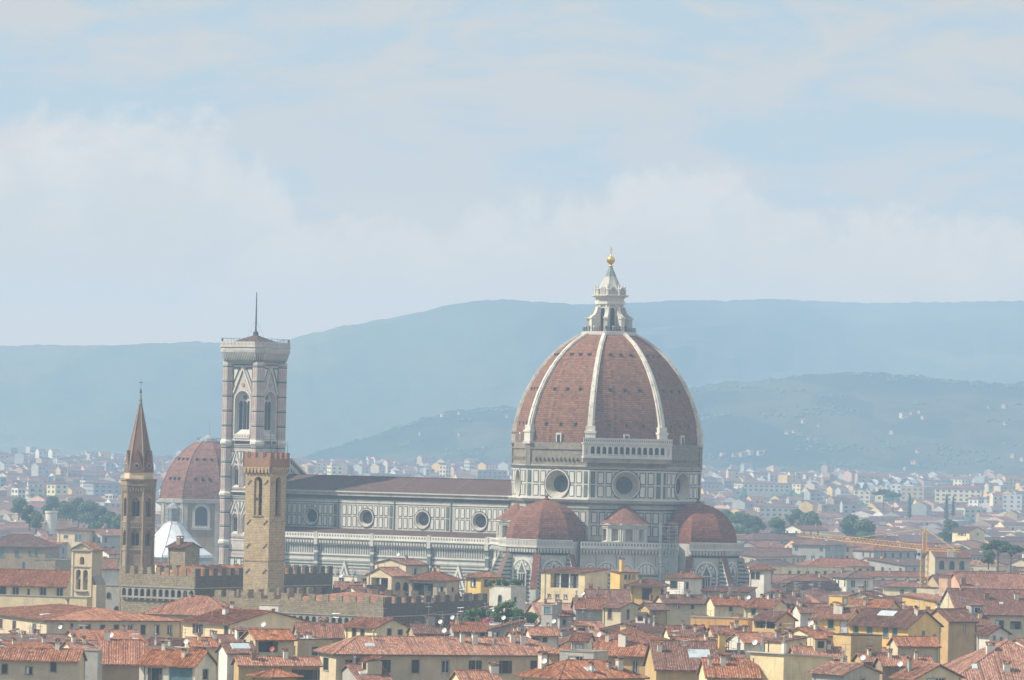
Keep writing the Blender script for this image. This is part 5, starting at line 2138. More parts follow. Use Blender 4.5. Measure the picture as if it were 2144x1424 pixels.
    if rib and roof in ('gx', 'gy', 'hip') and min(wA, wB) > 5:
        for _ in range(0 if y > 990 or name != 'town_house' else rd.choice((0, 1, 1, 2)) if far else rd.choice((0, 0, 1))):
            cx_, cy_ = rd.uniform(0.2, 0.8) * wB, rd.uniform(0.3, 0.6) * wA
            w_ = rd.uniform(1.3, 2.8)
            dormer(ro, cx_, cy_, zf(cx_, cy_), w_, rd.uniform(0.9, 1.9), 0.0 if rd.random() < 0.7 else -PI / 2, rd.choice(('cream_plaster', 'white_plaster', 'buff_plaster', 'grey_plaster')), tile if tile in ('roof_tile', 'orange_tile', 'brown_tile') else 'roof_tile')
        for _ in range(rd.choice((1, 2, 3))):
            cx_, cy_ = rd.uniform(0.1, 0.9) * wB, rd.uniform(0.2, 0.7) * wA
            if rd.random() < 0.5:
                antenna(ro, cx_, cy_, zf(cx_, cy_), rd.uniform(1.8, 3.6), rd.uniform(0, 3))
            else:
                chimney(ro, cx_, cy_, zf(cx_, cy_), rd.uniform(0.4, 1.0), rd.uniform(0.35, 0.7), rd.choice(('white_plaster', 'cream_plaster', 'red_brick', 'grey_plaster', 'stone_trim')), rd.choice((0, 0, 2)))
    for c in dishes:
        cx_, cy_ = c[0] * wB, c[1] * wA
        dish(ro, cx_, cy_, zf(cx_, cy_), -phi - 0.4 + 0.5 * c[2] if len(c) > 2 else -phi - 0.4, 0.42, c[3] if len(c) > 3 else 'dish_white')
    for c in ants:
        cx_, cy_ = c[0] * wB, c[1] * wA
        antenna(ro, cx_, cy_, zf(cx_, cy_), c[2] if len(c) > 2 else 2.6, 0.4 + cx_)
    for c in sky:
        cx_, cy_, sw, sh = c[0] * wB, c[1] * wA, c[2], c[3]
        g_ = MB()
        q = []
        for dx, dy in ((-sw / 2, -sh / 2), (sw / 2, -sh / 2), (sw / 2, sh / 2), (-sw / 2, sh / 2)):
            if roof == 'gy' or roof == 'shedx' or (roof == 'hip' and wA > wB):
                dx, dy = dy, -dx
            q.append((cx_ + dx, cy_ + dy, zf(cx_ + dx, cy_ + dy)))
        lo = q
        hi = [(p[0], p[1], p[2] + 0.22) for p in q]
        g_.loft([lo, hi], M['white_paint'], cap1=False)
        g_.face(hi, M['skylight_glass'])
        g_.build('skylight', ro)
    if extra:
        extra(root, wB, wA, ze, zf)
    return root


def house(label, xl, xc, xr, ye, yr, D, phi, wall, roof, tile='roof_tile', A=(), B=(), Z=24.0, name='town_house', **kw):
    """placed from the photo: corner column xc and eaves row ye at distance D; xl and xr where the two walls end"""
    yu = ye - (xc - CX) * 0.0227
    if D is None:
        D = (H - Z) * F / (yu - CY)
        if 560 < xc < 1560:
            D = min(D, 1120)
    C = PT(xc, ye, D)
    ph = R_(phi)
    s = D / F
    wB, wA = (xr - xc) * s / math.cos(ph), (xc - xl) * s / max(0.15, math.sin(ph))
    for _ in range(4):
        e = proj(C.x + wB * math.cos(ph), C.y + wB * math.sin(ph), C.z)[0]
        wB *= (xr - xc) / max(1e-3, e - proj(*C)[0])
        e = proj(C.x - wA * math.sin(ph), C.y + wA * math.cos(ph), C.z)[0]
        wA *= (xc - xl) / max(1e-3, proj(*C)[0] - e)
    wB, wA = max(wB, 1.5), max(wA, 1.5)
    if kw.pop('deep', None):
        wA = max(wA, 9.0)
    rise = max(0.3, (ye - yr) * s) if yr is not None else 0.0
    need = 2 * rise / 0.52
    for _ in range(3):
        if roof in ('gx', 'hip') and wA < need:
            ph = max(R_(5), math.asin(max(0.05, min(1.0, math.sin(ph) * wA / need))))
            wA = need
            wB = (xr - xc) * s / math.cos(ph)
        elif roof in ('gy', 'hip') and wB < need:
            ph = min(R_(85), math.acos(max(0.05, min(1.0, math.cos(ph) * wB / need))))
            wB = need
            wA = (xc - xl) * s / max(0.15, math.sin(ph))
    wins = []
    for f, L, ww in (('A', A, wA), ('B', B, wB)):
        dx, dy = (math.cos(ph), math.sin(ph)) if f == 'B' else (-math.sin(ph), math.cos(ph))
        cosf = abs(dx)
        for (px, dyt, h_, w_, st) in L:
            zt = C.z - dyt * s
            p0 = proj(C.x, C.y, zt)[0]
            p1 = proj(C.x + dx * ww, C.y + dy * ww, zt)[0]
            u = (px - p0) / (p1 - p0) * ww
            wins.append((f, u, zt, w_ * s / cosf, h_ * s, st))
    return house_w(name, label, C.x, C.y, C.z, wA, wB, ph, wall, roof, tile, rise, wins, **kw)


# ------------------------------------------------------------------ the houses one can tell apart, front to back
W1 = lambda *px, d=9, h=20, w=9, s='shut': [(p, d, h, w, s) for p in px]
house('long tan house with a broad tiled roof and tall shuttered windows along the bottom edge', 664, 704, 1190, 1371, 1336, 747, 27, 'buff', 'hip', 'orange_tile',
      A=[(683, 10, 26, 12, 'plain')], B=[(739, 10, 27, 16, 'open'), (801, 10, 27, 16, 'open'), (868, 10, 27, 15, 'plain'), (931, 10, 27, 15, 'plain'), (993, 10, 27, 14, 'open'), (1057, 10, 27, 14, 'open'), (1117, 10, 27, 14, 'shut')],
      chims=[(0.62, 0.3, 1.5, 0.9), (0.57, 0.35, 1.3, 0.7), (0.83, 0.3, 1.4, 0.9), (0.79, 0.35, 1.2, 0.8)], dishes=[(0.5, 0.45)], ants=[(0.35, 0.3), (0.2, 0.2)], sky=[(0.16, 0.2, 1.6, 0.9)])
house('white house with a ribbed tile roof, blue awning and shuttered windows at the bottom', 288, 409, 450, 1394, 1367, 715, 62, 'white', 'gy', 'orange_tile',
      A=[(325, 8, 30, 16, 'open'), (379, 5, 40, 48, 'blue')], B=[(430, 10, 20, 9, 'plain')], chims=[(0.5, 0.75, 0.8, 0.7)], dishes=[(0.5, 0.35)], ants=[(0.8, 0.1)])
house('beige house with a low tile roof and a drainpipe in the bottom corner', -40, 163, 172, 1383, 1364, 705, 70, 'buff', 'gy', 'orange_tile',
      A=[(61, 16, 16, 14, 'plain'), (112, 3, 22, 12, 'shut'), (10, 12, 20, 12, 'plain')], chims=[(0.5, 0.25, 1.0, 0.8)], ants=[(0.4, 0.5), (0.5, 0.65)])
house('plain grey plastered block without windows beside the low beige house', 150, 205, 211, 1363, None, 722, 70, 'grey', 'flat')
house('house with a wide faded tile roof above a dark recess', 204, 214, 305, 1388, 1345, 728, 20, 'brown', 'gx', 'orange_tile', chims=[(0.1, 0.5, 1.2, 0.9)], dishes=[(0.2, 0.6)])
house('low white parapet building with a chimney box behind the ribbed roof', 262, 300, 405, 1359, None, 735, 30, 'white', 'flat', B=[(310, 6, 14, 18, 'plain')])
house('cream house with red roof and large blank grey gable wall', 383, 482, 650, 1307, 1283, 860, 50, 'cream', 'gy', 'roof_tile',
      A=[(415, 4, 20, 12, 'open'), (443, 15, 9, 5, 'plain'), (474, 5, 19, 8, 'shut')], chims=[(0.3, 0.62, 1.0, 1.0)])
house('big fan shaped orange roof above the long yellow house', 300, 480, 522, 1292, 1254, 905, 62, 'cream', 'hip', 'orange_tile', chims=[(0.5, 0.1, 1.0, 0.8)])
house('long yellow house with a sunlit end and a row of narrow dark windows', -60, 98, 386, 1300, 1279, 862, 25, 'buff', 'hip', 'orange_tile',
      A=W1(4, 32, 73), B=[(128, 6, 9, 5, 'plain'), (150, 6, 9, 5, 'plain'), (168, 12, 10, 5, 'plain'), (184, 8, 20, 9, 'plain')] + W1(214, 243, 299, d=8) + W1(272, 328, 355, d=8, s='plain'), sky=[(0.13, 0.25, 1.8, 1.6)])
house('low lean-to with a short brown roof below the long yellow house', -30, 22, 160, 1346, 1334, 815, 25, 'grey', 'gx', 'brown_tile', dishes=[(0.95, 0.5)])
house('cream church building with a plain red roof and arched windows', -60, 138, 152, 1228, 1198, 1067, 75, 'cream', 'gy', 'roof_tile', A=[(p, 3, 20, 13, 'plain') for p in (6, 33, 90, 125)] + [(60, 8, 14, 4, 'plain')])
house('plain cream terrace block with a row of small arches near the top', -60, 182, 192, 1252, None, 1020, 75, 'cream', 'flat', A=[(p, 16, 15, 11, 'arch') for p in (107, 124, 142, 160)])
house('weathered grey stone block with arched openings between bell gable and palace', 186, 304, 332, 1229, None, 1045, 70, 'grey', 'flat', A=[(p, 14, 13, 9, 'arch') for p in (228, 255, 283)] + [(246, 42, 12, 14, 'arch'), (266, 42, 12, 14, 'arch')])
house('long brown stone palace with a dark hipped roof and blue shutters', -40, 95, 122, 1147, 1122, 1440, 75, 'brown', 'hip', 'brown_tile', A=[(4, 6, 15, 9, 'blue'), (36, 5, 15, 9, 'blue'), (63, 8, 8, 6, 'blue'), (76, 4, 14, 7, 'blue'), (50, 32, 15, 6, 'blue')], B=[(108, 8, 12, 6, 'plain')])
house('windowless stone annex in front of the brown palace', 70, 116, 153, 1173, None, 1400, 70, 'palace_stone', 'flat')
house('yellow tower house with a wide loggia window and tiled cap', 508, 535, 614, 1338, 1322, 722, 30, 'buff', 'gx', 'orange_tile', A=[(513, 4, 9, 4, 'plain'), (527, 5, 11, 5, 'plain')], B=[(562, 5, 23, 40, 'loggia')], dishes=[(0.3, 0.3)])
house('ochre house with a broken roofline under the yellow tower house', 488, 500, 668, 1391, 1378, 705, 20, 'ochre', 'gx', 'orange_tile', B=[(640, 10, 22, 30, 'open'), (545, 14, 14, 8, 'plain'), (590, 12, 12, 20, 'plain')], chims=[(0.2, 0.3, 1.0, 0.8, 'red_brick'), (0.6, 0.4, 1.0, 0.7)], ants=[(0.9, 0.4)], dishes=[(0.45, 0.6, 0, 'dish_red')])
house('small white shed with a glass skylight in its tiled roof', 455, 476, 534, 1366, 1350, 712, 30, 'white', 'gx', 'roof_tile', sky=[(0.55, 0.25, 3.0, 1.4)])
house('small pyramid roofed pavilion on the bottom edge', 527, 570, 623, 1420, 1405, 672, 45, 'ochre', 'pyr', 'orange_tile')
house('cream attic house with grey side gable and two brown shutters', 720, 789, 853, 1314, 1298, 862, 50, 'cream', 'gy', 'roof_tile', A=[(742, 4, 19, 8, 'shut'), (759, 6, 19, 8, 'shut')], B=[(815, 3, 22, 8, 'shut'), (838, 6, 16, 9, 'shut')], ants=[(0.3, 0.1)])
house('low red roof squeezed between the grey gable and the cream attic house', 612, 625, 718, 1333, 1308, 850, 22, 'grey', 'gx', 'roof_tile', chims=[(0.6, 0.6, 0.8, 1.2, 'red_brick')])
house('small bright white rooftop hut under the crenellated wall', 543, 583, 592, 1268, None, 900, 65, 'white', 'flat', A=[(576, 14, 8, 5, 'plain')])
house('loggia house with a peach gable and open terrace', 768, 820, 858, 1206, 1191, 1070, 45, 'buff', 'gx', 'orange_tile', A=[(795, 5, 22, 36, 'loggia')], B=[(833, 13, 18, 9, 'arch'), (849, 13, 18, 9, 'arch')], ants=[(0.3, 0.5)])
house('tan house with hipped roof and a terrace full of creepers', 856, 936, 961, 1217, 1197, 1065, 60, 'buff', 'hip', 'roof_tile', A=[(885, 6, 26, 44, 'loggia'), (922, 12, 14, 12, 'plain')], B=[(948, 14, 9, 4, 'plain')], chims=[(0.5, 0.4, 0.8, 0.8, 'cream_plaster')])
house('pale house with double gable just under the aisle windows', 785, 850, 898, 1183, 1173, 1130, 40, 'buff', 'gx', 'brown_tile', B=[(868, 8, 12, 7, 'plain')], dishes=[(0.2, 0.4)])
house('white flat terrace house beside the dark crenellated wall', 697, 748, 772, 1208, None, 1110, 55, 'white', 'flat', A=[(715, 3, 9, 10, 'plain')], B=[(762, 4, 12, 10, 'plain')])
house('low house with dusty red roof and white front near the battlements', 716, 752, 817, 1243, 1229, 1000, 40, 'white', 'gx', 'roof_tile', A=[(735, 5, 10, 8, 'plain')], chims=[(0.4, 0.4, 0.7, 0.6)])
house('patched old red roof directly beside the crenellated corner', 697, 704, 762, 1240, 1221, 1020, 25, 'cream', 'gx', 'roof_tile', dishes=[(0.2, 0.5)])
house('yellow tower house with hipped roof and two brown shuttered windows', 975, 1007, 1052, 1210, 1199, 1075, 50, 'yellow', 'hip', 'roof_tile', A=[(991, 3, 16, 10, 'plain')], B=[(1018, 4, 15, 8, 'shut'), (1044, 8, 8, 6, 'plain')])
house('white square tower house with a planted roof terrace and one arched window', 1025, 1070, 1101, 1229, None, 1050, 50, 'white', 'flat', A=[(1047, 18, 23, 7, 'arch')], B=[(1079, 22, 10, 4, 'plain')])
house('cream house with a huge open loggia and a sloping side wall', 1133, 1225, 1274, 1200, 1193, 1060, 60, 'cream', 'shedx', 'roof_tile', A=[(1182, 3, 30, 58, 'loggia'), (1150, 47, 8, 6, 'plain'), (1167, 47, 8, 7, 'plain'), (1184, 47, 8, 6, 'plain')], over=0.8)
house('small yellow tower house carrying one tall yellow chimney', 1278, 1298, 1336, 1200, 1195, 1085, 40, 'yellow', 'shed', 'roof_tile', B=[(1310, 4, 9, 5, 'plain'), (1318, 4, 9, 3, 'plain'), (1327, 4, 9, 4, 'plain'), (1309, 24, 8, 5, 'plain')], chims=[(0.15, 0.1, 2.9, 1.0, 'yellow_plaster')])
house('yellow house under a wide brown hipped roof with one dark tall window', 1320, 1380, 1396, 1229, 1214, 1050, 60, 'yellow', 'hip', 'brown_tile', A=[(1355, 4, 24, 20, 'plain')], B=[(1386, 5, 24, 8, 'plain')], over=1.2)
house('white square turret house with a balcony and red hipped cap', 1393, 1432, 1471, 1211, 1200, 1080, 45, 'white', 'hip', 'roof_tile', A=[(1411, 7, 15, 14, 'plain'), (1412, 40, 9, 16, 'plain')], B=[(1438, 8, 14, 7, 'plain')])
house('tall white and stone turret with twin arched openings', 1571, 1600, 1617, 1194, 1184, 1100, 60, 'white', 'hip', 'roof_tile', A=[(1577, 5, 14, 7, 'arch'), (1587, 5, 14, 7, 'arch')], over=0.8)
house('long bare grey attic wall left of the twin arched turret', 1470, 1566, 1582, 1241, 1232, 1060, 72, 'grey', 'shedx', 'brown_tile')
house('pale house with ochre gable and two slit windows', 1262, 1300, 1343, 1272, 1263, 960, 50, 'buff', 'gy', 'roof_tile', A=[(1277, 5, 20, 8, 'shut')], B=[(1315, 5, 20, 5, 'shut')])
house('small ochre gabled house with a single narrow window', 1340, 1360, 1397, 1276, 1266, 950, 35, 'ochre', 'gx', 'brown_tile', B=[(1371, 3, 10, 4, 'plain')])
house('narrow grey attic house with a tall rendered flue', 1163, 1172, 1201, 1288, 1282, 930, 30, 'grey', 'gx', 'roof_tile', B=[(1181, 10, 10, 6, 'plain')], chims=[(0.0, 0.3, 2.0, 1.1, 'grey_plaster')])
house('slim grey stair turret with a green window box', 1134, 1156, 1168, 1268, None, 925, 55, 'grey', 'flat', A=[(1146, 3, 14, 13, 'blue'), (1147, 36, 6, 5, 'plain')])
house('grey house under a spotted red roof behind a thin yellow chimney', 1222, 1232, 1320, 1262, 1237, 1000, 25, 'grey', 'gx', 'roof_tile', chims=[(0.12, 0.6, 1.2, 0.9, 'red_brick')])
house('grey house with a low patched roof and steel flue', 1200, 1206, 1268, 1274, 1255, 975, 25, 'grey', 'gx', 'roof_tile', B=[(1222, 5, 12, 5, 'plain')], chims=[(0.05, 0.4, 0.9, 0.6, 'steel', 2)], dishes=[(0.3, 0.6)])
house('tan villa with a four sided brown roof and overhanging eaves', 1243, 1334, 1402, 1349, 1321, 800, 42, 'ochre', 'hip', 'roof_tile', B=[(1383, 9, 10, 8, 'plain'), (1352, 6, 24, 4, 'plain')], A=[(1290, 5, 12, 14, 'plain')], chims=[(0.6, 0.7, 0.9, 1.6, 'yellow_plaster')], over=1.2)
house('dark eaved house with a long orange roof behind the white penthouse', 1150, 1362, 1394, 1377, 1349, 752, 68, 'ochre', 'hip', 'orange_tile', A=[(1330, 8, 30, 10, 'plain')], chims=[(0.5, 0.5, 1.0, 0.8)], dishes=[(0.8, 0.4, 0, 'dish_red'), (0.6, 0.6)])
house('white penthouse with one small paned window and ribbed roof', 1196, 1231, 1241, 1341, 1330, 728, 68, 'white', 'gy', 'brown_tile', A=[(1213, 9, 13, 14, 'white')], chims=[(0.9, 0.05, 1.3, 0.7)])
house('grey parapet base carrying the white penthouse', 1172, 1243, 1274, 1366, None, 715, 60, 'grey', 'flat', A=[(1205, 10, 12, 30, 'plain')])
house('bottom edge house with a large orange hip roof and two stout chimneys', 1088, 1172, 1352, 1424, 1388, 672, 40, 'cream', 'hip', 'orange_tile', chims=[(0.15, 0.75, 1.8, 1.1), (0.8, 0.2, 1.4, 0.9), (0.45, 0.15, 0.9, 0.5)], sky=[(0.45, 0.2, 1.6, 1.0)], dishes=[(0.1, 0.6)])
house('little cream gable house peeping up at the bottom edge', 945, 966, 1046, 1425, 1408, 665, 30, 'cream', 'gx', 'orange_tile', chims=[(0.95, 0.4, 0.9, 1.2)], ants=[(0.5, 0.5)])
house('small white rooftop house with two fan units', 1100, 1112, 1170, 1329, 1316, 828, 20, 'white', 'gx', 'orange_tile', B=[(1117, 6, 7, 8, 'plain'), (1127, 6, 7, 8, 'plain'), (1141, 5, 10, 9, 'shut')], dishes=[(0.9, 0.4)])
house('grey attic wing with mono pitch roof and dark doorway', 1021, 1030, 1097, 1318, 1300, 850, 25, 'grey', 'shedx', 'roof_tile', B=[(1040, 4, 22, 11, 'plain')], dishes=[(0.4, 0.3)])
house('low red roofed house with blue panes below the roof garden', 940, 950, 1024, 1321, 1305, 872, 22, 'grey', 'gx', 'roof_tile', B=[(988, 4, 6, 10, 'blue'), (1010, 4, 6, 10, 'green')], dishes=[(0.05, 0.7)])
house('ochre house with a thin brown roof left of the roof garden', 855, 868, 938, 1325, 1309, 852, 24, 'ochre', 'gx', 'brown_tile', B=[(895, 4, 6, 8, 'plain')], dishes=[(0.8, 0.2)], ants=[(0.5, 0.5, 4.0)])
house('large sloping red roof with a glass skylight at the bottom', 1362, 1374, 1508, 1400, 1348, 712, 22, 'ochre', 'gx', 'roof_tile', sky=[(0.72, 0.25, 3.4, 2.2)], chims=[(0.1, 0.3, 1.0, 0.7)], ants=[(0.4, 0.4)])
house('long bright red roof with cream gable at the bottom', 1468, 1480, 1590, 1416, 1383, 690, 25, 'cream', 'gx', 'orange_tile', chims=[(0.35, 0.3, 1.2, 0.8), (0.1, 0.3, 0.9, 0.6)])
house('bare cream wall with long grey side sloping to the bottom edge', 1571, 1641, 1745, 1380, 1370, 690, 45, 'cream', 'shedl', 'concrete', chims=[(0.1, 0.8, 1.4, 0.5, 'steel', 2), (0.2, 0.3, 1.5, 0.6, 'white_plaster', 2)], dishes=[(0.02, 0.9)])
house('house with a fat yellow chimney stack ringed by steel', 1500, 1510, 1560, 1380, 1366, 720, 25, 'yellow', 'gx', 'roof_tile', chims=[(0.1, 0.4, 2.6, 1.0, 'yellow_plaster'), (0.8, 0.3, 1.6, 0.5, 'steel', 2)], ants=[(0.5, 0.4)])
house('white house with a glowing orange roof in the middle of the roofs', 1523, 1558, 1604, 1344, 1328, 815, 35, 'white', 'gx', 'orange_tile', chims=[(0.5, 0.6, 1.0, 0.6, 'grey_plaster')])
house('long bright orange plaster parapet with a square pier', 1446, 1566, 1576, 1296, None, 900, 72, 'orange', 'flat', chims=[(0.4, 0.25, 0.8, 2.6, 'orange_plaster')])
house('tan house with a green plant filled loggia under a brown roof', 1578, 1626, 1665, 1299, 1284, 893, 50, 'ochre', 'gy', 'brown_tile', A=[(1602, 3, 15, 40, 'loggia')], B=[(1634, 6, 9, 4, 'shut')], dishes=[(0.9, 0.2, 0, 'dish_red')])
house('pale yellow house with two green shuttered windows and dusty roof', 1560, 1619, 1649, 1272, 1257, 940, 50, 'cream', 'gy', 'roof_tile', A=[(1578, 5, 13, 8, 'green'), (1603, 2, 9, 8, 'blue')], ants=[(0.4, 0.3)], dishes=[(0.1, 0.9)])
house('yellow house with one green shutter and a white balcony door', 1704, 1778, 1802, 1295, 1277, 885, 60, 'yellow', 'gy', 'roof_tile', A=[(1740, 3, 19, 11, 'green'), (1767, 6, 26, 14, 'white')])
house('long yellow house with blue shutters and a dark red roof with white skylight', 1778, 1902, 1970, 1313, 1282, 848, 55, 'yellow', 'gy', 'brown_tile', A=[(1792, 2, 15, 9, 'green'), (1821, 3, 14, 10, 'blue'), (1855, 2, 22, 9, 'blue'), (1874, 2, 23, 9, 'blue')], B=[(1933, 10, 24, 6, 'blue'), (1956, 18, 9, 6, 'plain')], sky=[(0.35, 0.55, 3.6, 1.6)], chims=[(0.4, 0.1, 0.9, 0.5), (0.35, 0.05, 1.0, 0.4)])
house('tan house with blank gable and blackish eaves right of the blue shutters', 1938, 1986, 2048, 1300, 1279, 868, 35, 'ochre', 'gx', 'brown_tile', A=[(1960, 6, 16, 18, 'plain')], B=[(2020, 10, 14, 3, 'plain')], chims=[(0.1, 0.6, 1.1, 0.7)], ants=[(0.4, 0.5)])
house('peach gabled house with a very long rust red roof and row of small windows', 1984, 2016, 2200, 1232, 1203, 1100, 25, 'pink', 'gx', 'roof_tile', B=[(p, 4, 8, 8, 'plain') for p in (2062, 2079, 2105, 2124, 2142)], chims=[(0.02, 0.1, 1.4, 1.1, 'red_brick')])
house('peach stair tower with a brick cap beside the long rust roof', 1966, 1984, 1992, 1210, None, 1085, 62, 'pink', 'flat', 'red_brick')
house('buff palace with very deep roof slope and three barred windows', 1992, 2006, 2190, 1285, 1237, 985, 18, 'buff', 'gx', 'brown_tile', B=[(2062, 12, 12, 15, 'plain'), (2093, 13, 15, 17, 'plain'), (2127, 14, 17, 24, 'loggia')], sky=[(0.2, 0.15, 0.8, 0.6), (0.55, 0.2, 0.8, 0.6)], chims=[(0.4, 0.3, 0.9, 1.0, 'red_brick'), (0.75, 0.3, 1.1, 0.9)], deep=1)
house('beige house with one narrow window and stained blank front', 1864, 1880, 1967, 1351, 1336, 768, 20, 'buff', 'gx', 'orange_tile', B=[(1918, 17, 13, 6, 'plain'), (1893, 20, 6, 4, 'plain')])
house('flat tan parapet wall between yellow house and rooftops', 1744, 1782, 1847, 1331, None, 802, 30, 'ochre', 'flat', 'brown_tile')
house('enormous orange hipped roof filling the bottom corner', 1975, 1990, 2290, 1432, 1346, 690, 14, 'buff', 'hip', 'orange_tile', sky=[(0.2, 0.15, 1.2, 0.8)], chims=[(0.35, 0.35, 1.0, 1.2), (0.42, 0.12, 1.0, 1.0)], deep=1)
house('orange roofed house with timber eaves and cream gable at the bottom', 1870, 1918, 2012, 1420, 1395, 676, 42, 'cream', 'gy', 'orange_tile', chims=[(0.2, 0.7, 1.5, 0.6, 'grey_plaster')], B=[(1960, 2, 14, 40, 'plain')], dishes=[(0.1, 0.9)])
house('grey rendered house with small patched roof near the bottom', 1700, 1768, 1842, 1411, 1394, 682, 45, 'grey', 'gy', 'orange_tile', B=[(1806, 10, 14, 10, 'plain')], dishes=[(0.7, 0.2)])
house('low house with a thin orange roof under the beige front', 1836, 1848, 1955, 1392, 1377, 722, 22, 'brown', 'gx', 'orange_tile', chims=[(0.2, 0.4, 0.8, 0.6), (0.7, 0.3, 1.0, 0.5)])
house('white gable house with two tiny blue windows', 2046, 2072, 2112, 1327, 1314, 825, 45, 'white', 'gy', 'brown_tile', B=[(2082, 6, 7, 4, 'blue'), (2096, 9, 7, 4, 'blue')])
house('cream house with dull metal vents and grey flat eaves', 1640, 1702, 1752, 1332, 1318, 805, 45, 'cream', 'gx', 'roof_tile', A=[(1660, 4, 14, 8, 'shut')], chims=[(0.5, 0.5, 1.0, 0.6)], dishes=[(0.3, 0.3)])
house('yellow roof terrace cabin on top of the yellow house', 1736, 1763, 1779, 1249, None, 925, 55, 'yellow', 'flat', B=[(1770, 4, 16, 8, 'white')])
house('yellow house base with an orange cornice under the terrace cabin', 1728, 1786, 1802, 1271, None, 915, 60, 'orange', 'flat')
house('large plain cream gabled hall with a row of square windows', 1994, 2030, 2062, 1113, 1104, 2000, 40, 'cream', 'gy', 'brown_tile', A=[(2008, 4, 5, 4, 'plain'), (2014, 4, 5, 4, 'plain'), (2020, 4, 5, 4, 'plain')], B=[(2046, 3, 5, 6, 'plain')])
house('buff palace with three tall arched windows behind the crane mast', 1950, 1958, 2034, 1166, 1150, 1480, 15, 'buff', 'gx', 'brown_tile', B=[(1972, 8, 18, 10, 'arch'), (1993, 8, 18, 10, 'arch'), (2014, 8, 18, 10, 'arch')], deep=1)
house('square stone tower house with a tiny tiled lantern before the white tent', 352, 388, 418, 1146, 1138, 1080, 50, 'palace_stone', 'gy', 'brown_tile', chims=[(0.35, 0.6, 1.2, 1.4, 'palace_stone')])
house('yellow house with three blue shutters far beyond the bell gable', 120, 172, 205, 1112, 1106, 1700, 70, 'cream', 'hip', 'brown_tile', A=[(138, 10, 6, 8, 'plain'), (168, 8, 13, 6, 'blue'), (160, 8, 13, 6, 'blue')])
house('white house with small dark windows between the bell gable and the spired tower', 196, 228, 252, 1160, 1150, 1280, 45, 'white', 'gx', 'brown_tile', A=[(202, 6, 8, 4, 'plain'), (210, 6, 8, 4, 'plain'), (218, 6, 8, 4, 'plain')])
house('dusty rose roofed house directly left of the spired tower', 190, 214, 268, 1190, 1172, 1200, 35, 'white', 'gx', 'roof_tile', A=[(200, 5, 12, 6, 'plain')], ants=[(0.6, 0.5)])
house('pale cream house tucked against the foot of the spired tower', 318, 330, 352, 1186, 1179, 1090, 40, 'cream', 'gx', 'roof_tile')

for args in (
    ('grey plaster gable house in the gap under the bright orange parapet', 1441, 1462, 1482, 1328, 1313, 872, 45, 'grey', 'gy', 'roof_tile', (), [(1472, 6, 7, 4, 'plain')]),
    ('low dusty red roof left of the grey plaster gable', 1392, 1402, 1452, 1330, 1313, 862, 25, 'cream', 'gx', 'roof_tile', (), ()),
    ('thin red roof strip running right below the orange parapet', 1482, 1494, 1574, 1327, 1314, 868, 20, 'buff', 'gx', 'roof_tile', (), [(1540, 4, 7, 5, 'plain')]),
    ('pale house with patched roof before the glowing orange roof', 1404, 1424, 1522, 1352, 1338, 800, 25, 'white', 'gx', 'orange_tile', (), [(1470, 4, 9, 6, 'shut'), (1500, 5, 9, 6, 'plain')]),
    ('cream wall block with a green shutter beside a steel flue', 1606, 1642, 1690, 1344, 1336, 775, 45, 'cream', 'shedx', 'roof_tile', (), [(1678, 8, 12, 6, 'green')]),
    ('flat ribbed roof between cream wall block and beige front', 1652, 1668, 1768, 1377, 1358, 742, 22, 'grey', 'gx', 'orange_tile', (), [(1700, 6, 10, 7, 'plain'), (1735, 6, 10, 7, 'plain')]),
    ('tiny tan cabin roof under the flat tan parapet', 1790, 1806, 1866, 1384, 1370, 735, 30, 'ochre', 'gx', 'roof_tile', [(1798, 5, 8, 5, 'plain')], [(1830, 5, 8, 6, 'plain')]),
    ('grey shed house with rusty roof near the frame edge below the lean-to', -30, 40, 128, 1362, 1350, 775, 30, 'grey', 'gx', 'roof_tile', [(12, 5, 9, 6, 'plain')], [(80, 5, 9, 6, 'plain')]),
    ('small cream attic above the low beige house', 128, 150, 208, 1358, 1345, 765, 35, 'cream', 'gx', 'orange_tile', (), [(180, 5, 9, 6, 'shut')]),
    ('brick red attic roof behind the ribbed tile house', 384, 398, 456, 1352, 1338, 760, 28, 'cream', 'gx', 'orange_tile', (), [(430, 4, 8, 5, 'plain')]),
    ('ochre attic roof right of the villa with overhanging eaves', 1400, 1412, 1470, 1368, 1352, 780, 26, 'ochre', 'gx', 'roof_tile', (), [(1440, 5, 9, 6, 'green')]),
    ('white garret with orange roof behind the small rooftop fan units', 1060, 1074, 1112, 1334, 1322, 842, 28, 'white', 'gx', 'orange_tile', (), [(1095, 4, 7, 5, 'plain')]),
    ('low brown roof in front of the white turret with hipped cap', 1372, 1390, 1480, 1262, 1248, 1000, 28, 'buff', 'gx', 'brown_tile', (), [(1420, 4, 8, 6, 'plain'), (1450, 4, 8, 6, 'plain')]),
    ('rust roofed house under the bare grey attic wall', 1480, 1496, 1562, 1266, 1250, 985, 24, 'cream', 'gx', 'roof_tile', (), [(1530, 4, 9, 6, 'shut')]),
    ('house with curved brown eaves below the twin arched turret', 1596, 1612, 1690, 1262, 1246, 1020, 26, 'buff', 'gx', 'brown_tile', (), [(1650, 4, 8, 6, 'plain')]),
    ('narrow roof with white flue left of the yellow terrace cabin', 1660, 1676, 1738, 1282, 1266, 960, 26, 'white', 'gx', 'roof_tile', (), [(1710, 4, 8, 6, 'plain')]),
):
    house(*args, chims=[(rw.random(), 0.4, 0.8, 0.6), (rw.random(), 0.3, 0.7, 0.5, 'cream_plaster')], ants=[(rw.random(), 0.5), (rw.random(), 0.4)])

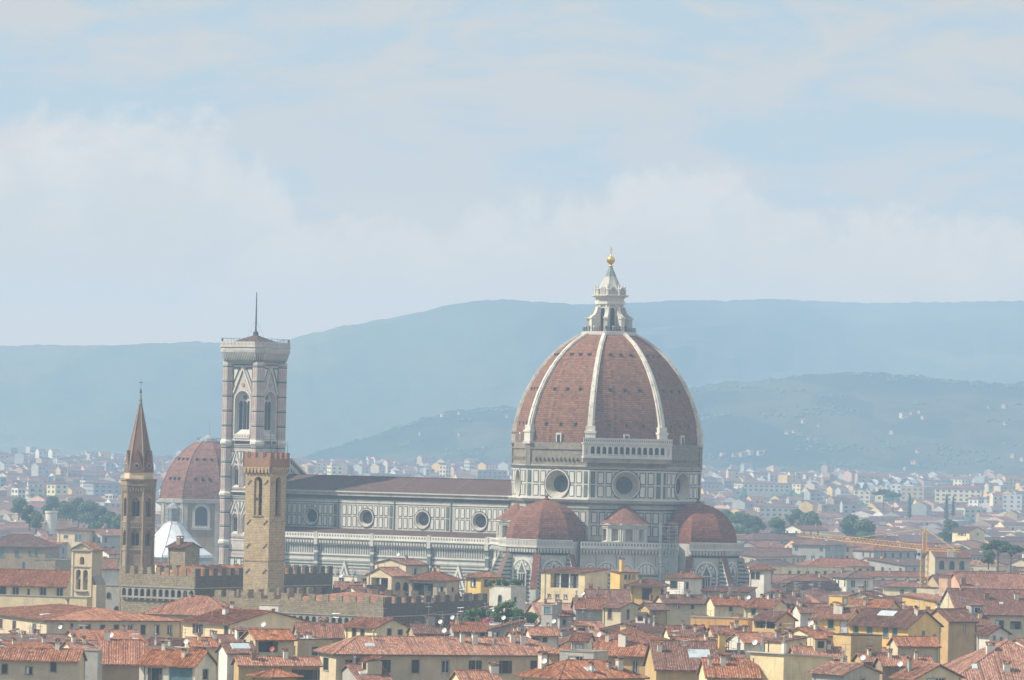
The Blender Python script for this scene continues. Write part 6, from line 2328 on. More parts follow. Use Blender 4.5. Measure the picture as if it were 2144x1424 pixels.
# ------------------------------------------------------------------ filler: the sea of roofs, row behind row
ORD = ['first', 'second', 'third', 'fourth', 'fifth', 'sixth', 'seventh', 'eighth', 'ninth', 'tenth', 'eleventh', 'twelfth', 'thirteenth', 'fourteenth', 'fifteenth', 'sixteenth', 'seventeenth', 'eighteenth', 'nineteenth', 'twentieth',
       'next to last', 'last', 'hindmost', 'farthest', 'remotest']
rf_ = random.Random(21)
WALLS = ['cream'] * 6 + ['buff'] * 5 + ['white'] * 5 + ['yellow'] * 3 + ['ochre'] * 2 + ['tan'] * 2 + ['grey'] * 3 + ['pink']
TILES = ['roof_tile'] * 4 + ['brown_tile'] * 6 + ['orange_tile'] * 1
TN = {'roof_tile': 'red', 'brown_tile': 'brown', 'orange_tile': 'orange'}
RN = {'gx': 'gabled', 'gy': 'side gabled', 'hip': 'hipped', 'flat': 'flat', 'shed': 'sloping'}
NF = [0]


def filler_row(D, px0, px1, zlo, zhi, row, region, wmin=11, wmax=24, gap=2.0, skip=()):
    px = px0
    k = 0
    tiles_ = TILES if D > 1050 else ['roof_tile', 'orange_tile', 'orange_tile', 'brown_tile']
    while px < px1:
        wB, wA = rf_.uniform(wmin, wmax), rf_.uniform(9, 15)
        phi = R_(rf_.choice((14, 22, 30, 42, 55, 68)))
        spx = (wB * math.cos(phi) + wA * math.sin(phi)) * F / D
        xc = px + wA * math.sin(phi) * F / D
        if any(a < px + spx * 0.5 < b for a, b in skip):
            px += spx * 0.5
            continue
        d = D + rf_.uniform(-8, 8)
        x = ab(xc, 1000)[0] * d
        ze = rf_.uniform(zlo, zhi) + gz(d)
        if rf_.random() < 0.12:
            ze += rf_.uniform(2, 5)
            wB *= 0.6
        wl, ti = rf_.choice(WALLS), rf_.choice(tiles_)
        rk = rf_.choice(('gx', 'gx', 'gx', 'hip', 'hip', 'gy', 'shed') if rf_.random() > 0.08 else ('flat',))
        span = wA if rk in ('gx', 'shed') else min(wA, wB)
        rise = span / 2 * rf_.uniform(0.32, 0.46) * (0.6 if rk == 'shed' else 1)
        wins = []
        st = rf_.choice(('plain', 'shut', 'shut', 'plain', 'green', 'open'))
        vis = 2 if D < 2000 else 1
        hh = rf_.uniform(1.5, 2.1)
        for f, L in (('A', wA), ('B', wB)):
            n = int(L / rf_.uniform(2.8, 4.5))
            for r_ in range(vis):
                for i in range(n):
                    if rf_.random() < 0.85:
                        wins.append((f, L * (i + 0.5) / n, ze - 0.7 - r_ * 3.4, 1.05, hh, st))
        if rk == 'flat':
            wins = [(a, b, c - 0.6, d_, e, s) for a, b, c, d_, e, s in wins]
        ch = [(rf_.uniform(0.1, 0.9), rf_.uniform(0.2, 0.8), rf_.uniform(0.5, 1.1), rf_.uniform(0.45, 0.85), rf_.choice(('white_plaster', 'cream_plaster', 'red_brick', 'grey_plaster'))) for _ in range(rf_.choice((0, 1, 1, 2, 3)))]
        di = [(rf_.uniform(0.1, 0.9), rf_.uniform(0.1, 0.5))] if rf_.random() < 0.22 and D < 1700 else []
        an = [(rf_.uniform(0.1, 0.9), 0.5) for _ in range(rf_.choice((0, 1, 2)))] if D < 1400 else []
        sk = [(rf_.uniform(0.2, 0.8), 0.25, 1.2, 0.9)] if rf_.random() < 0.25 and rk in ('gx', 'hip') else []
        size = 'broad' if wB > 19 else 'narrow' if wB < 11 else 'mid sized'
        ft = ', dish' if di else ', skylight' if sk else ', chimneys' if len(ch) > 1 else ''
        lab = '%s %s house, %s %s roof%s, %s in %s row %s' % (size, wl, TN[ti], RN[rk], ft, ORD[k], ORD[row], region)
        house_w('town_house', lab, x, d, ze, wA, wB, phi, wl, rk, ti, rise, wins, True, ch, di, an, sk, 'rooftops of the old town', z0=gz(d) - 1, rib=D < 1120)
        NF[0] += 1
        k += 1
        px += spx * 0.86 + gap
    return k


# in the gaps between the houses above
row = 0
for D, zl, zh in ((735, 14.5, 16.5), (775, 15.5, 18.0), (820, 19.0, 21.0), (880, 18, 21), (945, 18.5, 21.5), (1010, 19.0, 22.0), (1060, 19, 23), (1100, 19, 23)):
    filler_row(D, 560 if D > 900 else -30, 1600 if D > 1000 else 2165, zl, zh, row, 'between nearer roofs', 8, 15, 2, skip=((400, 1030),) if 900 < D < 1060 else ())
    row += 1
# beyond, to the right of the cathedral
row = 0
D = 1000.0
while D < 2150:
    filler_row(D, 1590 if D < 1200 else 1535, 2165, 17.5, 22.0, row, 'beside the crane', 11 if D < 1400 else 24, 20 if D < 1400 else 46, 2, skip=((1880, 1990),) if 1150 < D < 1200 else ())
    D *= 1.05
    row += 1
# beyond, to the left
row = 0
D = 1130.0
while D < 2150:
    if D < 1320:
        filler_row(D, 120, 300, 17, 20, row, 'behind spired tower', 12, 20, 3)
    else:
        filler_row(D, -30, 270, 15, 19.5, row, 'behind spired tower', 14, 26, 3)
    if D > 1600:
        pass
    D *= 1.085
    row += 1


# ------------------------------------------------------------------ crenellated palace in two blocks
def castle(label, xl, xc, xr, ytop, D, phi, wallA, wallB, nA, nB, arcA, arcB, roof_rise, mh=1.6, roof='orange_tile'):
    C = PT(xc, ytop, D)
    ph = R_(phi)
    s = D / F
    wB, wA = (xr - xc) * s / math.cos(ph), (xc - xl) * s / math.sin(ph)
    for _ in range(4):
        e = proj(C.x + wB * math.cos(ph), C.y + wB * math.sin(ph), C.z)[0]
        wB *= (xr - xc) / max(1e-3, e - proj(*C)[0])
        e = proj(C.x - wA * math.sin(ph), C.y + wA * math.cos(ph), C.z)[0]
        wA *= (xc - xl) / max(1e-3, proj(*C)[0] - e)
    root = empty('crenellated_palace', (C.x, C.y, 0), ph)
    tag(root, label, 'palace')
    zt = C.z - mh
    mb = MB()
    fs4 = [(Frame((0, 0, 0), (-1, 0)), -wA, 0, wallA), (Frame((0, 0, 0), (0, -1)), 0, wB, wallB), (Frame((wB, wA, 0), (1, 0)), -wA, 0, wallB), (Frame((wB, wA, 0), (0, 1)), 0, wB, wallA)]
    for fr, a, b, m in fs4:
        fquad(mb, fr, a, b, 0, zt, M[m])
    mb.face([(0, 0, zt - 2.2), (wB, 0, zt - 2.2), (wB, wA, zt - 2.2), (0, wA, zt - 2.2)], M['concrete'])
    body_ = mb.build('wall', root)
    cr_ = MB()
    for i, (fr, a, b, m) in enumerate(fs4):
        proud = 0.55 if (arcA and i == 0) or (arcB and i == 1) else 0.02
        n = nA if i in (0, 3) and True else nB
        n = (nA, nB, nA, nB)[i]
        fbox(cr_, fr, a - (proud if i in (0,) else 0), b, zt - 2.6, zt, -0.5, proud, M[m])
        f2 = Frame(fr.o + fr.n * proud, fr.n)
        merlons(cr_, f2, a, b, n, zt, zt + mh, 0.5, M[m], 0.5)
        fbox(cr_, fr, a, b, zt - 2.85, zt - 2.6, 0, proud + 0.12, M['stone_trim'])
    cr_.build('battlement', root)
    for on, (fr, a, b, m) in ((arcA, fs4[0]), (arcB, fs4[1])):
        if not on:
            continue
        k = MB()
        L = b - a
        n = max(2, int(L / 1.55))
        st = L / n
        for j in range(n):
            c = a + st * (j + 0.5)
            ar = arch(c, st * 0.66, zt - 4.9, zt - 3.75, 1, 8)
            hole_wall(k, fr, c - st / 2, c + st / 2, zt - 5.0, zt - 2.85, ar, M['stone_trim' if fr.n.x < -0.5 else m], 0.5)
            reveal(k, fr, ar, 0.5, 0.02, M['stone_trim'], 1.0)
            fpoly(k, fr, ar, M['pane_and_shade'], 0.03)  # dark fill stands in for shade in the shallow arch
            fextr(k, fr, [(c + st / 2 - 0.16, zt - 5.7), (c + st / 2 + 0.16, zt - 5.7), (c + st / 2 + 0.25, zt - 5.0), (c + st / 2 - 0.25, zt - 5.0)], 0, 0.5, M['stone_trim'])
        fbox(k, fr, a, b, zt - 5.3, zt - 5.0, 0, 0.56, M['stone_trim'])
        k.build('arcade', root)
    r_ = MB()
    e = 1.2
    q = [(e, e), (wB - e, e), (wB - e, wA - e), (e, wA - e)]
    zr = zt - 1.6
    a_ = min(wA, wB) / 2 - e
    ri = [(wB / 2, a_ + e), (wB / 2, wA - a_ - e)] if wA > wB else [(a_ + e, wA / 2), (wB - a_ - e, wA / 2)]
    if wB >= wA:
        sl4 = [[q[0], q[1], ri[1], ri[0]], [q[1], q[2], ri[1]], [q[2], q[3], ri[0], ri[1]], [q[3], q[0], ri[0]]]
    else:
        sl4 = [[q[0], q[1], ri[0]], [q[1], q[2], ri[1], ri[0]], [q[2], q[3], ri[1]], [q[3], q[0], ri[0], ri[1]]]
    for f in sl4:
        r_.face([(*p, zr if p in q else zr + roof_rise) for p in f], M[roof])
    r_.build('roof', root)
    return root


castle('tall shaded stone palace wall with square battlements at the foot of the brown tower', 257, 411, 697, 1191, 1000, 60, 'palace_stone', 'shaded_stone', 9, 17, True, False, 3.4)
castle('lower crenellated palace wing with a row of small arches under the battlements', 452, 805, 1016, 1250, 948, 62, 'palace_stone', 'shaded_stone', 13, 11, True, True, 3.0, 1.4)

# ------------------------------------------------------------------ bell gable of the church
p_ = PT(170, 1256, 1035)
bg_ = empty('bell_gable', (p_.x, 1035, 0), R_(62))
tag(bg_, 'weathered church bell gable with two arched openings and a small tiled cap', 'bell gable')
s_ = 1035 / F
zt = PT(170, 1150, 1035).z
fA = Frame((0, 0, 0), (-1, 0))
wd, dp = 5.6, 4.0
gbm = MB()
for fr, a, b in ((fA, -wd / 2, wd / 2), (Frame((dp, 0, 0), (1, 0)), -wd / 2, wd / 2)):
    holes = []
    zs, z1 = zt - 9.2, zt - 4.6
    for c in (-0.95, 0.95):
        ar = arch(c, 1.3, zs, z1 - 0.65, 1, 8)
        hole_wall(gbm, fr, -wd / 2 if c < 0 else 0, 0 if c < 0 else wd / 2, zs - 0.2, z1 + 0.6, ar, M['buff_plaster'])
        reveal(gbm, fr, ar, 0, -1.5, M['buff_plaster'])
    fquad(gbm, fr, -wd / 2, wd / 2, 0, zs - 0.2, M['buff_plaster'])
    ar = arch(0, 1.2, z1 + 1.1, z1 + 2.3, 1, 8)
    hole_wall(gbm, fr, -wd / 2, wd / 2, z1 + 0.6, zt, ar, M['buff_plaster'])
    reveal(gbm, fr, ar, 0, -1.5, M['buff_plaster'])
    gbm.face([fr.p(-wd / 2, zt, 0), fr.p(wd / 2, zt, 0), fr.p(0, zt + 1.3, 0)], M['buff_plaster'])
    for sg in (-1, 1):
        a_, b_ = sorted((sg * wd / 2, sg * (wd / 2 - 0.5)))
        fbox(gbm, fr, a_, b_, 0, zt - 0.4, 0, 0.18, M['buff_plaster'])
    fbox(gbm, fr, -wd / 2 - 0.2, wd / 2 + 0.2, zt - 0.4, zt, -0.2, 0.35, M['stone_trim'])
    fbox(gbm, fr, -wd / 2, wd / 2, z1 + 0.5, z1 + 0.75, 0, 0.22, M['stone_trim'])
    fbox(gbm, fr, -1.7, 1.7, zs - 0.5, zs - 0.2, 0, 0.5, M['stone_trim'])
for sg in (-1, 1):
    fr = Frame((dp / 2, sg * wd / 2, 0), (0, sg))
    fquad(gbm, fr, -dp / 2, dp / 2, 0, zt, M['buff_plaster'])
    if sg < 0:
        fbox(gbm, fr, -dp / 2, dp / 2, 0, zt - 8, 0, 1.2, M['buff_plaster'])
        gbm.face([fr.p(-dp / 2, zt - 8, 1.2), fr.p(dp / 2, zt - 8, 1.2), fr.p(dp / 2, zt - 6, 0), fr.p(-dp / 2, zt - 6, 0)], M['stone_trim'])
gbm.build('gable_wall', bg_)
cp = MB()
o = 0.5
for sg in (-1, 1):
    q = [(-o, sg * (wd / 2 + o), zt - 0.25), (dp + o, sg * (wd / 2 + o), zt - 0.25), (dp + o, 0, zt + 1.35), (-o, 0, zt + 1.35)]
    if sg > 0:
        q = q[::-1]
    up = [(a, b, c + 0.25) for a, b, c in q]
    cp.face(up, M['orange_tile'])
    cp.face(q[::-1], M['soffit'])
    for i in range(4):
        j = (i + 1) % 4
        cp.face([q[i], q[j], up[j], up[i]], M['stone_trim'])
cp.build('gable_roof', bg_)
for c in (-0.85, 0.85):
    b_ = MB()
    b_.lathe([(0.45, zs + 2.4), (0.4, zs + 2.6), (0.3, zs + 3.1), (0.22, zs + 3.4), (0.04, zs + 3.5)], 12, M['patina'], (0.8, c))
    b_.tube((0.8, c - 0.6, zs + 3.5), (0.8, c + 0.6, zs + 3.5), 0.08, M['iron'], 5)
    b_.build('bell', bg_)

# ------------------------------------------------------------------ tower crane
cB = PT(1937, 1106, 1180)
ztop = cB.z
crane = empty('tower_crane', (cB.x, 1180, 0), 0)
tag(crane, 'yellow lattice tower crane standing among the roofs', 'crane')
jt = PT(1670, 1122, 1215) - Vector((cB.x, 1180, 0))
zj = PT(1935, 1151, 1180).z
Y = M['crane_yellow']


def truss(mb, p, q, w_, h_, n, tri=False, r=0.055):
    p, q = Vector(p), Vector(q)
    d = (q - p).normalized()
    side = d.cross(Vector((0, 0, 1)))
    if side.length < 0.1:
        side = Vector((1, 0, 0)).cross(d)
    side.normalize()
    up = side.cross(d).normalized()
    cs = [side * (w_ / 2), -side * (w_ / 2), up * h_] if tri else [side * w_ / 2 + up * w_ / 2, -side * w_ / 2 + up * w_ / 2, -side * w_ / 2 - up * w_ / 2, side * w_ / 2 - up * w_ / 2]
    for c in cs:
        mb.tube(p + c, q + c, r, Y, 5)
    m = len(cs)
    for i in range(n):
        a, b = p + (q - p) * (i / n), p + (q - p) * ((i + 1) / n)
        for k in range(m):
            c0_, c1_ = cs[k], cs[(k + 1) % m]
            mb.tube(a + c0_, b + c1_, r * 0.62, Y, 4)
            mb.tube(b + c0_, b + c1_, r * 0.62, Y, 4)


t_ = MB()
truss(t_, (0, 0, 0), (0, 0, zj - 0.8), 1.9, 0, 20, False, 0.085)
t_.build('mast', crane)
t_ = MB()
truss(t_, (0, 0, zj - 0.5), (0, 0, ztop - 0.9), 1.0, 0, 5, False, 0.09)
t_.tube((0, 0, ztop - 1.2), (0, 0, ztop), 0.3, Y, 6)
t_.box(-1.1, 1.1, -1.1, 1.1, zj - 0.9, zj - 0.4, Y)
t_.build('tower_head', crane)
jd = Vector((jt.x, jt.y, 0)).normalized()
t_ = MB()
truss(t_, Vector((0, 0, zj)) + jd * 0.8, Vector(jt), 1.1, 1.2, 34, True, 0.055)
t_.build('jib', crane)
t_ = MB()
truss(t_, Vector((0, 0, zj - 0.2)) - jd * 0.8, Vector((0, 0, zj - 0.2)) - jd * 12.5, 1.2, 0.6, 9, True, 0.06)
t_.build('counter_jib', crane)
t_ = MB()
t_.tube((0, 0, ztop - 0.1), Vector((0, 0, zj + 1.2)) + (Vector(jt) - Vector((0, 0, zj))) * 0.52, 0.07, Y, 5)
t_.tube((0, 0, ztop - 0.1), Vector((0, 0, zj + 0.4)) - jd * 10.5, 0.07, Y, 5)
t_.build('pendant', crane)
t_ = MB()
c = Vector((0, 0, 0)) - jd * 10.5
for i in range(3):
    e = c + jd * (i * 0.9)
    t_.box(e.x - 0.4, e.x + 0.4, e.y - 0.7, e.y + 0.7, zj - 1.7, zj + 0.2, M['concrete'])
t_.build('counterweight', crane)
t_ = MB()
t_.box(-2.0, -1.05, -0.9, 0.5, zj - 2.4, zj + 0.0, M['crane_panel'])
fr = Frame((-1.55, -0.9, zj - 1.2), (0, -1))
fextr(t_, fr, scaled(circle(0, 0, 0.42, 18), 1.0), 0, 0.04, M['sign_blue'])
t_.box(-2.04, -2.0, -0.8, 0.4, zj - 1.6, zj - 0.3, M['window_dark'])
t_.build('cab', crane)
t_ = MB()
hk = Vector((0, 0, zj)) + (Vector(jt) - Vector((0, 0, zj))) * 0.33
t_.box(hk.x - 0.6, hk.x + 0.6, hk.y - 0.6, hk.y + 0.6, hk.z - 0.5, hk.z - 0.2, Y)
t_.tube(hk, hk - Vector((0, 0, 3)), 0.04, M['iron'], 4)
t_.lathe([(0.05, hk.z - 4.0), (0.3, hk.z - 3.6), (0.3, hk.z - 3.2), (0.1, hk.z - 3.0)], 8, Y, (hk.x, hk.y))
t_.build('trolley', crane)

# ------------------------------------------------------------------ trees
rt = random.Random(5)


def crown_mesh(name, mat, blobs, n, size, seed):
    r = random.Random(seed)
    mb = MB()
    m = M[mat]
    tot = sum(b[3] * b[4] for b in blobs)
    for cx_, cy_, cz_, rx, rz in blobs:
        k = int(n * rx * rz / tot)
        for _ in range(k):
            v = Vector((r.gauss(0, 1), r.gauss(0, 1), r.gauss(0, 1))).normalized() * (r.random() ** 0.35)
            p = Vector((cx_ + v.x * rx, cy_ + v.y * rx, cz_ + v.z * rz))
            nn = (v + Vector((r.uniform(-.8, .8), r.uniform(-.8, .8), r.uniform(-.3, 1.0)))).normalized()
            a = nn.orthogonal().normalized()
            b = nn.cross(a)
            an = r.uniform(0, PI)
            a, b = a * math.cos(an) + b * math.sin(an), b * math.cos(an) - a * math.sin(an)
            s1, s2 = size * r.uniform(0.6, 1.3), size * r.uniform(0.4, 0.9)
            mb.face([p - a * s1, p - b * s2 + nn * s1 * 0.15, p + a * s1, p + b * s2 - nn * s1 * 0.1], m)
    return mb.mesh(name)


def trunk_mesh(h, r, limbs, spread, seed):
    q = random.Random(seed)
    mb = MB()
    mb.tube((0, 0, -0.5), (0.1, 0.05, h), r, M['trunk_bark'], 8, r * 0.55)
    for i in range(limbs):
        a = 2 * PI * i / limbs + q.uniform(-.4, .4)
        z = h * q.uniform(0.7, 1.0)
        mb.tube((0, 0, z), (math.cos(a) * spread, math.sin(a) * spread, z + spread * q.uniform(0.5, 1.0)), r * 0.4, M['trunk_bark'], 5, r * 0.12)
    return mb.mesh('trunk')


def rblobs(seed, rx, z0, z1, n, br):
    q = random.Random(seed)
    out = []
    for i in range(n):
        a = q.uniform(0, 2 * PI)
        t = q.random()
        z = z0 + (z1 - z0) * t
        k = math.sin(PI * (0.15 + 0.8 * t)) * rx * q.uniform(0.3, 0.8)
        out.append((k * math.cos(a), k * math.sin(a), z, br * q.uniform(0.7, 1.15), br * q.uniform(0.55, 0.9)))
    return out


KIND = {
    'round': (crown_mesh('crown', 'leaf_dark', rblobs(1, 5.2, 5, 13, 12, 2.8), 2200, 0.55, 1), trunk_mesh(6.5, 0.4, 5, 2.8, 1)),
    'broad': (crown_mesh('crown', 'leaf_mid', rblobs(2, 6.5, 5, 12, 14, 3.0), 2400, 0.6, 2), trunk_mesh(6.0, 0.45, 6, 3.4, 2)),
    'pine': (crown_mesh('crown', 'leaf_dark', [(5.0 * math.cos(i) * (0.4 + 0.6 * (i % 2)), 5.0 * math.sin(i) * (0.4 + 0.6 * (i % 2)), 12.5 + 0.6 * math.sin(i * 2.1) + (1.2 if i % 2 == 0 else 0), 3.0, 1.5) for i in range(9)], 2200, 0.5, 3), trunk_mesh(10.5, 0.4, 6, 3.5, 3)),
    'cypress': (crown_mesh('crown', 'leaf_dark', [(0, 0, 2 + i * 1.5, 1.25 - 0.1 * i, 1.5) for i in range(8)], 1100, 0.4, 4), trunk_mesh(2.5, 0.25, 0, 1, 4)),
    'shrub': (crown_mesh('crown', 'leaf_bright', rblobs(5, 1.1, 0.6, 2.2, 7, 0.75), 700, 0.2, 5), trunk_mesh(0.9, 0.07, 4, 0.5, 5)),
    'bush': (crown_mesh('crown', 'leaf_mid', rblobs(6, 1.3, 0.5, 1.9, 8, 0.75), 700, 0.2, 6), trunk_mesh(0.8, 0.07, 4, 0.5, 6)),
}


def tree(name, kind, label, x, y, z, s=1.0, group=None, cat='tree'):
    o = empty(name, (x, y, z), rt.uniform(0, 6.28))
    tag(o, label, cat, group)
    c, t = KIND[kind]
    k = (s * rt.uniform(0.92, 1.08), s * rt.uniform(0.92, 1.08), s)
    inst('trunk', t, o, scale=k)
    inst('crown', c, o, scale=k)
    return o


TL = [(62, 1068, 1950, 'round', 0.9, 'dark round tree below the pale apartment blocks, nearest the frame edge'),
      (40, 1052, 2150, 'broad', 0.9, 'rounded tree in front of the stepped white apartment house'),
      (76, 1082, 1900, 'broad', 0.8, 'bushy dark tree left of the ruined round turret'),
      (112, 1052, 2250, 'round', 1.3, 'largest dark tree above the little crenellated wall'),
      (140, 1062, 2150, 'broad', 1.2, 'wide tree directly behind the crenellated wall'),
      (165, 1055, 2200, 'round', 1.3, 'tall tree in the middle of the park by the turret'),
      (188, 1062, 2150, 'broad', 1.25, 'wide tree in the park right of centre'),
      (212, 1070, 2050, 'round', 1.0, 'dark tree under the pale slab tower'),
      (232, 1082, 1980, 'broad', 0.95, 'green park tree second from the spired tower'),
      (250, 1088, 1900, 'broad', 0.9, 'park tree touching the spired tower'),
      (205, 1092, 1850, 'bush', 3.4, 'bright low bushy tree on the park lawn'),
      (1520, 1078, 2250, 'round', 1.1, 'dark tree just right of the big dome drum'),
      (1550, 1085, 2150, 'broad', 1.3, 'broad tree beyond the east apse roof'),
      (1578, 1092, 2050, 'round', 1.1, 'rounded tree right of the broad tree beyond the apse'),
      (1628, 1095, 2000, 'broad', 1.0, 'tree between two long brown roofs beyond the apse'),
      (1668, 1078, 2300, 'round', 1.3, 'tall tree before the pale blocks in mid distance'),
      (1695, 1085, 2150, 'broad', 1.3, 'wide tree left of the sunlit white block'),
      (1782, 1090, 2100, 'round', 1.2, 'dark tree beyond the crane jib'),
      (1812, 1100, 2000, 'broad', 1.1, 'bushy tree directly above the middle of the crane jib'),
      (1850, 1036, 2900, 'pine', 1.1, 'umbrella pine before the white canopied building'),
      (1870, 1040, 2850, 'pine', 1.0, 'second umbrella pine before the white canopied building'),
      (1990, 1100, 2050, 'round', 1.1, 'dark tree left of the cream gabled hall'),
      (2090, 1150, 1420, 'pine', 1.25, 'big spreading umbrella pine by the white poles'),
      (2117, 1156, 1400, 'pine', 1.0, 'smaller umbrella pine merging with the big one'),
      (2070, 1160, 1390, 'broad', 0.7, 'low bushy tree at the foot of the umbrella pines'),
      (1905, 1046, 2750, 'cypress', 1.3, 'dark cypress left of the balconied apartments'),
      (1982, 1046, 2750, 'cypress', 1.4, 'tall dark cypress before the balconied apartments'),
      (1996, 1048, 2740, 'cypress', 1.1, 'shorter dark cypress beside the tall one')]
for px, py, D, kd, s, lab in TL:
    q = PT(px, py, D)
    htop = {'round': 15.5, 'broad': 14.5, 'pine': 15.5, 'cypress': 14.5, 'bush': 2.6}[kd] * s
    s *= 0.6 if px > 2060 else 0.82
    htop *= 0.6 if px > 2060 else 0.82
    tree({'pine': 'umbrella_pine', 'cypress': 'cypress'}.get(kd, 'tree'), kd, lab, q.x, q.y, max(gz(D) - 2, q.z - htop * 0.75), s)
# roof garden in the centre and planters
for i, (px, py, kd, s) in enumerate([(975, 1300, 'bush', 1.7), (990, 1292, 'shrub', 1.8), (1008, 1290, 'bush', 2.0), (1028, 1292, 'bush', 1.8), (1046, 1288, 'shrub', 2.0), (1062, 1284, 'shrub', 2.3), (1080, 1292, 'shrub', 1.9), (1098, 1296, 'bush', 1.8), (1114, 1298, 'bush', 1.9), (1000, 1304, 'bush', 1.4), (1060, 1304, 'shrub', 1.4)]):
    q = PT(px, py + 12, 895)
    tree('shrub', kd, '%s shrub in the roof garden, %s counted from the crenellated wing' % ('bright green' if kd == 'shrub' else 'dull green', ORD[i]), q.x, q.y + (i % 3) * 2, q.z, s * 0.62, 'roof garden shrubs', 'shrub')
q = PT(1035, 1306, 880)
rg_ = MB()
rg_.box(-6.6, 7.8, -2.0, 12, 0, q.z - 0.6, M['grey_plaster'], M['concrete'])
tag(inst('roof_garden_house', rg_.mesh('roof_garden_house'), None, (q.x, 890, 0), 0), 'flat roofed house carrying the green roof garden', 'house')
for i, px in enumerate((1030, 1042, 1055, 1078, 1090)):
    q = PT(px, 1228, 1052 if px < 1070 else 1056)
    tree('potted_shrub', 'shrub' if i % 2 else 'bush', 'potted shrub on the white tower terrace, %s along the parapet' % ORD[i], q.x, q.y + 2.0, q.z - 0.3, 0.85, 'terrace plants on the white tower', 'shrub')
q = PT(1022, 1302, 872)
fb = MB()
for i in range(60):
    p = Vector((rt.uniform(-1, 1), rt.uniform(-.4, .4), rt.uniform(0, .7)))
    a = Vector((rt.uniform(-1, 1), rt.uniform(-1, 1), rt.uniform(-1, 1))).normalized() * 0.16
    b = a.orthogonal().normalized() * 0.14
    fb.face([p - a, p - b, p + a, p + b], M['flower_pink'])
tag(inst('flower_bush', fb.mesh('flower_bush'), None, q), 'pink flowering bush at the edge of the roof garden', 'bush')

# ------------------------------------------------------------------ apartment blocks in the middle distance
ra = random.Random(8)
APTS = []


def apartment(label, xl, xc, xr, ytop, D, phi, wall, roofm=None, floors=3, wst='plain', canopy=False):
    D = 1800.0
    while D < 4500 and PT(xc, ytop, D).z - gz(D) > 2.4 + 3.4 * floors:
        D += 20.0
    APTS.append((xl, xr, ytop, D))
    C = PT(xc, ytop, D)
    ph = R_(phi)
    s = D / F
    wB, wA = max(6, (xr - xc) * s / math.cos(ph)), max(6, (xc - xl) * s / math.sin(ph))
    wins = []
    for f, L in (('A', wA), ('B', wB)):
        n = max(2, int(L / 4.2))
        for r in range(floors):
            for i in range(n):
                wins.append((f, L * (i + 0.5) / n, C.z - 1.4 - 3.3 * r, 1.9, 1.5, wst))
    rk = 'flat' if roofm in (None, 'white_paint') else 'hip'
    o = house_w('apartment_building', label, C.x, C.y, C.z, wA, wB, ph, wall, rk, roofm or 'roof_tile', 2.2, wins[:96], True, cat='apartment block', z0=gz(D) - 1)
    if canopy:
        mb = MB()
        n = max(2, int(max(wA, wB) / 9))
        for i in range(n):
            a, b = wA * i / n, wA * (i + 1) / n
            rows = [[(-1.5 + (wB + 3) * t, a + (b - a) * u, C.z + 1.0 + 5.0 * math.sin(PI * u)) for t in (0, 1)] for u in (0, .25, .5, .75, 1)]
            mb.loft(rows, M['white_paint'], closed=False)
        mb.build('canopy', o)
    return o


apartment('low block with rippled white canopy roofs, lowest step', 1788, 1822, 1835, 1027, 2750, 70, 'cream', 'white_paint', 3, 'plain', True)
apartment('block with rippled white canopy roofs, middle step', 1815, 1858, 1868, 1020, 2850, 70, 'cream', 'white_paint', 3, 'plain', True)
apartment('block with rippled white canopy roofs, highest step', 1855, 1912, 1925, 1015, 2950, 70, 'white', 'white_paint', 3, 'plain', True)
apartment('beige stone office block with horizontal strips right of the white canopies', 1887, 1934, 1960, 1020, 2700, 70, 'tan', None, 4, 'plain')
apartment('long balconied apartment house with red roof on the far right', 1960, 2055, 2062, 1024, 2750, 75, 'cream', 'roof_tile', 4)
apartment('white block with blue glass and flat roof right of the hall', 2100, 2140, 2160, 1036, 2450, 60, 'concrete', None, 4)
apartment('cream block with red hipped roof beyond the balconied apartments', 1985, 2014, 2050, 1003, 3200, 45, 'cream', 'roof_tile', 2)
apartment('grey school block with long rows of windows', 2005, 2020, 2068, 1064, 2300, 20, 'buff', None, 2)
apartment('pale block with tall white stair gable in front of grey school', 2030, 2048, 2062, 1045, 2500, 40, 'white', 'roof_tile', 3)
apartment('cream ridge top block with brown roof far right of the dome', 1660, 1676, 1692, 1012, 2900, 40, 'cream', 'brown_tile', 2)
apartment('long low cream range with brown roof right of the drum', 1540, 1556, 1655, 1012, 2900, 12, 'cream', 'brown_tile', 2)
apartment('long pale range with brown roof beyond the trees', 1575, 1590, 1690, 1061, 2150, 12, 'cream', 'brown_tile', 2)
apartment('stepped white apartment house left of the green park', 22, 38, 52, 1022, 2600, 45, 'white', None, 4)
apartment('pale apartment slab with dark balconies beside the stepped white house', 52, 60, 92, 1020, 2550, 20, 'buff', None, 4, 'plain')
apartment('cream apartment block with three window rows above the park', 96, 116, 140, 1013, 2500, 45, 'cream', 'brown_tile', 4)
apartment('long blue grey apartment range beside the spired tower', 168, 196, 262, 1012, 2550, 25, 'grey', 'brown_tile', 3)
apartment('white slab block with a blank end wall above the trees', 166, 178, 196, 1006, 2700, 40, 'white', None, 3)
apartment('narrow pale slab tower over the park trees', 220, 236, 240, 1034, 2100, 65, 'white', None, 3)
apartment('grey villa with a brown hipped roof left of the round turret', 4, 18, 36, 1068, 1850, 45, 'buff', 'brown_tile', 2)
apartment('blue glass tower cut by the left frame edge', -20, 2, 8, 1000, 2300, 60, 'blue_shutter', None, 4)
apartment('dark brick apartment range behind the nave ridge, right half', 985, 1000, 1062, 984, 3100, 15, 'brown', None, 4)
apartment('dark brick apartment range behind the nave ridge, left half', 760, 775, 860, 992, 3000, 15, 'brown', None, 3)
apartment('sunlit cream tower block above the nave roof', 684, 694, 718, 975, 3400, 30, 'cream', None, 5)
apartment('second sunlit tower block above the nave roof', 920, 934, 944, 974, 3450, 55, 'cream', None, 5)
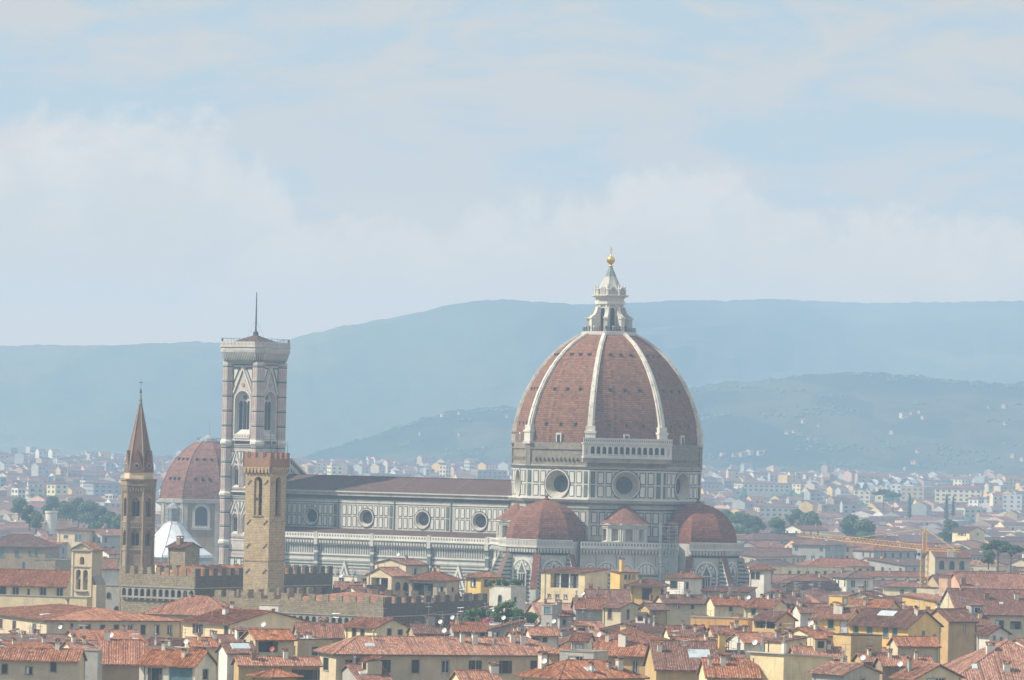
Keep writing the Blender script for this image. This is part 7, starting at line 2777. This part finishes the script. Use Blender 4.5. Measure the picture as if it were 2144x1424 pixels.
apartment('slim white tower block next to the drum', 975, 983, 991, 966, 3600, 50, 'white', None, 5)

# round ruined turret and its little crenellated wall
q = PT(108, 1070, 1900)
tr_ = MB()
tr_.lathe([(2.6, 0), (2.5, q.z - 1), (2.75, q.z - 0.8), (2.75, q.z)], 16, M['white_plaster'], (0, 0))
ot = tr_.build('round_turret', None, (q.x, q.y, 0))
tag(ot, 'pale round turret on the edge of the park', 'turret')
cw = MB()
fr = Frame((0, 0, 0), (0, -1))
zc = PT(130, 1086, 1900).z
fbox(cw, fr, 2.9, 8.6, 0, zc - 0.9, -0.6, 0, M['pink_plaster'])
merlons(cw, fr, 2.9, 8.6, 5, zc - 0.9, zc, 0.6, M['pink_plaster'])
tag(cw.build('crenellated_wall', None, (q.x, q.y, 0)), 'short pink crenellated wall next to the round turret', 'wall')

# ------------------------------------------------------------------ far city, woods and villas
rc = random.Random(77)
fc = MB()
mats_w = ['white_plaster', 'cream_plaster', 'buff_plaster', 'tan_plaster', 'brown_plaster', 'concrete', 'concrete', 'yellow_plaster', 'pink_plaster', 'grey_plaster', 'grey_plaster', 'brown_plaster']
for i in range(5600):
    D = 2180 + 2620 * rc.random() ** 0.85
    px = rc.uniform(-40, 2190)
    if i >= 3300:                    # the town goes on beside the view and behind the cathedral
        D = 760 + 1500 * rc.random() ** 0.8 if i % 2 else 2180 + 2500 * rc.random()
        px = rc.choice((rc.uniform(-620, -60), rc.uniform(2200, 2780), rc.uniform(2200, 2780), rc.uniform(620, 1500)))
        if 0 < px < 2000 and D < 1480:
            continue
    w_, d_, h_ = rc.uniform(7, 20), rc.uniform(7, 12), rc.uniform(5, 10)
    if D < 2180:
        w_, d_, h_ = w_ * 1.3, d_ * 1.3, rc.uniform(13, 18)
    elif D < 3000:
        w_, d_, h_ = w_ * 1.7, d_ * 1.5, rc.uniform(8, 12)
    elif rc.random() < 0.12:
        h_ += rc.uniform(3, 8)
        w_ *= 0.7
    if rc.random() < 0.06:
        w_ *= 2.5
    x = (px - CX) / F * D
    z = gz(D)
    yt = proj(x, D, z + h_ + 2)[1]
    if any(q[0] - 4 < px < q[1] + 4 and D < q[3] + 15 and yt < q[2] + 26 for q in APTS):
        continue
    a = rc.choice((0.2, 0.5, 0.9, 1.2))
    c_, s_ = math.cos(a), math.sin(a)
    pl_ = [(x + u * c_ - v * s_, D + u * s_ + v * c_) for u, v in ((-w_ / 2, -d_ / 2), (w_ / 2, -d_ / 2), (w_ / 2, d_ / 2), (-w_ / 2, d_ / 2))]
    m = M[rc.choice(mats_w)]
    rm = M[rc.choice(['roof_tile', 'brown_tile', 'brown_tile', 'concrete', 'roof_tile'])]
    if rm.name == 'concrete':
        fc.prism(pl_, z - 1, z + h_, m, rm, False)
    else:
        fc.prism(pl_, z - 1, z + h_, m, rm, False)
        mid = [((pl_[0][0] + pl_[3][0]) / 2, (pl_[0][1] + pl_[3][1]) / 2, z + h_ + 2.4), ((pl_[1][0] + pl_[2][0]) / 2, (pl_[1][1] + pl_[2][1]) / 2, z + h_ + 2.4)]
        fc.face([(*pl_[0], z + h_), (*pl_[1], z + h_), mid[1], mid[0]], rm)
        fc.face([(*pl_[2], z + h_), (*pl_[3], z + h_), mid[0], mid[1]], rm)
        fc.face([(*pl_[1], z + h_), (*pl_[2], z + h_), mid[1]], m)
        fc.face([(*pl_[3], z + h_), (*pl_[0], z + h_), mid[0]], m)
    nw = int(w_ / 3.5)
    for r in range(int(h_ / 3)):
        for k in range(nw):
            if rc.random() < 0.7:
                t0 = (k + 0.3) / nw
                t1 = (k + 0.65) / nw
                e = Vector((pl_[1][0] - pl_[0][0], pl_[1][1] - pl_[0][1], 0))
                n_ = Vector((e.y, -e.x, 0)).normalized() * 0.08
                p0 = Vector((*pl_[0], 0)) + e * t0 + n_
                p1 = Vector((*pl_[0], 0)) + e * t1 + n_
                zz = z + h_ - 2.4 - 3 * r
                fc.face([(p0.x, p0.y, zz), (p1.x, p1.y, zz), (p1.x, p1.y, zz + 1.5), (p0.x, p0.y, zz + 1.5)], M['pane_and_shade'])
o = fc.build('distant_city')
tag(o, 'dense pale suburbs fading into the haze on the far plain', 'distant city', None, 'stuff')

wd_ = MB()


def blob(mb, x, y, z, r, h, m, q):
    n = 6
    ring1 = [(x + r * math.cos(2 * PI * i / n + q), y + r * math.sin(2 * PI * i / n + q), z + h * 0.35 + rc.uniform(-.1, .1) * h) for i in range(n)]
    ring2 = [(x + r * 0.6 * math.cos(2 * PI * i / n + q), y + r * 0.6 * math.sin(2 * PI * i / n + q), z + h * 0.78) for i in range(n)]
    ring0 = [(x + r * 0.5 * math.cos(2 * PI * i / n + q), y + r * 0.5 * math.sin(2 * PI * i / n + q), z) for i in range(n)]
    mb.loft([ring0, ring1, ring2, [(x, y, z + h)] * n], m)


prof, Df, Dr, hf = HILLS['hill']
for i in range(7000):
    px = rc.uniform(560, 2190)
    t = rc.random() ** 0.8
    a = (px - CX) / F
    x, y = a * Dr, Df + (Dr - Df) * t
    if fbm(x * 0.012, y * 0.012, 4.0) < 0.16 + 0.25 * t - (0.25 if t > 0.93 else 0):
        continue
    D = y
    z = hf(a, t, px)
    tall = rc.random() < 0.12
    r = rc.uniform(1.6, 3.0) * (0.5 if tall else 1)
    blob(wd_, a * D, D, z - 0.5, r, r * (3.2 if tall else 1.4), M[rc.choice(('leaf_dark', 'leaf_dark', 'leaf_mid'))], rc.random())
for i in range(3000):
    D = 2900 + 1900 * rc.random()
    px = rc.uniform(-40, 2190)
    if 470 < px < 590 or 1085 < px < 1455:
        continue
    if fbm(px * 0.012, D * 0.004, 9.0) < 0.05:
        continue
    r = rc.uniform(2.0, 4.5)
    blob(wd_, (px - CX) / F * D, D, gz(D), r, r * 1.9, M[rc.choice(('leaf_dark', 'leaf_dark', 'leaf_mid'))], rc.random())
o = wd_.build('woodland')
tag(o, 'dark tree cover scattered over the far plain and the lower hill', 'woodland', None, 'stuff')

VIL = [(1650, 908, 1.2, 'cream'), (1662, 905, 0.8, 'white'), (1693, 923, 0.9, 'white'), (1705, 925, 0.8, 'cream'), (1512, 955, 1.0, 'pink'), (1535, 955, 0.9, 'cream'), (1552, 956, 1.6, 'cream'), (1570, 954, 1.5, 'yellow'),
       (1588, 952, 1.2, 'yellow'), (1601, 947, 0.7, 'cream'), (1888, 875, 1.6, 'white'), (1908, 870, 1.1, 'cream'), (1926, 866, 0.9, 'white'), (1932, 880, 0.9, 'white'), (1868, 908, 1.0, 'white'), (2070, 855, 0.7, 'cream'), (2104, 852, 1.2, 'cream'),
       (2104, 888, 0.7, 'white'), (1916, 970, 1.4, 'cream'), (2122, 960, 1.1, 'cream'), (2140, 964, 1.2, 'white'), (1680, 888, 0.9, 'pink'), (1715, 892, 0.7, 'cream'), (1852, 1000, 1.0, 'cream'), (1760, 997, 0.9, 'white'),
       (926, 872, 0.9, 'pink'), (962, 868, 0.8, 'cream'), (962, 912, 0.7, 'white'), (1063, 876, 0.8, 'cream'), (880, 910, 0.7, 'white'), (1895, 985, 0.8, 'white'), (1920, 945, 0.9, 'pink')]
near = {}
for i, (px, py, s, wl) in enumerate(VIL):
    best = None
    a, b = ab(px, py)
    for k in range(1, 60):
        t = k / 60
        D = Df + (Dr - Df) * t
        z = hf((px - CX) / F, t, px)
        e = abs(H + b * D - z)
        if best is None or e < best[0]:
            best = (e, D, z)
        if z > H + b * D:
            break
    _, D, z = best
    side = 'right of the dome' if px > 1300 else 'left of the dome'
    hgt = 'high on' if py < 880 else 'midway up' if py < 930 else 'low on'
    near[(side, hgt)] = near.get((side, hgt), -1) + 1
    s *= 0.72
    wl = {'white': 'buff', 'yellow': 'buff', 'cream': 'tan'}.get(wl, wl)
    w_ = 7.5 * s
    house_w('villa', '%s villa %s the hazy hill %s, %s of its cluster' % (wl, hgt, side, ORD[near[(side, hgt)]]), a * D, D - 3, z + 4.5 * s, w_ * 0.8, w_, R_(rc.choice((25, 40, 55))), wl, rc.choice(('gx', 'hip')), 'roof_tile', 1.6,
            [('B', w_ * 0.3, z + 3.6 * s, 0.9, 1.3, 'plain'), ('B', w_ * 0.7, z + 3.6 * s, 0.9, 1.3, 'plain'), ('A', w_ * 0.4, z + 3.6 * s, 0.9, 1.3, 'plain')], True, group='villas on the hill', cat='villa', z0=z - 6)


# ------------------------------------------------------------------ haze
hz = MB()
hz.box(-1500, 1500, -60, 7300, -6.0, 345.0, None) if False else None
X0, X1, Y0, Y1, Z0, Z1 = -2200, 2200, -120, 9000, -4.0, HAZE_TOP
v8 = [(X0, Y0, Z0), (X1, Y0, Z0), (X1, Y1, Z0), (X0, Y1, Z0), (X0, Y0, Z1), (X1, Y0, Z1), (X1, Y1, Z1), (X0, Y1, Z1)]
me = bpy.data.meshes.new('haze')
me.from_pydata(v8, [], [(0, 3, 2, 1), (4, 5, 6, 7), (0, 1, 5, 4), (1, 2, 6, 5), (2, 3, 7, 6), (3, 0, 4, 7)])
hm = bpy.data.materials.new('haze_air')
hm.use_nodes = True
hm.node_tree.nodes.clear()
hn = NB(hm.node_tree)
pv = hn.n('ShaderNodeVolumePrincipled')
pv.inputs['Color'].default_value = HAZE_COL
pv.inputs['Density'].default_value = HAZE_DENS
pv.inputs['Anisotropy'].default_value = 0.0
ho = hn.n('ShaderNodeOutputMaterial')
hm.node_tree.links.new(pv.outputs[0], ho.inputs['Volume'])
me.materials.append(hm)
tag(inst('haze', me), kind='stuff')
